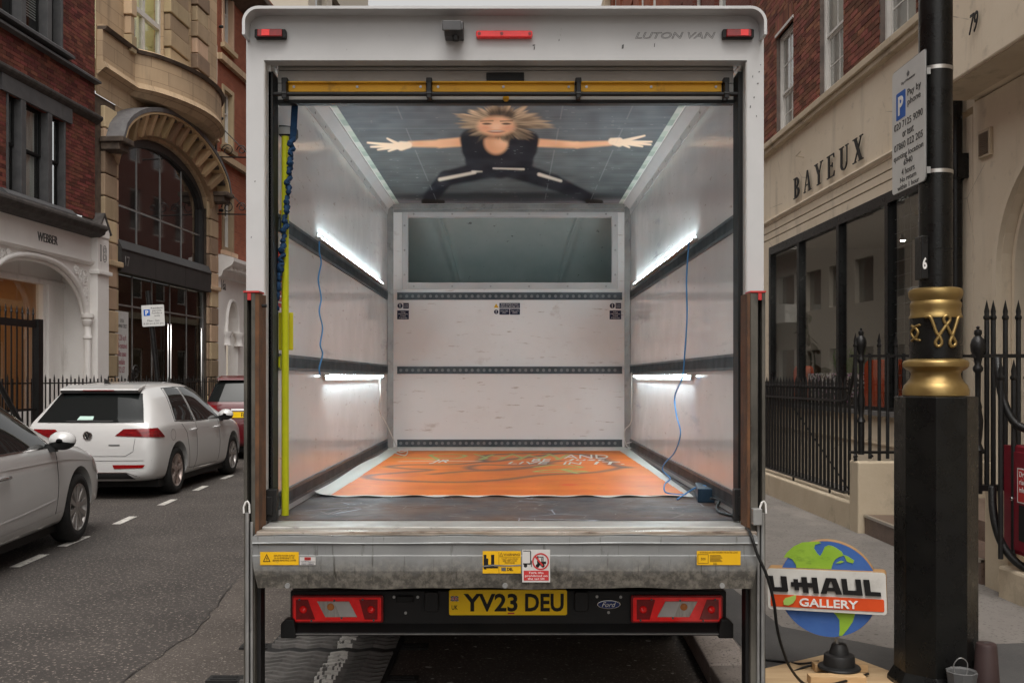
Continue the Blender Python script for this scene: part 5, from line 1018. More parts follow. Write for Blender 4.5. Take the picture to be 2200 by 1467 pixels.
def bricks(parent, x0, x1, z0, z1, holes, key, mt, mtm, mortar, pw=.225, ph=.075, lim=300, reveal=.15):
    me = BR.mesh('brick', mt); wall = MB(); holes_wall(wall, x0, x1, z0, z1, holes, .012, reveal); wall = wall.build('wall', mortar, parent, recalc=False)
    L_ = []; row = 0; z = z0
    while z < z1 - .02:
        zt_ = min(z + ph, z1); x = x0 - (pw / 2 if row % 2 else 0)
        while x < x1:
            segs = [(max(x, x0), min(x + pw, x1))]
            for h in holes:
                if h[2] < (z + zt_) / 2 < h[3]:
                    ns = []
                    for a, b in segs:
                        if b <= h[0] or a >= h[1]: ns.append((a, b))
                        else:
                            if a < h[0]: ns.append((a, h[0]))
                            if b > h[1]: ns.append((h[1], b))
                    segs = ns
            for a, b in segs:
                if b - a > .03: L_.append((a, b, z, zt_))
            x += pw
        z += ph; row += 1
    L_.sort(key=key); g_ = .0045; mass = MB()
    for i, (a, b, c, d) in enumerate(L_):
        j = random.uniform(-.002, .003)
        if i < lim: link('brick', me, wall, loc=(a + g_, j, c + g_), scale=(b - a - 2 * g_, 1, d - c - 2 * g_))
        else: mass.add([(a + g_, j, c + g_), (b - g_, j, c + g_), (b - g_, j, d - g_), (a + g_, j, d - g_), (a + g_, .02, c + g_), (b - g_, .02, c + g_), (b - g_, .02, d - g_), (a + g_, .02, d - g_)], [(0, 1, 2, 3), (4, 5, 1, 0), (5, 6, 2, 1), (6, 7, 3, 2), (7, 4, 0, 3)])
    if mass.f: k = mass.build('brickwork', mtm, wall, recalc=False); k['kind'] = 'stuff'
    return wall
def sash(parent, x0, x1, z0, z1, y, fr='white_frame', gl='window_dark', cols=2, rows=2, split=.5, bw=.055, curtain=None, arms=True):
    """timber sash window: outer frame, two sashes with glazing bars, panes"""
    m = MB(); m.box(x0, x0 + bw, y, y + .09, z0, z1); m.box(x1 - bw, x1, y, y + .09, z0, z1); m.box(x0 + bw, x1 - bw, y, y + .09, z1 - bw, z1); m.box(x0 + bw, x1 - bw, y, y + .09, z0, z0 + bw * 1.2); w = m.build('window', fr, parent)
    zm = z0 + (z1 - z0) * split
    for a, b, yy in ((z0 + bw * 1.2, zm, y + .05), (zm, z1 - bw, y + .02)):
        m = MB(); s = .035; xa, xb = x0 + bw + .002, x1 - bw - .002; m.box(xa, xa + s, yy, yy + .03, a, b); m.box(xb - s, xb, yy, yy + .03, a, b); m.box(xa + s, xb - s, yy, yy + .03, b - s, b); m.box(xa + s, xb - s, yy, yy + .03, a, a + s)
        for k in range(1, cols): xc = xa + s + (xb - xa - 2 * s) * k / cols; m.box(xc - .009, xc + .009, yy + .004, yy + .028, a + s, b - s)
        for k in range(1, rows): zc = a + s + (b - a - 2 * s) * k / rows; m.box(xa + s, xb - s, yy + .006, yy + .026, zc - .009, zc + .009)
        m.build('sash', fr, w)
        m = MB(); m.box(xa + s * .5, xb - s * .5, yy + .012, yy + .016, a + s * .5, b - s * .5); m.build('pane', gl, w)
    if curtain:
        m = MB(); m.grid(lambda u, v: (x0 + (x1 - x0) * u, y + .2 + .02 * math.sin(u * 60), z0 + (z1 - z0) * v), 40, 1); m.build('curtain', curtain, w)
    return w
def room(parent, x0, x1, y0, y1, z0, z1, mtl, name='room'):
    m = MB(); m.quad((x0, y1, z0), (x1, y1, z0), (x1, y1, z1), (x0, y1, z1)); m.quad((x0, y0, z0), (x0, y1, z0), (x0, y1, z1), (x0, y0, z1)); m.quad((x1, y0, z0), (x1, y1, z0), (x1, y1, z1), (x1, y0, z1)); m.quad((x0, y0, z0), (x1, y0, z0), (x1, y1, z0), (x0, y1, z0)); m.quad((x0, y0, z1), (x1, y0, z1), (x1, y1, z1), (x0, y1, z1)); return m.build(name, mtl, parent, recalc=False)

# ------------------------------------------------------------------ right: shop building  (local x = -distance)
rb = facade('shop_building', 'red brick building over a cream shopfront lettered BAYEUX', 'building', (4.65, 0), (.02, -1))
wins = [(-15.98, -15.07, 5.44, 7.10), (-13.87, -12.93, 5.44, 7.6), (-11.72, -10.72, 5.44, 7.6), (-18.1, -17.15, 5.44, 7.1)]
bricks(rb, -17.6, -10.2, 5.43, 8.2, wins, lambda q: (q[0] + q[1]) / -2 + 1.2 * (q[2] - 5.4), 'brick_rust', 'brick_rust_mass', 'mortar', lim=300)
for h in wins[:3]: sash(rb, h[0], h[1], h[2], h[3], .07, gl='window_pale', cols=2, rows=2, split=.42)
m = MB(); m.box(-16.0, -15.05, -.015, .1, 7.1, 7.14); m.build('lintel', 'white_frame', rb)
# soldier course over the narrow window
so_me = MB().box(0, .06, 0, .05, 0, .22).mesh('brick', 'brick_rust')
for k in range(14): link('brick', so_me, rb, loc=(-15.98 + k * .067, -.008, 7.15))
m = MB(); m.box(-17.6, 2, .02, .3, 8.2, 13.5); m.build('upper_wall', 'brick_plain', rb)
m = MB(); m.box(-10.2, 2, .02, .3, 5.44, 8.2); m.build('end_wall', 'brick_plain', rb)
m = MB(); m.box(-17.6, -9.41, -.13, .01, 5.34, 5.43); m.box(-17.6, -9.41, -.09, .01, 5.27, 5.34); m.build('ledge', 'cream_plinth', rb, bevel=.01)
m = MB(); m.box(-17.6, -9.41, .0, .3, 4.17, 5.27); fa_ = m.build('fascia', 'cream_render', rb)
m = MB(); m.prism([(-.055, 4.17), (-.06, 4.15), (-.045, 4.13), (-.02, 4.12), (-.02, 4.10), (.1, 4.10), (.1, 4.17)], 'x', -17.6, -9.7); m.build('moulding', 'cream_render', rb)
for a, b, yy in ((3.985, 4.095, -.012), (3.87, 3.972, -.004), (3.73, 3.858, .004)): m = MB(); m.box(-17.6, -9.7, yy, .2, a, b); m.build('fascia_band', 'cream_render', rb)
m = MB(); m.box(-17.6, -9.7, .03, .2, 3.7, 4.1); m.build('fascia_back', 'stone_soot', rb)
for a_, b_, c_ in ((-17.6, -16.4, 3.73), (-10.55, -9.45, 4.1)): m = MB(); m.box(a_, b_, .0, .3, -1.2, c_); m.build('pier', 'cream_render', rb)
m = MB(); m.box(-16.4, -10.55, .02, .25, -1.2, 1.1); m.build('stall_riser', 'cream_render', rb)
m = MB(); m.box(-16.4, -10.55, -.06, .2, 1.1, 1.155); m.build('sill', 'grey_sill', rb)
m = MB(); m.box(-16.4, -10.55, -.005, .019, .75, .765); m.build('render_joint', 'cream_plinth', rb)
# shop window frame and panes
fr = MB(); fr.box(-16.4, -10.55, .0, .1, 3.6, 3.73); fr.box(-16.4, -16.3, .0, .1, 1.157, 3.6); fr.box(-10.65, -10.55, .0, .1, 1.157, 3.6); fr.box(-16.3, -10.65, .0, .1, 1.157, 1.2)
for x in (-14.82, -13.12, -11.5): fr.box(x - .045, x + .045, -.01, .1, 1.2, 3.6)
fo = fr.build('window_frame', 'black_paint', rb)
ex = [-16.3, -14.865, -14.775, -13.165, -13.075, -11.545, -11.455, -10.65]
for a, b in zip(ex[::2], ex[1::2]): m = MB(); m.box(a, b, .045, .055, 1.2, 3.6); m.build('pane', 'shop_glass', fo)
m = MB()
for k in range(14): m.box(-11.45, -10.65, .075, .079, 1.25 + k * .165, 1.255 + k * .165)
for k in range(5): m.box(-11.38 + k * .17, -11.376 + k * .17, .08, .084, 1.2, 3.6)
m.build('wire_grille', 'galv', fo)
room(rb, -16.38, -10.6, .11, 3.4, .95, 3.72, 'room_grey', 'shop_room')
# serif letters
def serif(par, ch, x0, w, z0, h, y=-.045, t=.012):
    m = MB(); n = [0]
    def q(*p): m.prism([(x0 + a * w, z0 + b * h) for a, b in p], 'y', y - n[0] * .0004, y + t); n[0] += 1
    k = .045; tk = .20; tn = .07
    def stem(a, wd, b0=0, b1=1): q((a, b0), (a + wd, b0), (a + wd, b1), (a, b1))
    def ser(a, b, z): q((a, z), (b, z), (b, z + k), (a, z + k))
    if ch == 'B':
        stem(.16, tk); ser(.02, .5, 0); ser(.02, .5, 1 - k)
        for c0, r0, xr in ((.745, .255, .42), (.27, .27, .52)):
            o_ = [(.36 + xr * math.cos(R(a)), c0 + r0 * math.sin(R(a))) for a in range(-90, 91, 15)]; i_ = [(.36 + (xr - .19) * math.cos(R(a)), c0 + (r0 - .05) * math.sin(R(a))) for a in range(-90, 91, 15)]
            for j in range(12): q(o_[j], o_[j + 1], i_[j + 1], i_[j])
    if ch in 'AXY':
        if ch == 'A': q((.44, 1), (.56, 1), (.94, 0), (.72, 0)); q((.44, 1), (.50, 1), (.16, 0), (.09, 0)); q((.25, .30), (.75, .30), (.75, .35), (.25, .35)); ser(.0, .27, 0); ser(.62, 1.04, 0)
        if ch == 'Y': q((.05, 1), (.28, 1), (.60, .45), (.42, .45)); q((.82, 1), (.90, 1), (.56, .45), (.50, .45)); stem(.42, tk * .95, 0, .46); ser(-.03, .38, 1 - k); ser(.70, 1.03, 1 - k); ser(.28, .76, 0)
        if ch == 'X': q((.08, 1), (.32, 1), (.93, 0), (.68, 0)); q((.80, 1), (.88, 1), (.20, 0), (.12, 0)); ser(-.02, .42, 1 - k); ser(.68, 1.0, 1 - k); ser(-.02, .34, 0); ser(.58, 1.04, 0)
    if ch == 'E': stem(.18, tk); q((.05, 0), (.90, 0), (.95, .22), (.90, .22), (.8, .05), (.05, .05)); q((.05, .95), (.78, .95), (.85, .80), (.90, .80), (.88, 1), (.05, 1)); q((.38, .49), (.68, .49), (.68, .54), (.38, .54)); q((.66, .42), (.71, .42), (.71, .62), (.66, .62))
    if ch == 'U':
        stem(.14, tk, .28, 1); stem(.80, tn, .28, 1); ser(.0, .48, 1 - k); ser(.68, 1.0, 1 - k)
        o_ = [(.505 + .365 * math.cos(R(a)), .28 + .29 * math.sin(R(a))) for a in range(180, 361, 15)]; i_ = [(.56 + .235 * math.cos(R(a)), .28 + .23 * math.sin(R(a))) for a in range(180, 361, 15)]
        for j in range(12): q(o_[j], o_[j + 1], i_[j + 1], i_[j])
    m.build('letter', 'ink', par)
for k, ch in enumerate('BAYEUX'): serif(rb, ch, -14.93 + k * .492, .33, 4.27, .31)
m = MB(); m.tube([(-14.55, 0, 4.83), (-14.55, -.12, 4.85), (-14.3, -.13, 4.86)], .008, 6); m.build('wire_stub', 'cream_plinth', rb)
# shop contents
def inshop(name, label, cat): return thing(name, label, cat, (0, 0, 0), ws=False)
RM = rb.matrix_basis if False else Matrix.Translation((4.65, 0, 0)) @ Matrix.Rotation(math.atan2(-1, .02), 4, 'Z')
def shopthing(name, label, cat, x, y, z, group=None):
    o = thing(name, label, cat, RM @ Vector((x, y, z)), math.atan2(-1, .02), ws=False, group=group); return o
tp = shopthing('terrazzo_planter', 'black and white speckled planter with grasses in the shop window', 'planter', -14.0, .34, 1.0)
m = MB(); m.box(-.80, .80, -.2, .2, 0, .62); m.build('box', 'terrazzo', tp, bevel=.01)
m = MB()
for k in range(70):
    x = random.uniform(-.1, .7); a = random.uniform(-.5, .5); h_ = random.uniform(.15, .42); m.tube([(x, 0, .6), (x + a * .15, random.uniform(-.1, .1), .6 + h_ * .7), (x + a * .45, random.uniform(-.15, .15), .6 + h_)], [.008, .007, .002], 4)
m.build('grass_leaves', 'leaf_bright', tp)
for x, w_, zz, lb in ((-15.35, .62, .62, 'orange upholstered chair by the rubber plant in the shop window'), (-12.2, .98, .66, 'orange upholstered chair in the shop window beside the grille')):
    ch = shopthing('armchair', lb, 'chair', x, .3, 1.0, 'orange chairs in the shop window')
    m = MB(); m.prism(rrect(-w_ / 2, w_ / 2, .1, zz + .12, .12, 5), 'y', -.12, .02); m.build('backrest', 'orange_fabric', ch, bevel=.03, seg=3)
    m = MB(); m.box(-w_ / 2, w_ / 2, .025, .6, .1, .4); m.build('seat', 'orange_fabric', ch, bevel=.04, seg=3)
    for sx in (-1, 1):
        m = MB(); m.box(sx * w_ * .4 - .02, sx * w_ * .4 + .02, 0, .04, 0, .1); m.build('leg', 'dull_black', ch)
rp_ = shopthing('rubber_plant', 'dark leaved rubber plant behind the shop window', 'plant', -15.25, .35, 1.0)
m = MB(); st_ = [(-.25, 0, 1.5), (-.15, 0, 1.2), (.05, .02, .9), (.15, 0, .6), (.2, 0, 0)]; m.tube(smooth_path(st_), .012, 6); m.build('stem', 'leaf_dark', rp_)
for k in range(22):
    t = k / 21; p = Vector((-.28 + .42 * t, 0, 1.55 - 1.0 * t)); a = random.uniform(0, 6.3); dx = Vector((math.cos(a), .4 * math.sin(a), random.uniform(-.4, .3))).normalized(); up_ = dx.cross(Vector((0, 1, .3))).normalized(); l = random.uniform(.22, .34); w_ = l * .24
    m = MB(); m.add([p, p + dx * l * .3 + up_ * w_, p + dx * l * .7 + up_ * w_ * .9, p + dx * l, p + dx * l * .7 - up_ * w_ * .9, p + dx * l * .3 - up_ * w_, p + dx * l * .5 + Vector((0, -.02, -.01))], [(0, 1, 6), (1, 2, 6), (2, 3, 6), (3, 4, 6), (4, 5, 6), (5, 0, 6)]); m.build('leaf', 'leaf_dark', rp_, recalc=False)
for x, z, w_, h_, yy in ((-14.4, 2.55, .55, .62, 2.2), (-14.1, 1.92, .75, .6, 2.0), (-13.4, 2.25, .4, .9, 2.6), (-14.2, 1.45, .8, .3, 2.1), (-13.6, 2.9, .5, .4, 2.9)):
    pf = shopthing('picture_frame', {2.2: 'upper black framed picture inside the shop', 2.0: 'wide black framed picture inside the shop above the planter', 2.6: 'tall black framed picture inside the shop', 2.1: 'low black framed picture inside the shop behind the planter', 2.9: 'small black framed picture high inside the shop'}[yy], 'picture', x, yy, z, 'framed pictures in the shop')
    m = MB(); m.ring([(-w_ / 2, -h_ / 2), (w_ / 2, -h_ / 2), (w_ / 2, h_ / 2), (-w_ / 2, h_ / 2)], [(-w_ / 2 + .05, -h_ / 2 + .05), (w_ / 2 - .05, -h_ / 2 + .05), (w_ / 2 - .05, h_ / 2 - .05), (-w_ / 2 + .05, h_ / 2 - .05)], 'y', -.03, 0); m.build('frame', 'dull_black', pf)
    m = MB(); m.box(-w_ / 2 + .05, w_ / 2 - .05, -.01, -.002, -h_ / 2 + .05, h_ / 2 - .05); m.build('picture', 'picture', pf)
for k, (x, z, yy) in enumerate(((-14.35, 3.52, 1.2), (-14.0, 3.56, 1.25), (-12.75, 3.5, 1.1), (-12.25, 3.55, 1.15))):
    sl_ = shopthing('spotlight', ('first', 'second', 'third', 'fourth')[k] + ' small lit ceiling spotlight in the shop, from the van', 'light', x, yy, z, 'shop spotlights')
    m = MB(); m.lathe([(.03, 0), (.04, -.09)], (0, 0, .05), 12); m.build('shade', 'dull_black', sl_)
    m = MB(); m.lathe([(.0, -.045), (.036, -.043)], (0, 0, 0), 12); m.build('bulb', 'lamp_white', sl_)
wb = shopthing('wall_panel', 'pale wall panel inside the shop with brown lettering', 'panel', -12.25, 1.0, 2.2)
m = MB(); m.box(-.85, .75, .0, .03, -.9, 1.2); m.build('board', 'pale_render', wb)
text('B A Y', 'ink_soft', wb, (-.02, -.001, .38), w=.62, h=.14, ext=.002); text('THE PHOT', 'ink_soft', wb, (-.02, -.001, .15), w=.6, h=.055, ext=.002)

# porch of number 79
po_ = facade('porch_building', 'cream rendered entrance with a deep canopy numbered 79', 'building', (4.65, 0), (.02, -1))
m = MB(); m.box(-9.40, 4, -.5, .3, 4.22, 8.6); m.build('canopy', 'cream_render', po_, bevel=.012)
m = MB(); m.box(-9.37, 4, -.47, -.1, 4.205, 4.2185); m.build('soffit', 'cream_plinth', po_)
text('79', 'ink', po_, (-8.37, -.525, 4.585), w=.155, h=.17, ext=.004, shear=.3, name='house_number')
m = MB(); c0, r0, zs_ = -7.86, 1.06, 2.5
outl = [(-9.44, -.5), (-9.44, 4.2), (-6.2, 4.2), (-6.2, -.5)]
ar = [(c0 + r0 * math.cos(R(a)), zs_ + r0 * math.sin(R(a))) for a in range(180, -1, -10)]
for (a, b), (c, d) in zip(ar, ar[1:]): m.prism([(a, b), (c, d), (c, 4.2), (a, 4.2)], 'y', 0, .35)
m.box(-9.44, ar[0][0], 0, .35, -.5, 4.2); m.box(ar[-1][0], 4, 0, .35, -.5, 4.2); m.build('wall', 'cream_render', po_)
for k, (r1, r2, yy) in enumerate(((1.13, 1.062, -.05), (1.20, 1.135, -.02), (1.03, .98, .08))):
    m = MB(); o_ = [(c0 + r1 * math.cos(R(a)), zs_ + r1 * math.sin(R(a))) for a in range(0, 181, 6)]; i_ = [(c0 + r2 * math.cos(R(a)), zs_ + r2 * math.sin(R(a))) for a in range(0, 181, 6)]; m.ring(o_, i_, 'y', yy, yy + .1, closed=False)
    m.box(c0 - r1, c0 - r2, yy, yy + .1, .3, zs_); m.box(c0 + r2, c0 + r1, yy, yy + .1, .3, zs_); m.build('arch_moulding', 'cream_render', po_)
m = MB(); m.box(c0 - 1.06, c0 + 1.06, .3, .34, .3, 3.6); m.build('door', 'black_paint', po_)
vt = MB(); vx, vz = -9.17, 3.75; vt.box(vx - .11, vx + .11, -.035, -.001, vz - .13, vz + .13); vo = vt.build('vent', 'cream_plinth', po_, bevel=.005)
for k in range(12): m = MB(); m.box(vx - .085, vx + .085, -.044, -.036, vz - .105 + k * .0175, vz - .098 + k * .0175); m.build('slat', 'stone_soot', vo)
dp = thing('drainpipe', 'black cast iron drainpipe on the cream wall behind the lamp post', 'drainpipe', (4.3, 9.62, 0))
m = MB(); xq, yq = 4.37, 9.62; m.tube([(xq, yq, -.5), (xq, yq, 4.6)], .068, 16); m.build('pipe', 'black_paint', dp, smooth=40)
for z in (1.15, 3.62): m = MB(); m.lathe([(.078, z - .13), (.08, z - .12), (.08, z + .12), (.078, z + .13)], (xq, yq, 0), 16); m.box(xq - .02, xq + .11, yq - .1, yq - .06, z - .12, z + .12); m.build('socket', 'black_paint', dp, smooth=40)
# further right-hand terraces seen above the van roof and in the shop glass
for x0, x1, h_, nm, lb, mt in ((-80, -38.22, 16.5, 'brick_terrace', 'long red brick terrace hidden behind the van', 'brick_plain'), (-25.5, -17.62, 17.5, 'brick_terrace', 'dark red brick terrace beyond the shop', 'brick_plain'), (-38.2, -25.52, 17.2, 'brick_terrace', 'orange brick terrace with sash windows at the street end', 'brick_orange')):
    t = facade(nm, lb, 'building', (4.65, 0), (.02, -1)); hs_ = []
    nw = int((x1 - x0) / 2.2)
    for k in range(nw):
        for z in (1.0, 5.4, 8.7, 12.0, 14.9): hs_.append((x0 + .7 + k * 2.2, x0 + 1.7 + k * 2.2, z, z + 2.0))
    m = MB(); holes_wall(m, x0, x1, 0, h_, hs_, 0, .15); m.quad((x0, 0, 0), (x0, 8, 0), (x0, 8, h_), (x0, 0, h_)); m.quad((x0, 0, h_), (x1, 0, h_), (x1, 8, h_), (x0, 8, h_)); m.build('wall', mt, t, recalc=False)
    for h in hs_:
        if x1 > -38: sash(t, *h, .1, cols=2, rows=1)
        else: m = MB(); m.ring([(h[0], h[2]), (h[1], h[2]), (h[1], h[3]), (h[0], h[3])], [(h[0] + .08, h[2] + .08), (h[1] - .08, h[2] + .08), (h[1] - .08, h[3] - .08), (h[0] + .08, h[3] - .08)], 'y', .08, .14); m.mi(1); m.box(h[0] + .08, h[1] - .08, .1, .12, h[2] + .08, h[3] - .08); m.build('window', ['white_frame', 'window_dark'], t)
    m = MB(); m.box(x0, x1, -.1, -.002, 4.4, 4.7); m.box(x0, x1, -.25, -.002, h_ - .5, h_); m.build('cornice', 'cream_plinth', t)
# ------------------------------------------------------------------ right: area railings
def spear_bar(h, r=.016, tip=True):
    m = MB()
    if tip: m.tube([(0, 0, 0), (0, 0, h - .13)], r, 6); m.lathe([(r * .9, h - .135), (r * 1.5, h - .125), (r * 1.5, h - .11), (r, h - .10), (r * 1.15, h - .075), (.001, h)], (0, 0, 0), 6)
    else: m.tube([(0, 0, 0), (0, 0, h)], r, 6)
    return m
def urn_post(par, x, y, z0, z1):
    m = MB(); h = z1 - z0; s = h / 1.2
    m.lathe([(.03 * s, 0), (.03 * s, .30 * s), (.042 * s, .31 * s), (.034 * s, .33 * s), (.022 * s, .36 * s), (.03 * s, .42 * s), (.036 * s, .52 * s), (.024 * s, .60 * s), (.028 * s, .62 * s), (.018 * s, .66 * s), (.02 * s, .86 * s), (.034 * s, .88 * s), (.034 * s, .90 * s), (.022 * s, .92 * s), (.028 * s, .96 * s), (.048 * s, 1.02 * s), (.052 * s, 1.06 * s), (.042 * s, 1.10 * s), (.02 * s, 1.125 * s), (.027 * s, 1.145 * s), (.024 * s, 1.165 * s), (.008 * s, 1.175 * s), (.014 * s, 1.188 * s), (.0, 1.2 * s)], (x, y, z0), 14); m.build('urn_post', 'iron_black', par, smooth=40)
pl = lambda d, o=0: 3.38 - .02 * d + o
plinth = thing('area_plinth', 'low cream plinth wall under the black area railings', 'wall', (3.15, 11, KZ))
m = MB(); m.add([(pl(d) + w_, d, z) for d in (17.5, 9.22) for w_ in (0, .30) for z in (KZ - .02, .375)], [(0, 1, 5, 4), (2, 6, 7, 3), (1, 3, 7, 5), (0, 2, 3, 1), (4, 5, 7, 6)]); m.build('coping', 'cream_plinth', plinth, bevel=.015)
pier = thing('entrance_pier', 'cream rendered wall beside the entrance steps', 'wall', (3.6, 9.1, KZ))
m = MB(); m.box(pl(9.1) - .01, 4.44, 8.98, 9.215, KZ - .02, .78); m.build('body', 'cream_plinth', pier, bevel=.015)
ra = thing('area_railing', 'black spear topped railing on the cream plinth before the shop', 'railing', (3.15, 11, .38))
bar_lo = spear_bar(1.15).mesh('bar', 'iron_black', 40)
d = 9.45
while d < 17.4: link('bar', bar_lo, ra, loc=(pl(d, .08), d, .42)); d += .118
for z, w_ in ((1.325, .022), (.43, .018)):
    m = MB(); m.add([(pl(dd, .08) + s * .02, dd, z + t * w_ / 2) for dd in (9.6, 17.5) for s, t in ((-1, -1), (1, -1), (1, 1), (-1, 1))], [(0, 1, 2, 3), (7, 6, 5, 4), (0, 4, 5, 1), (1, 5, 6, 2), (2, 6, 7, 3), (3, 7, 4, 0)])
    q = smooth_path([(pl(9.6, .08), 9.6, z), (pl(9.45, .08), 9.47, z + (.05 if z > 1 else .02)), (pl(9.3, .08), 9.36, z + (.22 if z > 1 else .06)), (pl(9.2, .08), 9.30, z + (.44 if z > 1 else .12))]); m.tube(q, .016, 6); m.build('rail', 'iron_black', ra)
m = MB()
for dd in (10.0, 11.2, 12.4): m.tube([(pl(dd, .08), dd, .36), (pl(dd, .08), dd, .43)], .012, 6)
m.build('rail_foot', 'iron_black', ra)
m = MB(); m.tube([(pl(11.2, .09), 11.2, 1.2), (pl(9.9, .30), 9.95, .35)], .008, 6); m.build('stay', 'iron_black', ra)
rr2 = thing('step_railing', 'taller black railing with urn finial beside the entrance steps', 'railing', (3.5, 9.1, .78))
bar_hi = spear_bar(1.27).mesh('bar', 'iron_black', 40); ball_bar = spear_bar(.98, tip=False).mesh('bar', 'iron_black', 40)
yq = 9.1
urn_post(rr2, WX(1850, yq), yq, .84, 2.02)
for px in (1838, 1889, 1925, 1958, 1992, 2026, 2060): link('bar', bar_hi, rr2, loc=(WX(px, yq), yq + .0, .70))
for px in (1869, 1907, 1942): link('bar', ball_bar, rr2, loc=(WX(px, yq), yq, .80))
for z in (1.755, .86): m = MB(); m.box(WX(1826, yq), 4.42, yq - .018, yq + .018, z - .012, z + .012); m.build('rail', 'iron_black', rr2)
m = MB()
for px, rr_ in ((1835, .02), (1868, .022)): m.tube([(WX(px, yq) + rr_ * math.cos(t * .5) * (1 - t * .04), yq - .03, .82 + rr_ * math.sin(t * .5) * (1 - t * .04)) for t in range(16)], .006, 5)
m.build('scroll', 'iron_black', rr2)
stp = thing('entrance_step', 'brown stone entrance step with a metal nosing', 'step', (3.3, 8.3, KZ))
m = MB(); m.box(pl(8.2, .03), 4.5, 6.75, 8.97, KZ - .02, .295); m.build('tread', 'brown_granite', stp); m = MB(); m.box(pl(8.2, .018), pl(8.2, .05), 6.75, 8.97, .278, .3); m.build('nosing', 'steel_nosing', stp)
m = MB(); m.box(pl(8.2, .42), 4.5, 6.75, 8.97, .296, .45); m.build('riser', 'brown_granite', stp)
# near pier, plinth and railing with swept rail, red cabinet
p2 = thing('near_plinth', 'cream plinth and pier under the railing at the picture edge', 'wall', (3.3, 5.5, KZ))
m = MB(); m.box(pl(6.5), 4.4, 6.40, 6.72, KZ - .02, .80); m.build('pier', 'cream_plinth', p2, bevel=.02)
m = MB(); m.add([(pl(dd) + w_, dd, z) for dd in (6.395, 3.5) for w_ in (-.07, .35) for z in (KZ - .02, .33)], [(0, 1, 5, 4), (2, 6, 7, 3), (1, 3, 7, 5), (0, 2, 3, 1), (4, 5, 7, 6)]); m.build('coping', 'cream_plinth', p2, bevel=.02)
r3 = thing('swept_railing', 'black railing with swept rails beside the red cabinet', 'railing', (3.3, 6.3, .33))
yq = 6.52; urn_post(r3, WX(2101, yq), yq, .78, 1.90)
for px in (2120, 2134, 2160, 2188): link('bar', bar_hi, r3, loc=(WX(px, yq) + .0, yq, .80))
m = MB(); m.box(WX(2088, yq), 4.4, yq - .02, yq + .02, 1.685, 1.71); m.build('rail', 'iron_black', r3)
m = MB(); m.box(WX(2088, yq), WX(2150, yq), yq - .03, yq + .03, .80, .84); m.build('rail', 'iron_black', r3)
for pts_ in ([(2143, 770), (2145, 800), (2153, 850), (2168, 890), (2190, 915), (2230, 925), (2300, 925)], [(2132, 1045), (2133, 1090), (2142, 1140), (2160, 1180), (2190, 1212), (2230, 1228), (2300, 1232)]):
    m = MB(); q = []
    for i, (a, b) in enumerate(pts_): dd = 3.38 / ((a - CX) / F + .02) if a > 2175 else 6.42 - .0; q.append(W(a, b, 6.35 - .25 * i / 6))
    m.tube(smooth_path(q), .026, 8); m.build('swept_rail', 'iron_black', r3, smooth=True)
for px in (2150, 2178, 2207): link('bar', bar_hi, r3, loc=(WX(px, 6.22), 6.22, .40))
rbx = thing('red_cabinet', 'scratched dark red metal cabinet fixed to the railing', 'cabinet', (3.25, 6.1, .43))
m = MB(); m.box(3.2, 3.33, 5.7, 6.35, .437, 1.118); cb = m.build('case', 'red_box', rbx, bevel=.004)
m = MB(); m.box(3.192, 3.1992, 5.72, 6.325, .462, 1.085); dr_ = m.build('door', 'red_box', rbx, bevel=.002)
m = MB(); m.lathe([(.013, 0), (.013, -.008), (.010, -.012)], (3.192, 6.22, .783), 14, 'x'); m.build('lock', 'chrome', dr_)
m = MB(); m.box(3.1895, 3.1918, 5.8, 6.16, .768, .985); m.build('notice', 'ink_white', dr_)
m = MB(); m.box(3.1882, 3.1893, 5.81, 6.148, .775, .978); m.build('notice_field', 'sticker_red', dr_)
text('Dry\nriser\ninlet', 'ink_white', dr_, (3.188, 6.13, .90), (0, -1, 0), (0, 0, 1), h=.13, ext=.0006, align='LEFT')
m = MB(); m.box(3.189, 3.1918, 5.75, 6.14, .53, .755); m.build('grille', 'dull_black', dr_)
# ------------------------------------------------------------------ left: facades (local x = distance along)
LO, LD = (-10.15, 0), (.0675, 1)
# --- number 18: red brick over a white arched shopfront
b18 = facade('brick_building', 'dark red brick building over a white arched shopfront', 'building', LO, LD)
hw = [(17.42, 19.42, 4.90, 6.62), (16.4, 19.30, 8.02, 10.4)]
bricks(b18, 16.3, 20.63, 4.88, 10.9, hw, lambda q: abs(q[2] - 6.4) * .6 + abs((q[0] + q[1]) / 2 - 19.6), 'brick_dark', 'brick_dark_mass', 'mortar_light', lim=300, reveal=.22)
m = MB(); m.box(-20, 20.63, .03, .4, 10.9, 13); m.box(-20, 16.3, .03, .4, 0, 10.9); m.build('upper_wall', 'brick_plain', b18)
m = MB(); m.prism([(-.10, 6.98), (-.12, 7.02), (-.12, 7.06), (-.06, 7.10), (.02, 7.10), (.02, 6.90), (-.02, 6.92)], 'x', 16.3, 20.75); m.build('string_course', 'slate', b18)
m = MB(); m.prism([(-.13, 7.74), (-.13, 7.78), (-.02, 7.86), (.02, 7.86), (.02, 7.72)], 'x', 16.3, 20.66); m.build('string_course', 'grey_frame', b18)
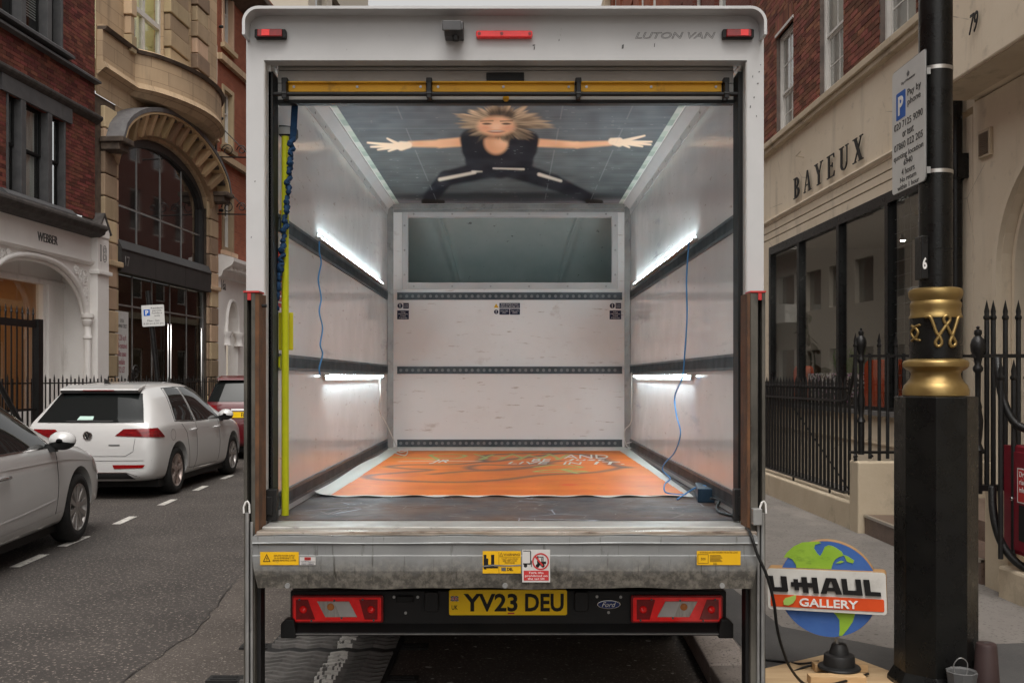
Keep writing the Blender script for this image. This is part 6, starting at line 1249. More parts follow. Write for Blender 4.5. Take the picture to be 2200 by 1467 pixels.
# lower mullioned window
m = MB(); m.box(17.22, 19.62, -.05, .16, 6.62, 6.92); m.box(17.42, 17.47, -.02, .18, 4.9, 6.62); m.box(19.37, 19.42, -.02, .18, 4.9, 6.62)
for x in (17.90, 18.80): m.box(x - .075, x + .075, -.045, .18, 4.9, 6.62)
gw = m.build('window', 'grey_frame', b18, bevel=.006)
m = MB(); m.prism([(-.16, 4.76), (-.16, 4.80), (-.05, 4.90), (.2, 4.90), (.2, 4.74)], 'x', 17.2, 19.6); m.build('sill', 'grey_frame', gw)
def dark_sash(a, b, z0, z1, par, gl='tint_glass'):
    s = .045; zm = (z0 + z1) / 2
    for c, d_, yy in ((z0, zm + .02, .13), (zm, z1, .10)):
        m = MB(); m.box(a, a + s, yy, yy + .03, c, d_); m.box(b - s, b, yy, yy + .03, c, d_); m.box(a + s, b - s, yy, yy + .03, c, c + s); m.box(a + s, b - s, yy, yy + .03, d_ - s, d_); m.build('sash', 'dull_black', par)
        m = MB(); m.box(a + s * .5, b - s * .5, yy + .01, yy + .014, c + s * .5, d_ - s * .5); m.build('pane', gl, par)
for a, b in ((17.475, 17.82), (17.98, 18.72), (18.88, 19.365)): dark_sash(a, b, 4.905, 6.615, gw, 'clear_glass')
m = MB(); m.grid(lambda u, v: (17.45 + .33 * u, .175 + .015 * math.sin(u * 30), 4.95 + 1.6 * v), 20, 1); m.grid(lambda u, v: (18.02 + .62 * u, .18 + .015 * math.sin(u * 52), 4.95 + 1.62 * v), 44, 1); m.grid(lambda u, v: (18.9 + .22 * u, .17 + .03 * math.sin(u * 20), 4.95 + 1.6 * v), 20, 1); m.build('curtain', 'curtain', gw, recalc=False)
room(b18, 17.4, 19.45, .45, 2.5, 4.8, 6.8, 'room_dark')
# upper mullioned window
m = MB(); m.box(19.22, 19.30, -.03, .18, 8.0, 10.4)
for x in (17.9, 18.78): m.box(x - .08, x + .08, -.045, .18, 8.0, 10.4)
m.box(16.4, 19.46, -.05, .16, 10.4, 10.7)
gu = m.build('window', 'grey_frame', b18, bevel=.006)
m = MB(); m.prism([(-.17, 7.88), (-.17, 7.93), (-.05, 8.02), (.2, 8.02), (.2, 7.865)], 'x', 16.3, 19.5); m.build('sill', 'grey_frame', gu)
for a, b in ((16.9, 17.81), (17.985, 18.695), (18.865, 19.215)): dark_sash(a, b, 8.03, 10.39, gu, 'clear_glass')
m = MB()
for k in range(40): m.box(18.02, 18.68, .165, .185, 8.35 + k * .05, 8.362 + k * .05)
m.build('blind', 'blind', gu)
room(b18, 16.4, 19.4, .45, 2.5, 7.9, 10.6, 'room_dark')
# shop cornice, fascia, end pilaster
m = MB(); m.prism([(-.34, 4.72), (-.36, 4.68), (-.36, 4.64), (-.30, 4.60), (-.28, 4.54), (-.16, 4.48), (-.05, 4.47), (.05, 4.47), (.05, 4.86), (-.1, 4.80)], 'x', 14, 20.5); m.build('cornice', 'slate', b18)
m = MB(); m.box(14, 20.42, -.02, .04, 3.98, 4.47); m.build('fascia', 'white_stucco', b18)
m = MB(); m.prism([(-.10, 3.99), (-.10, 3.95), (-.05, 3.90), (.04, 3.90), (.04, 3.99)], 'x', 14, 20.42); m.build('moulding', 'white_stucco', b18)
text('WEBBER', 'ink_grey', b18, (18.74, -.021, 4.215), w=.70, h=.165, ext=.006)
m = MB(); m.box(20.43, 20.92, -.16, .1, 0, 4.5); m.prism([(20.43, 4.5), (20.92, 4.5), (20.92, 4.62), (20.675, 4.96), (20.43, 4.62)], 'y', -.18, .1); m.box(20.38, 20.97, -.22, .1, 3.72, 3.80); pz = m.build('pilaster', 'white_stucco', b18, bevel=.01)
m = MB(); m.prism([(20.36, 4.60), (20.675, 5.03), (20.99, 4.60), (20.95, 4.58), (20.675, 4.955), (20.40, 4.58)], 'y', -.20, .08); m.build('gable_cap', 'slate', pz)
text('18', 'ink_grey', pz, (20.675, -.161, 4.17), w=.27, h=.36, outline=.013)
# arched opening: four-centred arch between x 16.65 and 20.3
def archpts(x0, x1, zs, za, n=24, ex=2.4):
    c = (x0 + x1) / 2; out = []
    for i in range(n + 1):
        t = -1 + 2 * i / n; out.append((c + t * (x1 - x0) / 2, zs + (za - zs) * (1 - abs(t) ** ex) ** .58))
    return out
ap = archpts(16.65, 20.25, 2.85, 3.84)
m = MB()
for (a, b), (c, d_) in zip(ap, ap[1:]): m.prism([(a, b), (c, d_), (c, 3.90), (a, 3.90)], 'y', .0, .12)
m.box(20.25, 20.43, .0, .12, 0, 3.90); m.box(14, 16.65, 0, .12, 0, 3.90); m.build('shopfront', 'white_stucco', b18)
m = MB(); m.tube([(a, -.01, b) for a, b in ap], .055, 8, cap=False); m.tube([(a, .06, b - .07) for a, b in ap], .04, 8, cap=False); m.build('arch_moulding', 'white_stucco', b18, smooth=True)
for x in (20.25,):
    m = MB(); m.lathe([(.11, .3), (.09, .4), (.075, .42), (.07, 2.35), (.09, 2.37), (.09, 2.42), (.07, 2.45), (.07, 2.62), (.10, 2.66), (.11, 2.74), (.09, 2.76), (.13, 2.80), (.13, 2.87)], (x, -.03, 0), 16); m.build('colonnette', 'white_stucco', b18, smooth=35)
for cx_, cz_, r_ in ((20.12, 3.62, .17), (19.83, 3.75, .10), (20.22, 3.33, .10), (20.26, 3.1, .07), (17.25, 3.72, .12), (16.95, 3.6, .17), (17.45, 3.8, .06)):
    m = MB()
    for k in range(6): a = k * math.pi / 3; m.tube([(cx_ + r_ * .55 * math.cos(a) + r_ * .42 * math.cos(t * .7), -.02, cz_ + r_ * .55 * math.sin(a) + r_ * .42 * math.sin(t * .7)) for t in range(9)], .012, 5, closed=True)
    m.build('tracery', 'white_stucco', b18)
# recessed shop window behind the arch
m = MB(); m.box(16.3, 20.4, .55, .65, 3.42, 3.95); m.prism([(.45, 3.42), (.45, 3.50), (.56, 3.56), (.56, 3.42)], 'x', 16.3, 20.4); m.box(19.52, 20.4, .5, .66, 0, 3.42); m.box(19.62, 19.78, .44, .5, .5, 3.42); m.box(16.3, 19.52, .5, .66, .0, .95); m.build('inner_frame', 'white_stucco', b18, bevel=.01)
m = MB(); m.box(16.3, 19.52, .60, .61, .95, 3.42); m.build('pane', 'shop_glass', b18)
m = MB(); m.quad((16.3, .12, 3.9), (20.4, .12, 3.9), (20.4, .6, 3.95), (16.3, .6, 3.95)); m.quad((20.3, .12, 0), (20.3, .6, 0), (20.3, .6, 3.9), (20.3, .12, 3.9)); m.build('reveal', 'white_stucco', b18, recalc=False)
room(b18, 14.5, 20.4, .68, 4.5, .4, 3.7, 'room_warm', 'shop_room')
m = MB(); m.box(15.5, 19.5, 2.0, 2.5, 3.62, 3.66); m.build('ceiling_lamp', 'lamp_shop', b18)
LM = Matrix.Translation((LO[0], LO[1], 0)) @ Matrix.Rotation(math.atan2(LD[1], LD[0]), 4, 'Z')
def leftthing(name, label, cat, x, y, z, group=None): return thing(name, label, cat, LM @ Vector((x, y, z)), math.atan2(LD[1], LD[0]), ws=False, group=group)
pp = leftthing('poster_panel', 'tall crimson and pink poster inside the arched shop window', 'poster', 17.75, .85, 1.1)
m = MB(); m.box(-.75, .42, 0, .03, 0, 2.05); m.build('panel', 'pink', pp); m = MB(); m.prism([(-.25, 0), (.35, 0), (.3, .6), (.05, 1.2), (-.1, 2.0), (-.3, 2.0), (-.2, 1.0)], 'y', -.006, -.001); m.build('pale_shape', 'pink_light', pp)
for k, (x, z, y) in enumerate(((17.55, 2.05, 1.3), (17.80, 1.93, 1.2), (17.93, 1.93, 1.2), (19.05, 2.25, 1.4))):
    lo_ = leftthing('pendant_lamp', ('first', 'second', 'third', 'fourth')[k] + ' small glowing pendant lamp in the arched shop, from the picture edge', 'lamp', x, y, z, 'glowing shop lamps')
    m = MB(); m.lathe([(.0, -.03), (.028, -.012), (.028, .012), (.0, .03)], (0, 0, 0), 10); m.build('bulb', 'lamp_warm', lo_); m = MB(); m.tube([(0, 0, .03), (0, 0, 1.4)], .004, 4); m.build('flex', 'dull_black', lo_)

# --- number 17: buff stone with big arched window
st = facade('stone_building', 'buff stone building with a great arched window and bowed balcony', 'building', LO, LD)
m = MB(); holes_wall(m, 20.66, 27.62, 7.55, 14.5, [(22.15, 24.05, 8.8, 12.6), (25.25, 25.75, 8.8, 12.6)], .0, .25); 
af = archpts(21.6, 26.95, 6.2, 7.30, 30, 2)
m.build('wall', 'stone_wall', st, recalc=False)
m = MB()
for (a, b), (c, d_) in zip(af, af[1:]): m.prism([(a, b), (c, d_), (c, 7.56), (a, 7.56)], 'y', .02, .3)
m.build('spandrel', 'stone_wall', st)
for a_, b_ in ((20.66, 21.6), (26.95, 27.62)): m = MB(); m.box(a_, b_, .04, .3, 0, 7.56); m.build('pier_core', 'stone_soot', st)
z = .1
while z < 7.2:
    h_ = .485 if z > .2 else .5
    for a, b, yy in ((20.94, 21.50, -.06), (21.515, 21.66, -.02), (26.90, 27.02, -.02), (27.04, 27.58, -.06)):
        m = MB(); m.box(a, b, yy + random.uniform(-.004, .004), .04, z + .012, z + h_ - .012); m.build('stone_block', 'stone_buff', st, bevel=.018)
    z += h_
for a_, b_ in ((20.9, 21.7), (26.9, 27.65)): m = MB(); m.box(a_, b_, -.12, .05, 3.98, 4.10); m.build('impost', 'stone_buff', st, bevel=.02)
# arch hood on radial brackets
c0 = (21.6 + 26.95) / 2
o1 = archpts(20.98, 27.57, 6.72, 8.0, 40, 1.9); o2 = archpts(21.04, 27.51, 6.66, 7.90, 40, 1.9); o3 = archpts(21.5, 27.05, 6.22, 7.38, 40, 2)
m = MB(); m.ring(o1, o2, 'y', -.46, .02, closed=False); m.build('hood', 'lead', st)
m = MB(); m.ring(o2, o3, 'y', -.10, .02, closed=False); m.build('arch_ring', 'stone_orange', st)
m = MB(); m.ring(archpts(21.05, 27.50, 6.65, 7.895, 40, 1.9), archpts(21.1, 27.45, 6.62, 7.85, 40, 1.9), 'y', -.44, -.10, closed=False); m.build('hood_soffit', 'stone_orange', st)
for k in range(1, 40, 3):
    for j in (0, 1):
        i0 = k + j * 0; a0, a1 = o2[i0], o2[i0 + 1]; b0, b1 = o3[i0], o3[i0 + 1]
    mid = lambda p, q, t: (p[0] + (q[0] - p[0]) * t, p[1] + (q[1] - p[1]) * t)
    m = MB(); ou = [mid(a0, a1, .0), mid(a0, a1, 1)]; inn = [mid(b0, b1, .0), mid(b0, b1, 1)]
    e0, e1 = mid(ou[0], inn[0], .12), mid(ou[1], inn[1], .12)
    m.add([(e0[0], -.41, e0[1]), (e1[0], -.41, e1[1]), (inn[1][0], -.16, inn[1][1]), (inn[0][0], -.16, inn[0][1]), (e0[0], -.1, e0[1]), (e1[0], -.1, e1[1]), (inn[1][0], -.1, inn[1][1]), (inn[0][0], -.1, inn[0][1])], [(0, 1, 2, 3), (0, 4, 5, 1), (1, 5, 6, 2), (3, 2, 6, 7), (0, 3, 7, 4)]); m.build('bracket', 'stone_orange', st, bevel=.012)
    for j in range(3):
        f0 = mid(mid(o2[k + 1], o2[k + 2], .2 + .3 * j), mid(o3[k + 1], o3[k + 2], .2 + .3 * j), .16) if k + 2 < 41 else None
        if f0: m = MB(); m.box(f0[0] - .03, f0[0] + .03, -.37, -.10, f0[1] - .04, f0[1] + .03); m.build('dentil', 'stone_soot', st)
for a_ in (20.9, 27.1): m = MB(); m.box(a_ - .05, a_ + .5, -.5, .02, 6.58, 6.70); m.box(a_, a_ + .45, -.4, .02, 6.42, 6.58); m.build('hood_stop', 'stone_soot', st, bevel=.02)
# great window: dark arch frame, mullions, panes
gfr = MB(); ao = archpts(21.62, 26.93, 6.19, 7.29, 30, 2); ai = archpts(21.74, 26.81, 6.15, 7.10, 30, 2); gfr.ring(ao, ai, 'y', .10, .22, closed=False)
gfr.box(21.62, 21.74, .1, .22, 4.6, 6.19); gfr.box(26.81, 26.93, .1, .22, 4.6, 6.19); go_ = gfr.build('window_frame', 'dark_panel', st)
m = MB()
for x in (23.0, 24.3, 25.6): m.box(x - .012, x + .012, .185, .2, 4.6, 7.0)
m.box(21.74, 26.81, .18, .2, 5.44, 5.47); m.build('glazing_bar', 'galv', go_)
for a, b in zip((21.74, 23.0, 24.3, 25.6), (23.0, 24.3, 25.6, 26.81)):
    top = [p for p in ai if a < p[0] < b]; import bisect
    def zat(x): 
        for p, q in zip(ai, ai[1:]):
            if p[0] <= x <= q[0]: return p[1] + (q[1] - p[1]) * (x - p[0]) / (q[0] - p[0])
        return 6.0
    for z0, z1 in ((4.6, 5.44), (5.47, None)):
        m = MB()
        if z1: m.box(a + .012, b - .012, .205, .215, z0, z1)
        else: m.prism([(a + .012, z0), (b - .012, z0), (b - .012, zat(b - .012))] + [(p[0], p[1]) for p in reversed(top)] + [(a + .012, zat(a + .012))], 'y', .205, .215)
        m.build('pane', 'window_dark', go_)
# canopy panel with number, glazed ground floor
m = MB(); m.prism([(-.12, 4.42), (-.02, 4.62), (.2, 4.62), (.2, 4.40), (-.12, 4.40)], 'x', 21.62, 26.93); m.build('canopy_top', 'dark_panel', st)
for a, b in ((21.62, 23.38), (23.39, 25.15), (25.16, 26.93)): m = MB(); m.box(a, b, -.10, .2, 3.90, 4.397); m.build('canopy_panel', 'dark_panel', st)
text('17', 'galv', st, (21.90, -.101, 4.15), w=.20, h=.22, ext=.003)
gs_ = MB(); gs_.box(21.64, 21.70, .1, .2, .1, 3.9); gs_.box(26.85, 26.93, .1, .2, .1, 3.9); gs_.box(21.7, 26.85, .12, .16, 3.18, 3.215)
for x in (22.65, 23.7, 24.75, 25.8): gs_.box(x - .012, x + .012, .13, .16, .1, 3.9)
g2 = gs_.build('shop_glazing', 'galv', st)
for a, b in zip((21.7, 22.662, 23.712, 24.762, 25.812), (22.638, 23.688, 24.738, 25.788, 26.85)): m = MB(); m.box(a, b, .142, .152, .1, 3.9); m.build('pane', 'tint_glass', g2)
for x in (24.45, 24.62, 26.62): m = MB(); m.tube([(x, .10, 1.2), (x, .06, 1.2), (x, .06, 2.9), (x, .10, 2.9)], .022, 8); m.build('door_handle', 'chrome', g2, smooth=40)
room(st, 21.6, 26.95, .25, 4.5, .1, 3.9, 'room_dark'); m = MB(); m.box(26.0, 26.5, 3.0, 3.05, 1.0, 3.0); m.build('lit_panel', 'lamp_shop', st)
tlb = leftthing('letting_banner', 'white office space letting banner in the stone building window', 'banner', 22.05, .12, 0)
m = MB(); m.box(-.33, .33, -.02, -.012, 1.1, 3.05); m.build('sheet', 'sign_face', tlb)
text('17/17A\nNEWMAN STREET', 'ink_grey', tlb, (0, -.0205, 2.78), w=.5, h=.20, ext=.001)
text('17,226 sq ft\nself-contained\noffice space\navailable\nTO LET', 'ink_maroon', tlb, (0, -.0205, 2.10), w=.5, h=.85, ext=.001)
text('abcc', 'ink_grey', tlb, (.1, -.0205, 1.35), w=.2, h=.1, ext=.001) if False else None
# bowed balcony
def bow(x):
    if x < 22.3: return -.12
    t = (x - 22.3) / (27.0 - 22.3); return -.12 - .8 * max(0, math.sin(math.pi * min(1, max(0, t)))) ** .6
xs = [20.72 + (27.3 - 20.72) * i / 48 for i in range(49)]
def bowstrip(nm, mtl, z0, z1, o0, o1, cap=True):
    m = MB()
    for a, b in zip(xs, xs[1:]): m.add([(a, bow(a) - o0, z0), (b, bow(b) - o0, z0), (b, bow(b) - o1, z1), (a, bow(a) - o1, z1), (a, 0, z0), (b, 0, z0), (b, 0, z1), (a, 0, z1)], [(0, 1, 2, 3), (3, 2, 6, 7), (0, 4, 5, 1)])
    for a in (xs[0], xs[-1]): m.quad((a, bow(a) - o0, z0), (a, 0, z0), (a, 0, z1), (a, bow(a) - o1, z1))
    return m.build(nm, mtl, st, smooth=30, recalc=False)
bowstrip('balcony', 'stone_wall', 8.25, 8.92, 0, 0); bowstrip('balcony_coping', 'stone_soot', 8.92, 8.99, .06, .10); bowstrip('balcony_cap', 'stone_wall', 8.99, 9.03, .10, .02)
bowstrip('balcony_band', 'stone_wall', 8.12, 8.25, .09, .03); bowstrip('balcony_base', 'stone_wall', 7.95, 8.12, -.16, .05)
# rusticated upper piers and windows
for a, b in ((21.95, 22.14), (24.08, 25.22), (25.78, 26.55)):
    for k in range(9):
        m = MB(); e = .0 if k % 2 else .035; m.box(a - e, b + e, -.16 - e, .0, 8.85 + k * .42, 9.24 + k * .42); m.build('stone_block', 'stone_buff', st, bevel=.015)
m = MB(); m.box(22.15, 22.22, .08, .18, 8.8, 12.6); m.box(23.98, 24.05, .08, .18, 8.8, 12.6); m.box(23.08, 23.18, .08, .18, 8.8, 12.6); m.box(22.22, 23.98, .06, .18, 10.05, 10.17); w1 = m.build('window', 'white_frame', st)
for a, b in ((22.22, 23.08), (23.18, 23.98)):
    for c, d_ in ((8.8, 10.05), (10.17, 12.6)): m = MB(); m.box(a, b, .13, .138, c, d_); m.build('pane', 'clear_glass', w1)
room(st, 21.9, 24.3, .26, 3.2, 8.7, 11.9, 'room_yellow', 'office_room'); m = MB(); m.box(22.3, 23.9, 1.0, 1.5, 11.84, 11.88); m.build('ceiling_lamp', 'lamp_panel', st); m = MB(); m.box(22.3, 23.9, 2.2, 2.6, 11.84, 11.88); m.build('ceiling_lamp', 'lamp_panel', st)
m = MB(); m.box(25.25, 25.31, .08, .18, 8.8, 12.6); m.box(25.69, 25.75, .08, .18, 8.8, 12.6); m.box(25.31, 25.69, .06, .18, 10.05, 10.15); w2 = m.build('window', 'white_frame', st); m = MB(); m.box(25.31, 25.69, .13, .138, 8.8, 12.6); m.build('pane', 'window_dark', w2)
pt_ = leftthing('office_plant', 'spiky pot plant standing in the lit upper window', 'plant', 23.55, .5, 8.85)
m = MB()
for k in range(40): a = random.uniform(0, 6.28); h_ = random.uniform(.25, .9); m.tube([(0, 0, .1), (.12 * math.cos(a), .1 * math.sin(a), .1 + h_ * .6), (.35 * math.cos(a), .2 * math.sin(a), .1 + h_ * .75 + random.uniform(-.2, .2))], [.012, .012, .002], 4)
m.tube([(0, 0, 0), (0, 0, .9), (.05, 0, 1.35)], [.02, .015, .002], 5); m.build('leaves', 'leaf_dark', pt_); m = MB(); m.lathe([(.12, 0), (.16, .25)], (0, 0, -.1), 12); m.build('pot', 'dull_black', pt_)
# --- number 16a: orange brick with stone windows over white stucco
b16 = facade('brick_building', 'orange brick building with stone framed windows beyond the stone building', 'building', LO, LD)
hs_ = []
for x in (27.98, 30.4, 32.6, 34.8):
    for z in (5.2, 8.2, 11.1): hs_.append((x, x + .92, z, z + 1.75))
m = MB(); holes_wall(m, 27.64, 37, 4.95, 14, hs_, .0, .2); m.build('wall', 'brick_orange', b16, recalc=False)
for a, b, c, d_ in hs_:
    sash(b16, a + .12, b - .12, c + .1, d_ - .1, .1, cols=2, rows=1, split=.6)
    m = MB(); m.ring([(a, c), (b, c), (b, d_), (a, d_)], [(a + .13, c + .12), (b - .13, c + .12), (b - .13, d_ - .12), (a + .13, d_ - .12)], 'y', -.04, .12); m.build('surround', 'stone_buff', b16); m = MB(); m.box(a - .1, b + .1, -.12, -.005, c - .12, c + .0); m.build('sill', 'stone_buff', b16)
for z in (7.75, 10.55): m = MB(); m.box(27.64, 37, -.14, -.002, z, z + .18); m.build('string_course', 'stone_wall', b16)
m = MB(); m.prism([(-.7, 12.95), (-.7, 13.1), (-.5, 13.3), (0, 13.3), (0, 12.6), (-.25, 12.7)], 'x', 27.64, 37); m.build('cornice', 'stone_soot', b16)
for k in range(3): m = MB(); m.lathe([(.035, -.12), (.05, -.06), (.03, 0)], (27.78, 0, 6.3 + 2.6 * k), 10, 'y'); m.build('wall_lamp', 'dull_black', b16)
m = MB()
for (a, b), (c, d_) in zip(archpts(28.35, 29.3, 2.9, 3.75, 14), archpts(28.35, 29.3, 2.9, 3.75, 14)[1:]): m.prism([(a, b), (c, d_), (c, 4.95), (a, 4.95)], 'y', 0, .3)
m.box(27.64, 28.35, 0, .3, 0, 4.95); m.box(29.3, 37, 0, .3, 0, 4.95); m.build('stucco_wall', 'white_stucco', b16)
m = MB(); m.tube([(a, -.02, b) for a, b in archpts(28.3, 29.35, 2.9, 3.82, 16)], .05, 8, cap=False); m.lathe([(.14, 2.5), (.11, 2.55), (.12, 2.75), (.16, 2.82), (.16, 2.9)], (28.32, -.02, 0), 12); m.lathe([(.14, 2.5), (.11, 2.55), (.12, 2.75), (.16, 2.82), (.16, 2.9)], (29.33, -.02, 0), 12); m.build('arch_moulding', 'white_stucco', b16, smooth=40)
m = MB(); m.prism([(-.4, 4.75), (-.45, 4.85), (-.45, 4.95), (-.1, 5.05), (0, 5.05), (0, 4.4), (-.1, 4.45), (-.15, 4.6)], 'x', 27.7, 37); m.build('cornice', 'white_stucco', b16)
for k in range(9): m = MB(); m.box(27.85 + k * .2, 27.95 + k * .2, -.34, -.15, 4.62, 4.74); m.build('dentil', 'white_stucco', b16)
m = MB(); m.box(28.3, 29.4, .6, .65, 0, 3.8); m.build('door', 'room_warm', b16)
text('16a', 'ink_grey', b16, (28.12, -.001, 4.22), w=.34, h=.28, ext=.004)
# scrolled iron lamp brackets on the corner of number 17
for z, lb in ((6.15, 'lower'), (7.75, 'upper')):
    br_ = leftthing('sign_bracket', lb + ' scrolled wrought iron bracket on the stone building corner', 'bracket', 27.5, 0, z, 'iron brackets')
    m = MB(); m.tube([(0, 0, 0), (0, -1.7, -.05)], .02, 6)
    for yc, r_ in ((-.35, .18), (-.75, .14), (-1.1, .16), (-1.4, .1)): m.tube([(0, yc + r_ * math.cos(t * .5) * (1 - t * .04), .18 + r_ * math.sin(t * .5) * (1 - t * .04)) for t in range(18)], .014, 5)
    m.tube([(0, 0, 1.0), (0, -.9, .1)], .014, 5); m.build('scrollwork', 'iron_black', br_)
    m = MB(); m.box(-.03, .03, -.04, -.002, -.2, 1.05); m.build('wall_plate', 'iron_black', br_)
# --- further modern buildings
bm_ = facade('modern_building', 'beige clad modern block rising beyond the brick buildings', 'building', LO, LD)
hs_ = [(38 + k * 2.6, 39.7 + k * 2.6, z, z + 1.9) for k in range(4) for z in (1.0, 4.8, 8.4, 12.0, 15.6)]
m = MB(); holes_wall(m, 37.02, 47.6, 0, 21.5, hs_, .0, .3); m.quad((47.6, 0, 0), (47.6, 10, 0), (47.6, 10, 21.5), (47.6, 0, 21.5)); m.build('wall', 'beige_clad', bm_, recalc=False)
for h in hs_: m = MB(); m.box(h[0], h[1], .2, .22, h[2], h[3]); m.build('window', 'window_dark', bm_)
bq = facade('white_building', 'pale rendered block with balconies at the far left of the street', 'building', LO, LD)
hs_ = [(49 + k * 3, 51 + k * 3, z, z + 2.0) for k in range(7) for z in (1.0, 4.8, 8.4, 12.0)]
m = MB(); holes_wall(m, 47.62, 72, 0, 16, hs_, .0, .3); m.build('wall', 'pale_render', bq, recalc=False)
for h in hs_: m = MB(); m.box(h[0], h[1], .2, .22, h[2], h[3]); m.build('window', 'window_dark', bq)
for z in (4.3, 7.9, 11.5): m = MB(); m.box(48, 60, -.9, -.002, z, z + .9); m.build('balcony', 'pale_render', bq)

# --- left area railings
rl = leftthing('area_railing', 'long black spear railing behind the parked cars', 'railing', 21, -.75, .1)
bar_l = spear_bar(1.50, .012).mesh('bar', 'iron_black', 40); bar_f = MB().tube([(0, 0, 0), (0, 0, 1.42)], .016, 6).mesh('bar', 'iron_black')
x = 15.2; k = 0
while x < 30.5: link('bar', bar_l if k % 2 else bar_f, rl, loc=(x - 21, 0, .02)); x += .145; k += 1
for z in (1.36, .15): m = MB(); m.box(-6, 9.7, -.02, .02, z - .012, z + .012); m.build('rail', 'iron_black', rl)
m = MB(); m.box(-6, 9.7, -.12, .12, -.1, .02); m.build('plinth', 'white_stucco', rl)
gt = leftthing('tall_gate', 'tall black spiked gate before the arched shop', 'gate', 16.3, -.95, .1)
bar_g = spear_bar(2.65, .014).mesh('bar', 'iron_black', 40)
for k in range(9): link('bar', bar_g, gt, loc=(-.95 + k * .16, 0, 0))
m = MB(); m.box(.40, .54, -.06, .06, 0, 2.45); m.build('gate_post', 'iron_black', gt)
for a_, b_ in ((2.30, 2.42), (.9, .94)): m = MB(); m.box(-1.1, .40, -.02, .02, a_, b_); m.build('rail', 'iron_black', gt)
m = MB(); m.tube([(-.9, -.1, 1.45), (.35, -.1, .1)], .045, 8); m.build('handrail', 'iron_black', gt)
ph = leftthing('scroll_finial', 'curled iron scroll on the railing before the stone pier', 'scroll', 20.9, -.75, 1.5)
m = MB(); m.tube([((.17 - t * .0065) * math.cos(t * .55), 0, .17 + (.17 - t * .0065) * math.sin(t * .55)) for t in range(24)], .018, 6); m.tube([(-.14, 0, -.1), (-.17, 0, .17)], .02, 6); m.build('scroll', 'iron_black', ph)
# --- tilted parking post
pd = 17.0; pa = W(338, 812, pd); pbm = W(318, 625, pd)
pk_ = thing('parking_post', 'leaning black post with a resident permit parking plate', 'sign post', (pa.x + .1, pd, .11))
ax = (pbm - pa).normalized(); m = MB(); m.tube([pa - ax * 1.46, pbm], .045, 12); m.build('post', 'black_paint', pk_, smooth=40)
c = W(329, 678, pd - .06); an = R(-4); ux = Vector((math.cos(an), .18, -math.sin(an))).normalized(); ux = Vector((.98, .1, .06)).normalized(); uz = Vector((-.06, 0, .998)).normalized()
BM = basis(c, ux, uz)
m = MB(); m.prism(rrect(-.19, .19, -.185, .185, .02), 'z', -.004, .004); pf_ = m.build('plate', 'sign_face', pk_); pf_.matrix_basis = BM
m = MB(); m.prism(rrect(-.155, -.05, .0, .11, .005), 'z', .0042, .006); m.build('blue_square', 'sign_blue', pf_)
X_, Y_ = (1, 0, 0), (0, 1, 0)
text('P', 'ink_white', pf_, (-.10, .055, .006), X_, Y_, w=.05, h=.08, ext=.0006, bold=.03)
text('Resident\npermit\nholders\nonly', 'ink', pf_, (.07, .06, .0042), X_, Y_, w=.2, h=.17, ext=.0006)
text('Mon - Sun', 'ink', pf_, (0, -.085, .0042), X_, Y_, w=.2, h=.035, ext=.0006); text('8.30 am-6.30 pm', 'ink', pf_, (0, -.14, .0042), X_, Y_, w=.33, h=.035, ext=.0006)

# ------------------------------------------------------------------ cars
def car_body(stations, name, mtl, parent, sub=2, wheels=(), wr=.34, half=.9):
    """loft of half sections mirrored into one closed shell, wheel arches cut out"""
    m = MB(); rings = []
    for (y, zb_, zs_, w, zt, wt) in stations:
        zm = zb_ + (zs_ - zb_) * .55
        half_ = [(0, zb_), (w * .82, zb_), (w * .97, zb_ + .05), (w, zb_ + (zs_ - zb_) * .35), (w * 1.005, zm), (w * .985, zs_ - .03), (w * .955, zs_ + .01)]
        dz = zt - zs_; dw = w * .955 - wt
        half_ += [(w * .955 - dw * .30, zs_ + .01 + dz * .33), (w * .955 - dw * .66, zs_ + dz * .70), (wt, zt - min(.05, dz * .25)), (wt - .09, zt + .004), (wt * .45, zt + .018), (0, zt + .022)]
        rings.append([(x, y, z) for x, z in half_] + [(-x, y, z) for x, z in half_[-2:0:-1]])
    n = len(rings[0]); vs = [p for r_ in rings for p in r_]
    fs = [(i * n + j, i * n + (j + 1) % n, (i + 1) * n + (j + 1) % n, (i + 1) * n + j) for i in range(len(rings) - 1) for j in range(n)]
    fs += [tuple(range(n))[::-1], tuple((len(rings) - 1) * n + j for j in range(n))]
    m.add(vs, fs); o = m.build(name, mtl, None, smooth=True)
    s = o.modifiers.new('s', 'SUBSURF'); s.levels = s.render_levels = sub
    cut = []
    for wy in wheels:
        c = MB(); c.lathe([(wr + .055, -1.3), (wr + .055, 1.3)], (0, wy, wr), 40, 'x'); co = c.build('cutter', 'car_trim')
        b = o.modifiers.new('b', 'BOOLEAN'); b.object = co; b.operation = 'DIFFERENCE'; b.solver = 'EXACT'; cut.append(co)
    dg = bpy.context.evaluated_depsgraph_get(); me = bpy.data.meshes.new_from_object(o.evaluated_get(dg))
    s0 = o; me2 = me; bpy.data.objects.remove(s0)
    for co in cut: bpy.data.objects.remove(co)
    for p in me2.polygons: p.use_smooth = True
    me2.set_sharp_from_angle(angle=R(38))
    bm = bmesh.new(); bm.from_mesh(me2); tree = BVHTree.FromBMesh(bm); bm.free()
    body = link(name, me2, parent); return body, tree
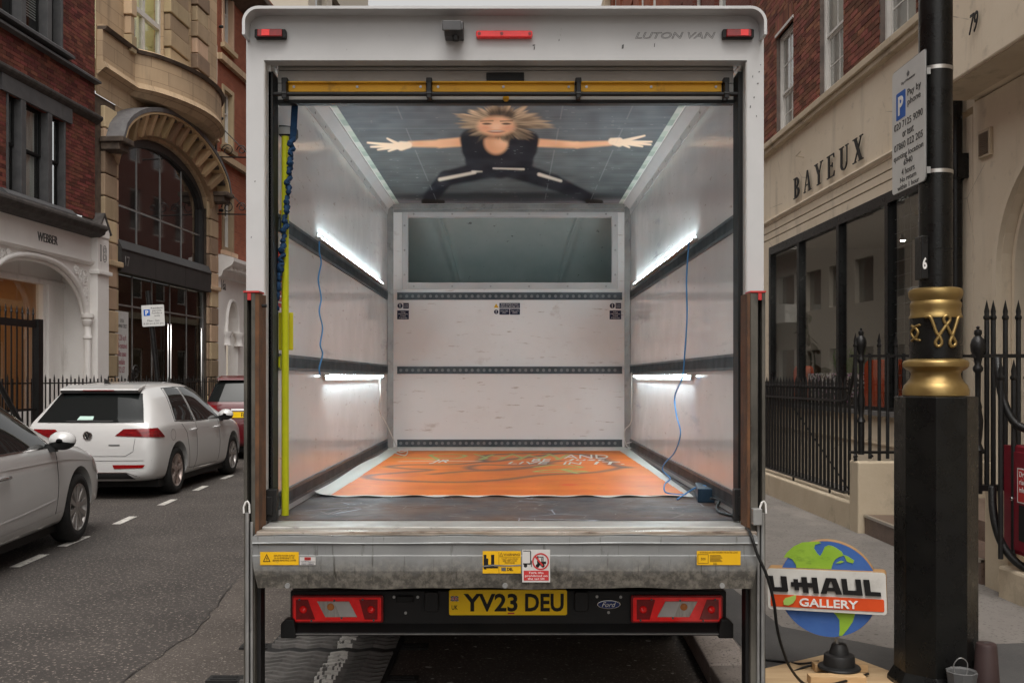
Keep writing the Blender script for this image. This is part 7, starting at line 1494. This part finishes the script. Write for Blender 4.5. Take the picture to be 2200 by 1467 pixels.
def patch(tree, P, nrm, corners, name, mtl, parent, off=.006, nu=14, nv=10, bulge=(0, 0, 0, 0)):
    """panel laid on the body: corners (a,b) in the projection plane, cast along nrm"""
    (a, b, c, d_) = corners; m = MB(); nrm = Vector(nrm)
    def f(u, v):
        p = (1 - u) * (1 - v) * Vector(a) + u * (1 - v) * Vector(b) + u * v * Vector(c) + (1 - u) * v * Vector(d_)
        p = p + Vector((0, bulge[0] * 4 * u * (1 - u) * (1 - v) + bulge[1] * 4 * u * (1 - u) * v)) + Vector((bulge[2] * 4 * v * (1 - v) * (1 - u) + bulge[3] * 4 * v * (1 - v) * u, 0))
        o = P(*p); h, n_, i, dd = tree.ray_cast(o, nrm)
        if h is None: h, n_, i, dd = tree.find_nearest(o + nrm * 1.0)
        if n_.dot(nrm) > 0: n_ = -n_
        return h + n_ * off
    m.grid(f, nu, nv); o = m.build(name, mtl, parent, smooth=True, recalc=False)
    return o
def seam(tree, P, nrm, pts, parent, name='panel_gap', r=.0038, mtl='seam'):
    nrm = Vector(nrm); q = []
    dense = []
    for (a, b), (c, d_) in zip(pts, pts[1:]):
        for k in range(8): dense.append((a + (c - a) * k / 8, b + (d_ - b) * k / 8))
    dense.append(pts[-1])
    for p in dense:
        h, n_, i, dd = tree.ray_cast(P(*p), nrm)
        if h is not None: q.append(h)
    m = MB(); m.tube(q, r, 4); return m.build(name, mtl, parent)
SIDE = (lambda a, b: Vector((2.0, a, b)), (-1, 0, 0)); REAR = (lambda a, b: Vector((a, -2.0, b)), (0, 1, 0))
def wheel(parent, x, y, r, spokes, rim='alloy', w=.21, twin=True):
    """hub centre at (x,y,r), outer face toward +x"""
    m = MB(); m.lathe([(r * .66, -w), (r * .9, -w), (r * .985, -w + .03), (r, -w * .6), (r, -w * .35), (r * .985, -.02), (r * .93, .0), (r * .80, .008), (r * .69, -.004), (r * .66, -.02)], (x, y, r), 44, 'x', cap=False); wo_ = m.build('wheel', 'rubber', parent, smooth=50)
    m = MB(); m.lathe([(r * .665, -.03), (r * .69, -.002), (r * .66, .0), (r * .62, -.02), (r * .60, -.09)], (x, y, r), 44, 'x', cap=False)
    for k in range(spokes):
        a0 = 2 * math.pi * k / spokes + .2
        for dl in ((-.11, .11) if twin else (0,)):
            a = a0 + dl; ca, sa = math.cos(a), math.sin(a); ta, tb = -math.sin(a), math.cos(a)
            def Q(rr_, s, h): return (x + h, y + rr_ * ca + s * ta, r + rr_ * sa + s * tb)
            w0, w1 = (.012, .017) if twin else (.016, .026)
            m.add([Q(.05, -w0, -.012), Q(.05, w0, -.012), Q(r * .64, w1, -.004), Q(r * .64, -w1, -.004), Q(.05, -w0 * 1.3, -.05), Q(.05, w0 * 1.3, -.05), Q(r * .64, w1 * 1.3, -.04), Q(r * .64, -w1 * 1.3, -.04)], [(0, 1, 2, 3), (0, 4, 5, 1), (1, 5, 6, 2), (3, 2, 6, 7), (0, 3, 7, 4)])
    m.lathe([(.0, -.002), (.03, -.004), (.06, -.015), (.065, -.05)], (x, y, r), 20, 'x'); m.build('rim', rim, wo_, smooth=30)
    m = MB(); m.lathe([(.0, -.085), (r * .62, -.09)], (x, y, r), 30, 'x'); m.build('brake_disc', 'dull_black', wo_)
def car_common(c, tree, body, st_side):
    pass
HD = math.atan(.0586)
# hatchback
h = thing('parked_hatchback', 'white parked hatchback seen from behind with red tail lamps', 'car', (-5.37, 12.38, 0), .0, ws=False)
ST = [(.0, .33, .60, .70, .64, .60), (.02, .28, .72, .78, .80, .70), (.07, .24, .86, .83, .96, .72), (.15, .22, .91, .855, 1.04, .715), (.30, .21, .935, .872, 1.20, .63), (.44, .20, .945, .882, 1.365, .57), (.54, .20, .95, .886, 1.425, .555), (.78, .19, .95, .893, 1.455, .57), (1.3, .18, .945, .895, 1.485, .585), (1.9, .18, .935, .895, 1.485, .585), (2.35, .18, .93, .892, 1.44, .575), (2.8, .18, .925, .892, 1.22, .61), (3.15, .18, .915, .89, 1.02, .70), (3.35, .19, .89, .885, .965, .74), (3.8, .20, .82, .87, .89, .72), (4.08, .22, .70, .82, .77, .68), (4.2, .26, .58, .72, .64, .58), (4.25, .34, .50, .6, .54, .5)]
body, tr = car_body(ST, 'body', 'car_white', h, 2, (.80, 3.43), .325)
m = MB(); m.box(-.80, .80, .3, 4.0, .14, .24); m.box(-.72, .72, .5, 3.75, .2, .6); m.build('underbody', 'dull_black', h)
patch(tr, *REAR, [(-.68, .98), (.68, .98), (.53, 1.345), (-.53, 1.345)], 'rear_window', 'car_glass', h, .007, 24, 14, (0, .02, 0, 0))
m = MB(); m.prism([(.345, 1.39), (.37, 1.41), (.62, 1.462), (.64, 1.44), (.40, 1.37)], 'x', -.51, .51); m.build('roof_spoiler', 'car_white', h, bevel=.008)
m = MB(); m.prism([(.36, 1.355), (.37, 1.388), (.5, 1.41), (.5, 1.35)], 'x', -.505, .505); m.build('spoiler_underside', 'car_trim', h); m = MB(); m.box(-.2, .2, .340, .35, 1.386, 1.395); m.build('brake_lamp', 'red_lens_dark', h)
patch(tr, *SIDE, [(.80, .985), (1.52, .955), (1.52, 1.405), (1.05, 1.40)], 'side_window', 'car_glass', h, .007, 16, 10, (0, .012, -.0, 0))
patch(tr, *SIDE, [(1.60, .952), (2.72, .945), (2.30, 1.375), (1.60, 1.405)], 'side_window', 'car_glass', h, .007, 18, 10, (0, .025, 0, .06))
seam(tr, *SIDE, [(.76, .972), (1.0, 1.41), (1.5, 1.425), (2.0, 1.42), (2.34, 1.385), (2.78, .938), (1.5, .945), (.76, .972)], h, 'window_trim', .006, 'car_trim')
for pts_ in ([(1.56, .93), (1.56, .42), (1.50, .27)], [(2.62, .93), (2.66, .6), (2.62, .30)], [(.98, .93), (1.15, .80), (1.22, .55), (1.28, .30), (2.62, .285)], [(1.56, .955), (1.56, 1.40)]): seam(tr, *SIDE, pts_, h)
seam(tr, *SIDE, [(.20, .87), (1.2, .845), (2.6, .825), (3.6, .76)], h, 'crease', .003, 'car_white')
for pts_ in ([(-.64, .62), (-.52, .56), (.48, .56), (.58, .62), (.60, .78)], [(-.78, .505), (.0, .50), (.80, .505)]): seam(tr, *REAR, pts_, h, r=.0035)
DG = (lambda a, b: Vector((.83 + a * .7071 + 1.2, .06 + a * .7071 - 1.2, b)), (-.7071, .7071, 0))
patch(tr, *DG, [(-.37, .815), (.22, .785), (.08, .91), (-.28, .90)], 'tail_lamp', 'car_rear_lamp', h, .008, 22, 8)
patch(tr, *REAR, [(-.66, .785), (-.32, .81), (-.42, .895), (-.70, .90)], 'tail_lamp', 'car_rear_lamp', h, .008, 10, 6)
patch(tr, *REAR, [(.34, .40), (.70, .41), (.73, .45), (.32, .45)], 'reflector', 'red_lens_dark', h, .005, 10, 3); patch(tr, *REAR, [(-.70, .41), (-.34, .40), (-.32, .45), (-.73, .45)], 'reflector', 'red_lens_dark', h, .005, 10, 3)
patch(tr, *REAR, [(-.56, .27), (.60, .27), (.50, .345), (-.46, .345)], 'diffuser', 'car_trim', h, .006, 16, 4); seam(tr, *REAR, [(-.62, .29), (-.48, .352), (.50, .352), (.66, .29)], h, 'chrome_strip', .006, 'chrome')
# round badge with the two letters drawn as strokes
bc = tr.ray_cast(Vector((-.0, -2, .80)), Vector((0, 1, 0)))[0]; bz = bc.z + .02; yb_ = bc.y - .014
m = MB(); m.lathe([(.058, .004), (.058, -.004), (.054, -.007), (.0, -.007)], (0, yb_ + .006, bz), 28, 'y'); bg_ = m.build('badge', 'car_trim', h, smooth=30)
m = MB(); m.tube([(.054 * math.cos(t * .262), yb_ - .001, bz + .054 * math.sin(t * .262)) for t in range(24)], .0045, 6, closed=True)
for pts_ in ([(-.02, .047), (0, .008), (.02, .047)], [(-.044, .024), (-.022, -.036), (0, .0), (.022, -.036), (.044, .024)]): m.tube([(a, yb_ - .002, bz + b) for a, b in pts_], .0045, 6)
m.build('badge_ring', 'chrome', bg_)
q = tr.ray_cast(Vector((.34, -2, .70)), Vector((0, 1, 0)))[0]; m = MB(); m.box(.27, .41, q.y - .004, q.y + .002, .69, .708); m.build('model_badge', 'ink_grey', h)
q = tr.ray_cast(Vector((-.08, -2, 1.01)), Vector((0, 1, 0)))[0]; patch(tr, *REAR, [(-.17, 1.01), (.03, 1.01), (.03, 1.055), (-.15, 1.055)], 'window_sticker', 'mint', h, .010, 4, 2)
patch(tr, *REAR, [(-.30, .985), (.30, .985), (.30, .997), (-.30, .997)], 'wiper', 'car_trim', h, .02, 12, 1)
for y_, z_ in ((1.42, .83), (2.50, .815)):
    hh = tr.ray_cast(Vector((2, y_, z_)), Vector((-1, 0, 0)))[0]; m = MB(); m.tube([(hh.x, y_ - .11, z_), (hh.x + .03, y_ - .09, z_ + .004), (hh.x + .036, y_, z_ + .006), (hh.x + .03, y_ + .07, z_ + .004), (hh.x, y_ + .09, z_)], [.01, .013, .014, .013, .01], 8); m.build('door_handle', 'car_white', h, smooth=True)
q = [tr.ray_cast(Vector((2, .62 + .085 * math.cos(t * .52), .80 + .075 * math.sin(t * .52))), Vector((-1, 0, 0)))[0] for t in range(12)]; m = MB(); m.tube(q, .0025, 4, closed=True); m.build('fuel_flap', 'seam', h)
def mirror(par, x, y, z, mtl='car_white'):
    def half(a0, a1):
        return lambda u, v: (.115 * math.sin(math.pi * min(1, v + .02)) ** .5 * math.cos(R(a0 + (a1 - a0) * u)), -.07 + .17 * v, .085 * math.sin(math.pi * min(1, v + .02)) ** .5 * math.sin(R(a0 + (a1 - a0) * u)))
    m = MB(); m.grid(half(-15, 195), 18, 14); o = m.build('door_mirror', mtl, par, smooth=True, recalc=False, loc=(x + .12, y, z))
    m = MB(); m.grid(half(195, 345), 14, 14); m.build('mirror_lower', 'car_trim', o, smooth=True, recalc=False)
    m = MB(); m.box(-.15, -.05, -.02, .05, -.10, -.03); m.build('mirror_foot', 'car_trim', o)
mirror(h, .84, 2.72, .99)
m = MB(); m.prism([(.55, 1.47), (.72, 1.47), (.58, 1.53), (.56, 1.53)], 'x', -.012, .012); m.build('aerial', 'car_trim', h)
for y_ in (.80, 3.43): wheel(h, .872, y_, .318, 5, 'alloy_copper' if y_ < 1 else 'alloy', .2, True); 
for y_ in (.80, 3.43): m = MB(); m.lathe([(.30, -.86), (.318, -.82), (.318, -.68), (.30, -.66)], (0, y_, .318), 30, 'x'); m.build('wheel', 'rubber', h, smooth=40)
# saloon: front half shows at the picture edge
s = thing('parked_saloon', 'white parked saloon cut by the picture edge, front wheel showing', 'car', (-4.11 - .885 * math.cos(.085) + 3.78 * math.sin(.085), 9.3 - 3.78 * math.cos(.085) - .885 * math.sin(.085), 0), .085, ws=False)
ST = [(.0, .33, .62, .72, .80, .64), (.05, .26, .85, .82, .98, .72), (.3, .22, .93, .87, 1.03, .70), (.7, .20, .94, .89, 1.06, .66), (1.15, .19, .94, .90, 1.36, .57), (1.5, .18, .94, .905, 1.43, .575), (2.2, .18, .935, .905, 1.455, .585), (2.6, .18, .93, .905, 1.42, .585), (3.0, .18, .925, .903, 1.26, .61), (3.35, .18, .915, .90, 1.06, .68), (3.52, .19, .905, .90, .985, .76), (3.8, .20, .875, .90, .945, .76), (4.2, .21, .81, .885, .875, .72), (4.5, .23, .70, .84, .76, .66), (4.66, .28, .58, .74, .63, .58), (4.72, .36, .50, .62, .54, .5)]
body, tr = car_body(ST, 'body', 'car_white', s, 2, (.95, 3.78), .33)
m = MB(); m.box(-.78, .78, .3, 3.9, .14, .24); m.box(-.70, .70, .5, 3.9, .2, .6); m.build('underbody', 'dull_black', s)
patch(tr, *SIDE, [(1.75, .955), (3.10, .945), (2.62, 1.345), (1.75, 1.38)], 'side_window', 'car_glass', s, .007, 18, 10, (0, .02, 0, .05)); patch(tr, *SIDE, [(.85, .965), (1.67, .955), (1.67, 1.375), (1.2, 1.34)], 'side_window', 'car_glass', s, .007, 18, 10)
seam(tr, *SIDE, [(1.2, 1.36), (1.7, 1.40), (2.3, 1.40), (2.66, 1.355), (3.18, .938), (1.7, .945)], s, 'window_trim', .007, 'chrome')
for pts_ in ([(3.20, .92), (3.22, .62), (3.18, .30)], [(1.71, .93), (1.71, .32)], [(1.6, .285), (3.18, .28)]): seam(tr, *SIDE, pts_, s)
seam(tr, *SIDE, [(1.0, .835), (2.6, .82), (3.4, .81), (4.3, .73)], s, 'crease', .005, 'car_white')
seam(tr, *SIDE, [(1.4, .40), (2.4, .43), (3.15, .47)], s, 'crease', .006, 'car_white'); patch(tr, *SIDE, [(1.3, .27), (3.36, .265), (3.36, .345), (1.3, .30)], 'sill_panel', 'sign_face', s, .004, 14, 3)
patch(tr, *SIDE, [(4.18, .66), (4.50, .56), (4.46, .66), (4.20, .78)], 'headlamp', 'clear_lens', s, .006, 8, 5)
hh = tr.ray_cast(Vector((2, 2.0, .76)), Vector((-1, 0, 0)))[0]
for y_ in (2.05,): m = MB(); m.tube([(hh.x, y_ - .12, .765), (hh.x + .03, y_ - .1, .77), (hh.x + .036, y_, .772), (hh.x + .03, y_ + .09, .77), (hh.x, y_ + .11, .765)], [.012, .015, .016, .015, .012], 8); m.build('door_handle', 'chrome', s, smooth=True)
mirror(s, .86, 3.08, 1.0)
for y_ in (.95, 3.78): wheel(s, .885, y_, .325, 10, 'alloy', .2, False)
for y_ in (.95, 3.78): m = MB(); m.lathe([(.30, -.87), (.325, -.83), (.325, -.68), (.30, -.66)], (0, y_, .325), 30, 'x'); m.build('wheel', 'rubber', s, smooth=40)
# red car far behind
r_c = thing('parked_red_car', 'red parked car half hidden by the white hatchback', 'car', (-5.02, 18.5, 0), HD, ws=False)
ST = [(.0, .36, .66, .72, .74, .66), (.04, .28, .85, .80, .95, .74), (.10, .25, .98, .83, 1.08, .74), (.22, .24, 1.03, .845, 1.30, .68), (.34, .23, 1.05, .85, 1.50, .63), (.42, .22, 1.05, .855, 1.56, .615), (.8, .21, 1.05, .86, 1.59, .61), (1.6, .2, 1.04, .86, 1.59, .61), (2.1, .2, 1.03, .86, 1.54, .60), (2.6, .2, 1.02, .86, 1.25, .64), (2.9, .2, 1.0, .855, 1.10, .70), (3.5, .22, .92, .84, 1.0, .70), (3.8, .26, .75, .78, .82, .64), (3.9, .34, .6, .62, .64, .5)]
body, tr = car_body(ST, 'body', 'car_red', r_c, 2, (.7, 3.1), .31)
m = MB(); m.box(-.75, .75, .2, 3.6, .14, .26); m.box(-.7, .7, .4, 3.4, .2, .6); m.build('underbody', 'dull_black', r_c)
patch(tr, *REAR, [(-.74, 1.10), (.74, 1.10), (.62, 1.49), (-.62, 1.49)], 'rear_window', 'car_glass', r_c, .008, 20, 10, (0, .02, 0, 0))
patch(tr, *REAR, [(-.28, .93), (.28, .93), (.28, .965), (-.28, .965)], 'chrome_strip', 'chrome', r_c, .012, 10, 2)
q = tr.ray_cast(Vector((.0, -2, .82)), Vector((0, 1, 0)))[0]; m = MB(); m.box(-.26, .26, q.y - .016, q.y - .004, .80, .91); pl_ = m.build('number_plate', 'plate_yellow', r_c); text('BH', 'ink', pl_, (-.02, q.y - .0165, .855), w=.13, h=.075, ext=.0005)
patch(tr, *REAR, [(.52, .85), (.74, .85), (.74, 1.03), (.56, 1.03)], 'tail_lamp', 'car_rear_lamp', r_c, .008, 6, 6); patch(tr, *REAR, [(-.74, .85), (-.52, .85), (-.56, 1.03), (-.74, 1.03)], 'tail_lamp', 'car_rear_lamp', r_c, .008, 6, 6)
m = MB(); m.prism([(.26, 1.51), (.30, 1.55), (.6, 1.60), (.6, 1.56)], 'x', -.60, .60); m.build('roof_spoiler', 'car_red', r_c, bevel=.01)
for y_ in (.7, 3.1): wheel(r_c, .84, y_, .31, 5, 'alloy', .19, False); m = MB(); m.lathe([(.29, -.83), (.31, -.79), (.31, -.66), (.29, -.64)], (0, y_, .31), 24, 'x'); m.build('wheel', 'rubber', r_c, smooth=40)
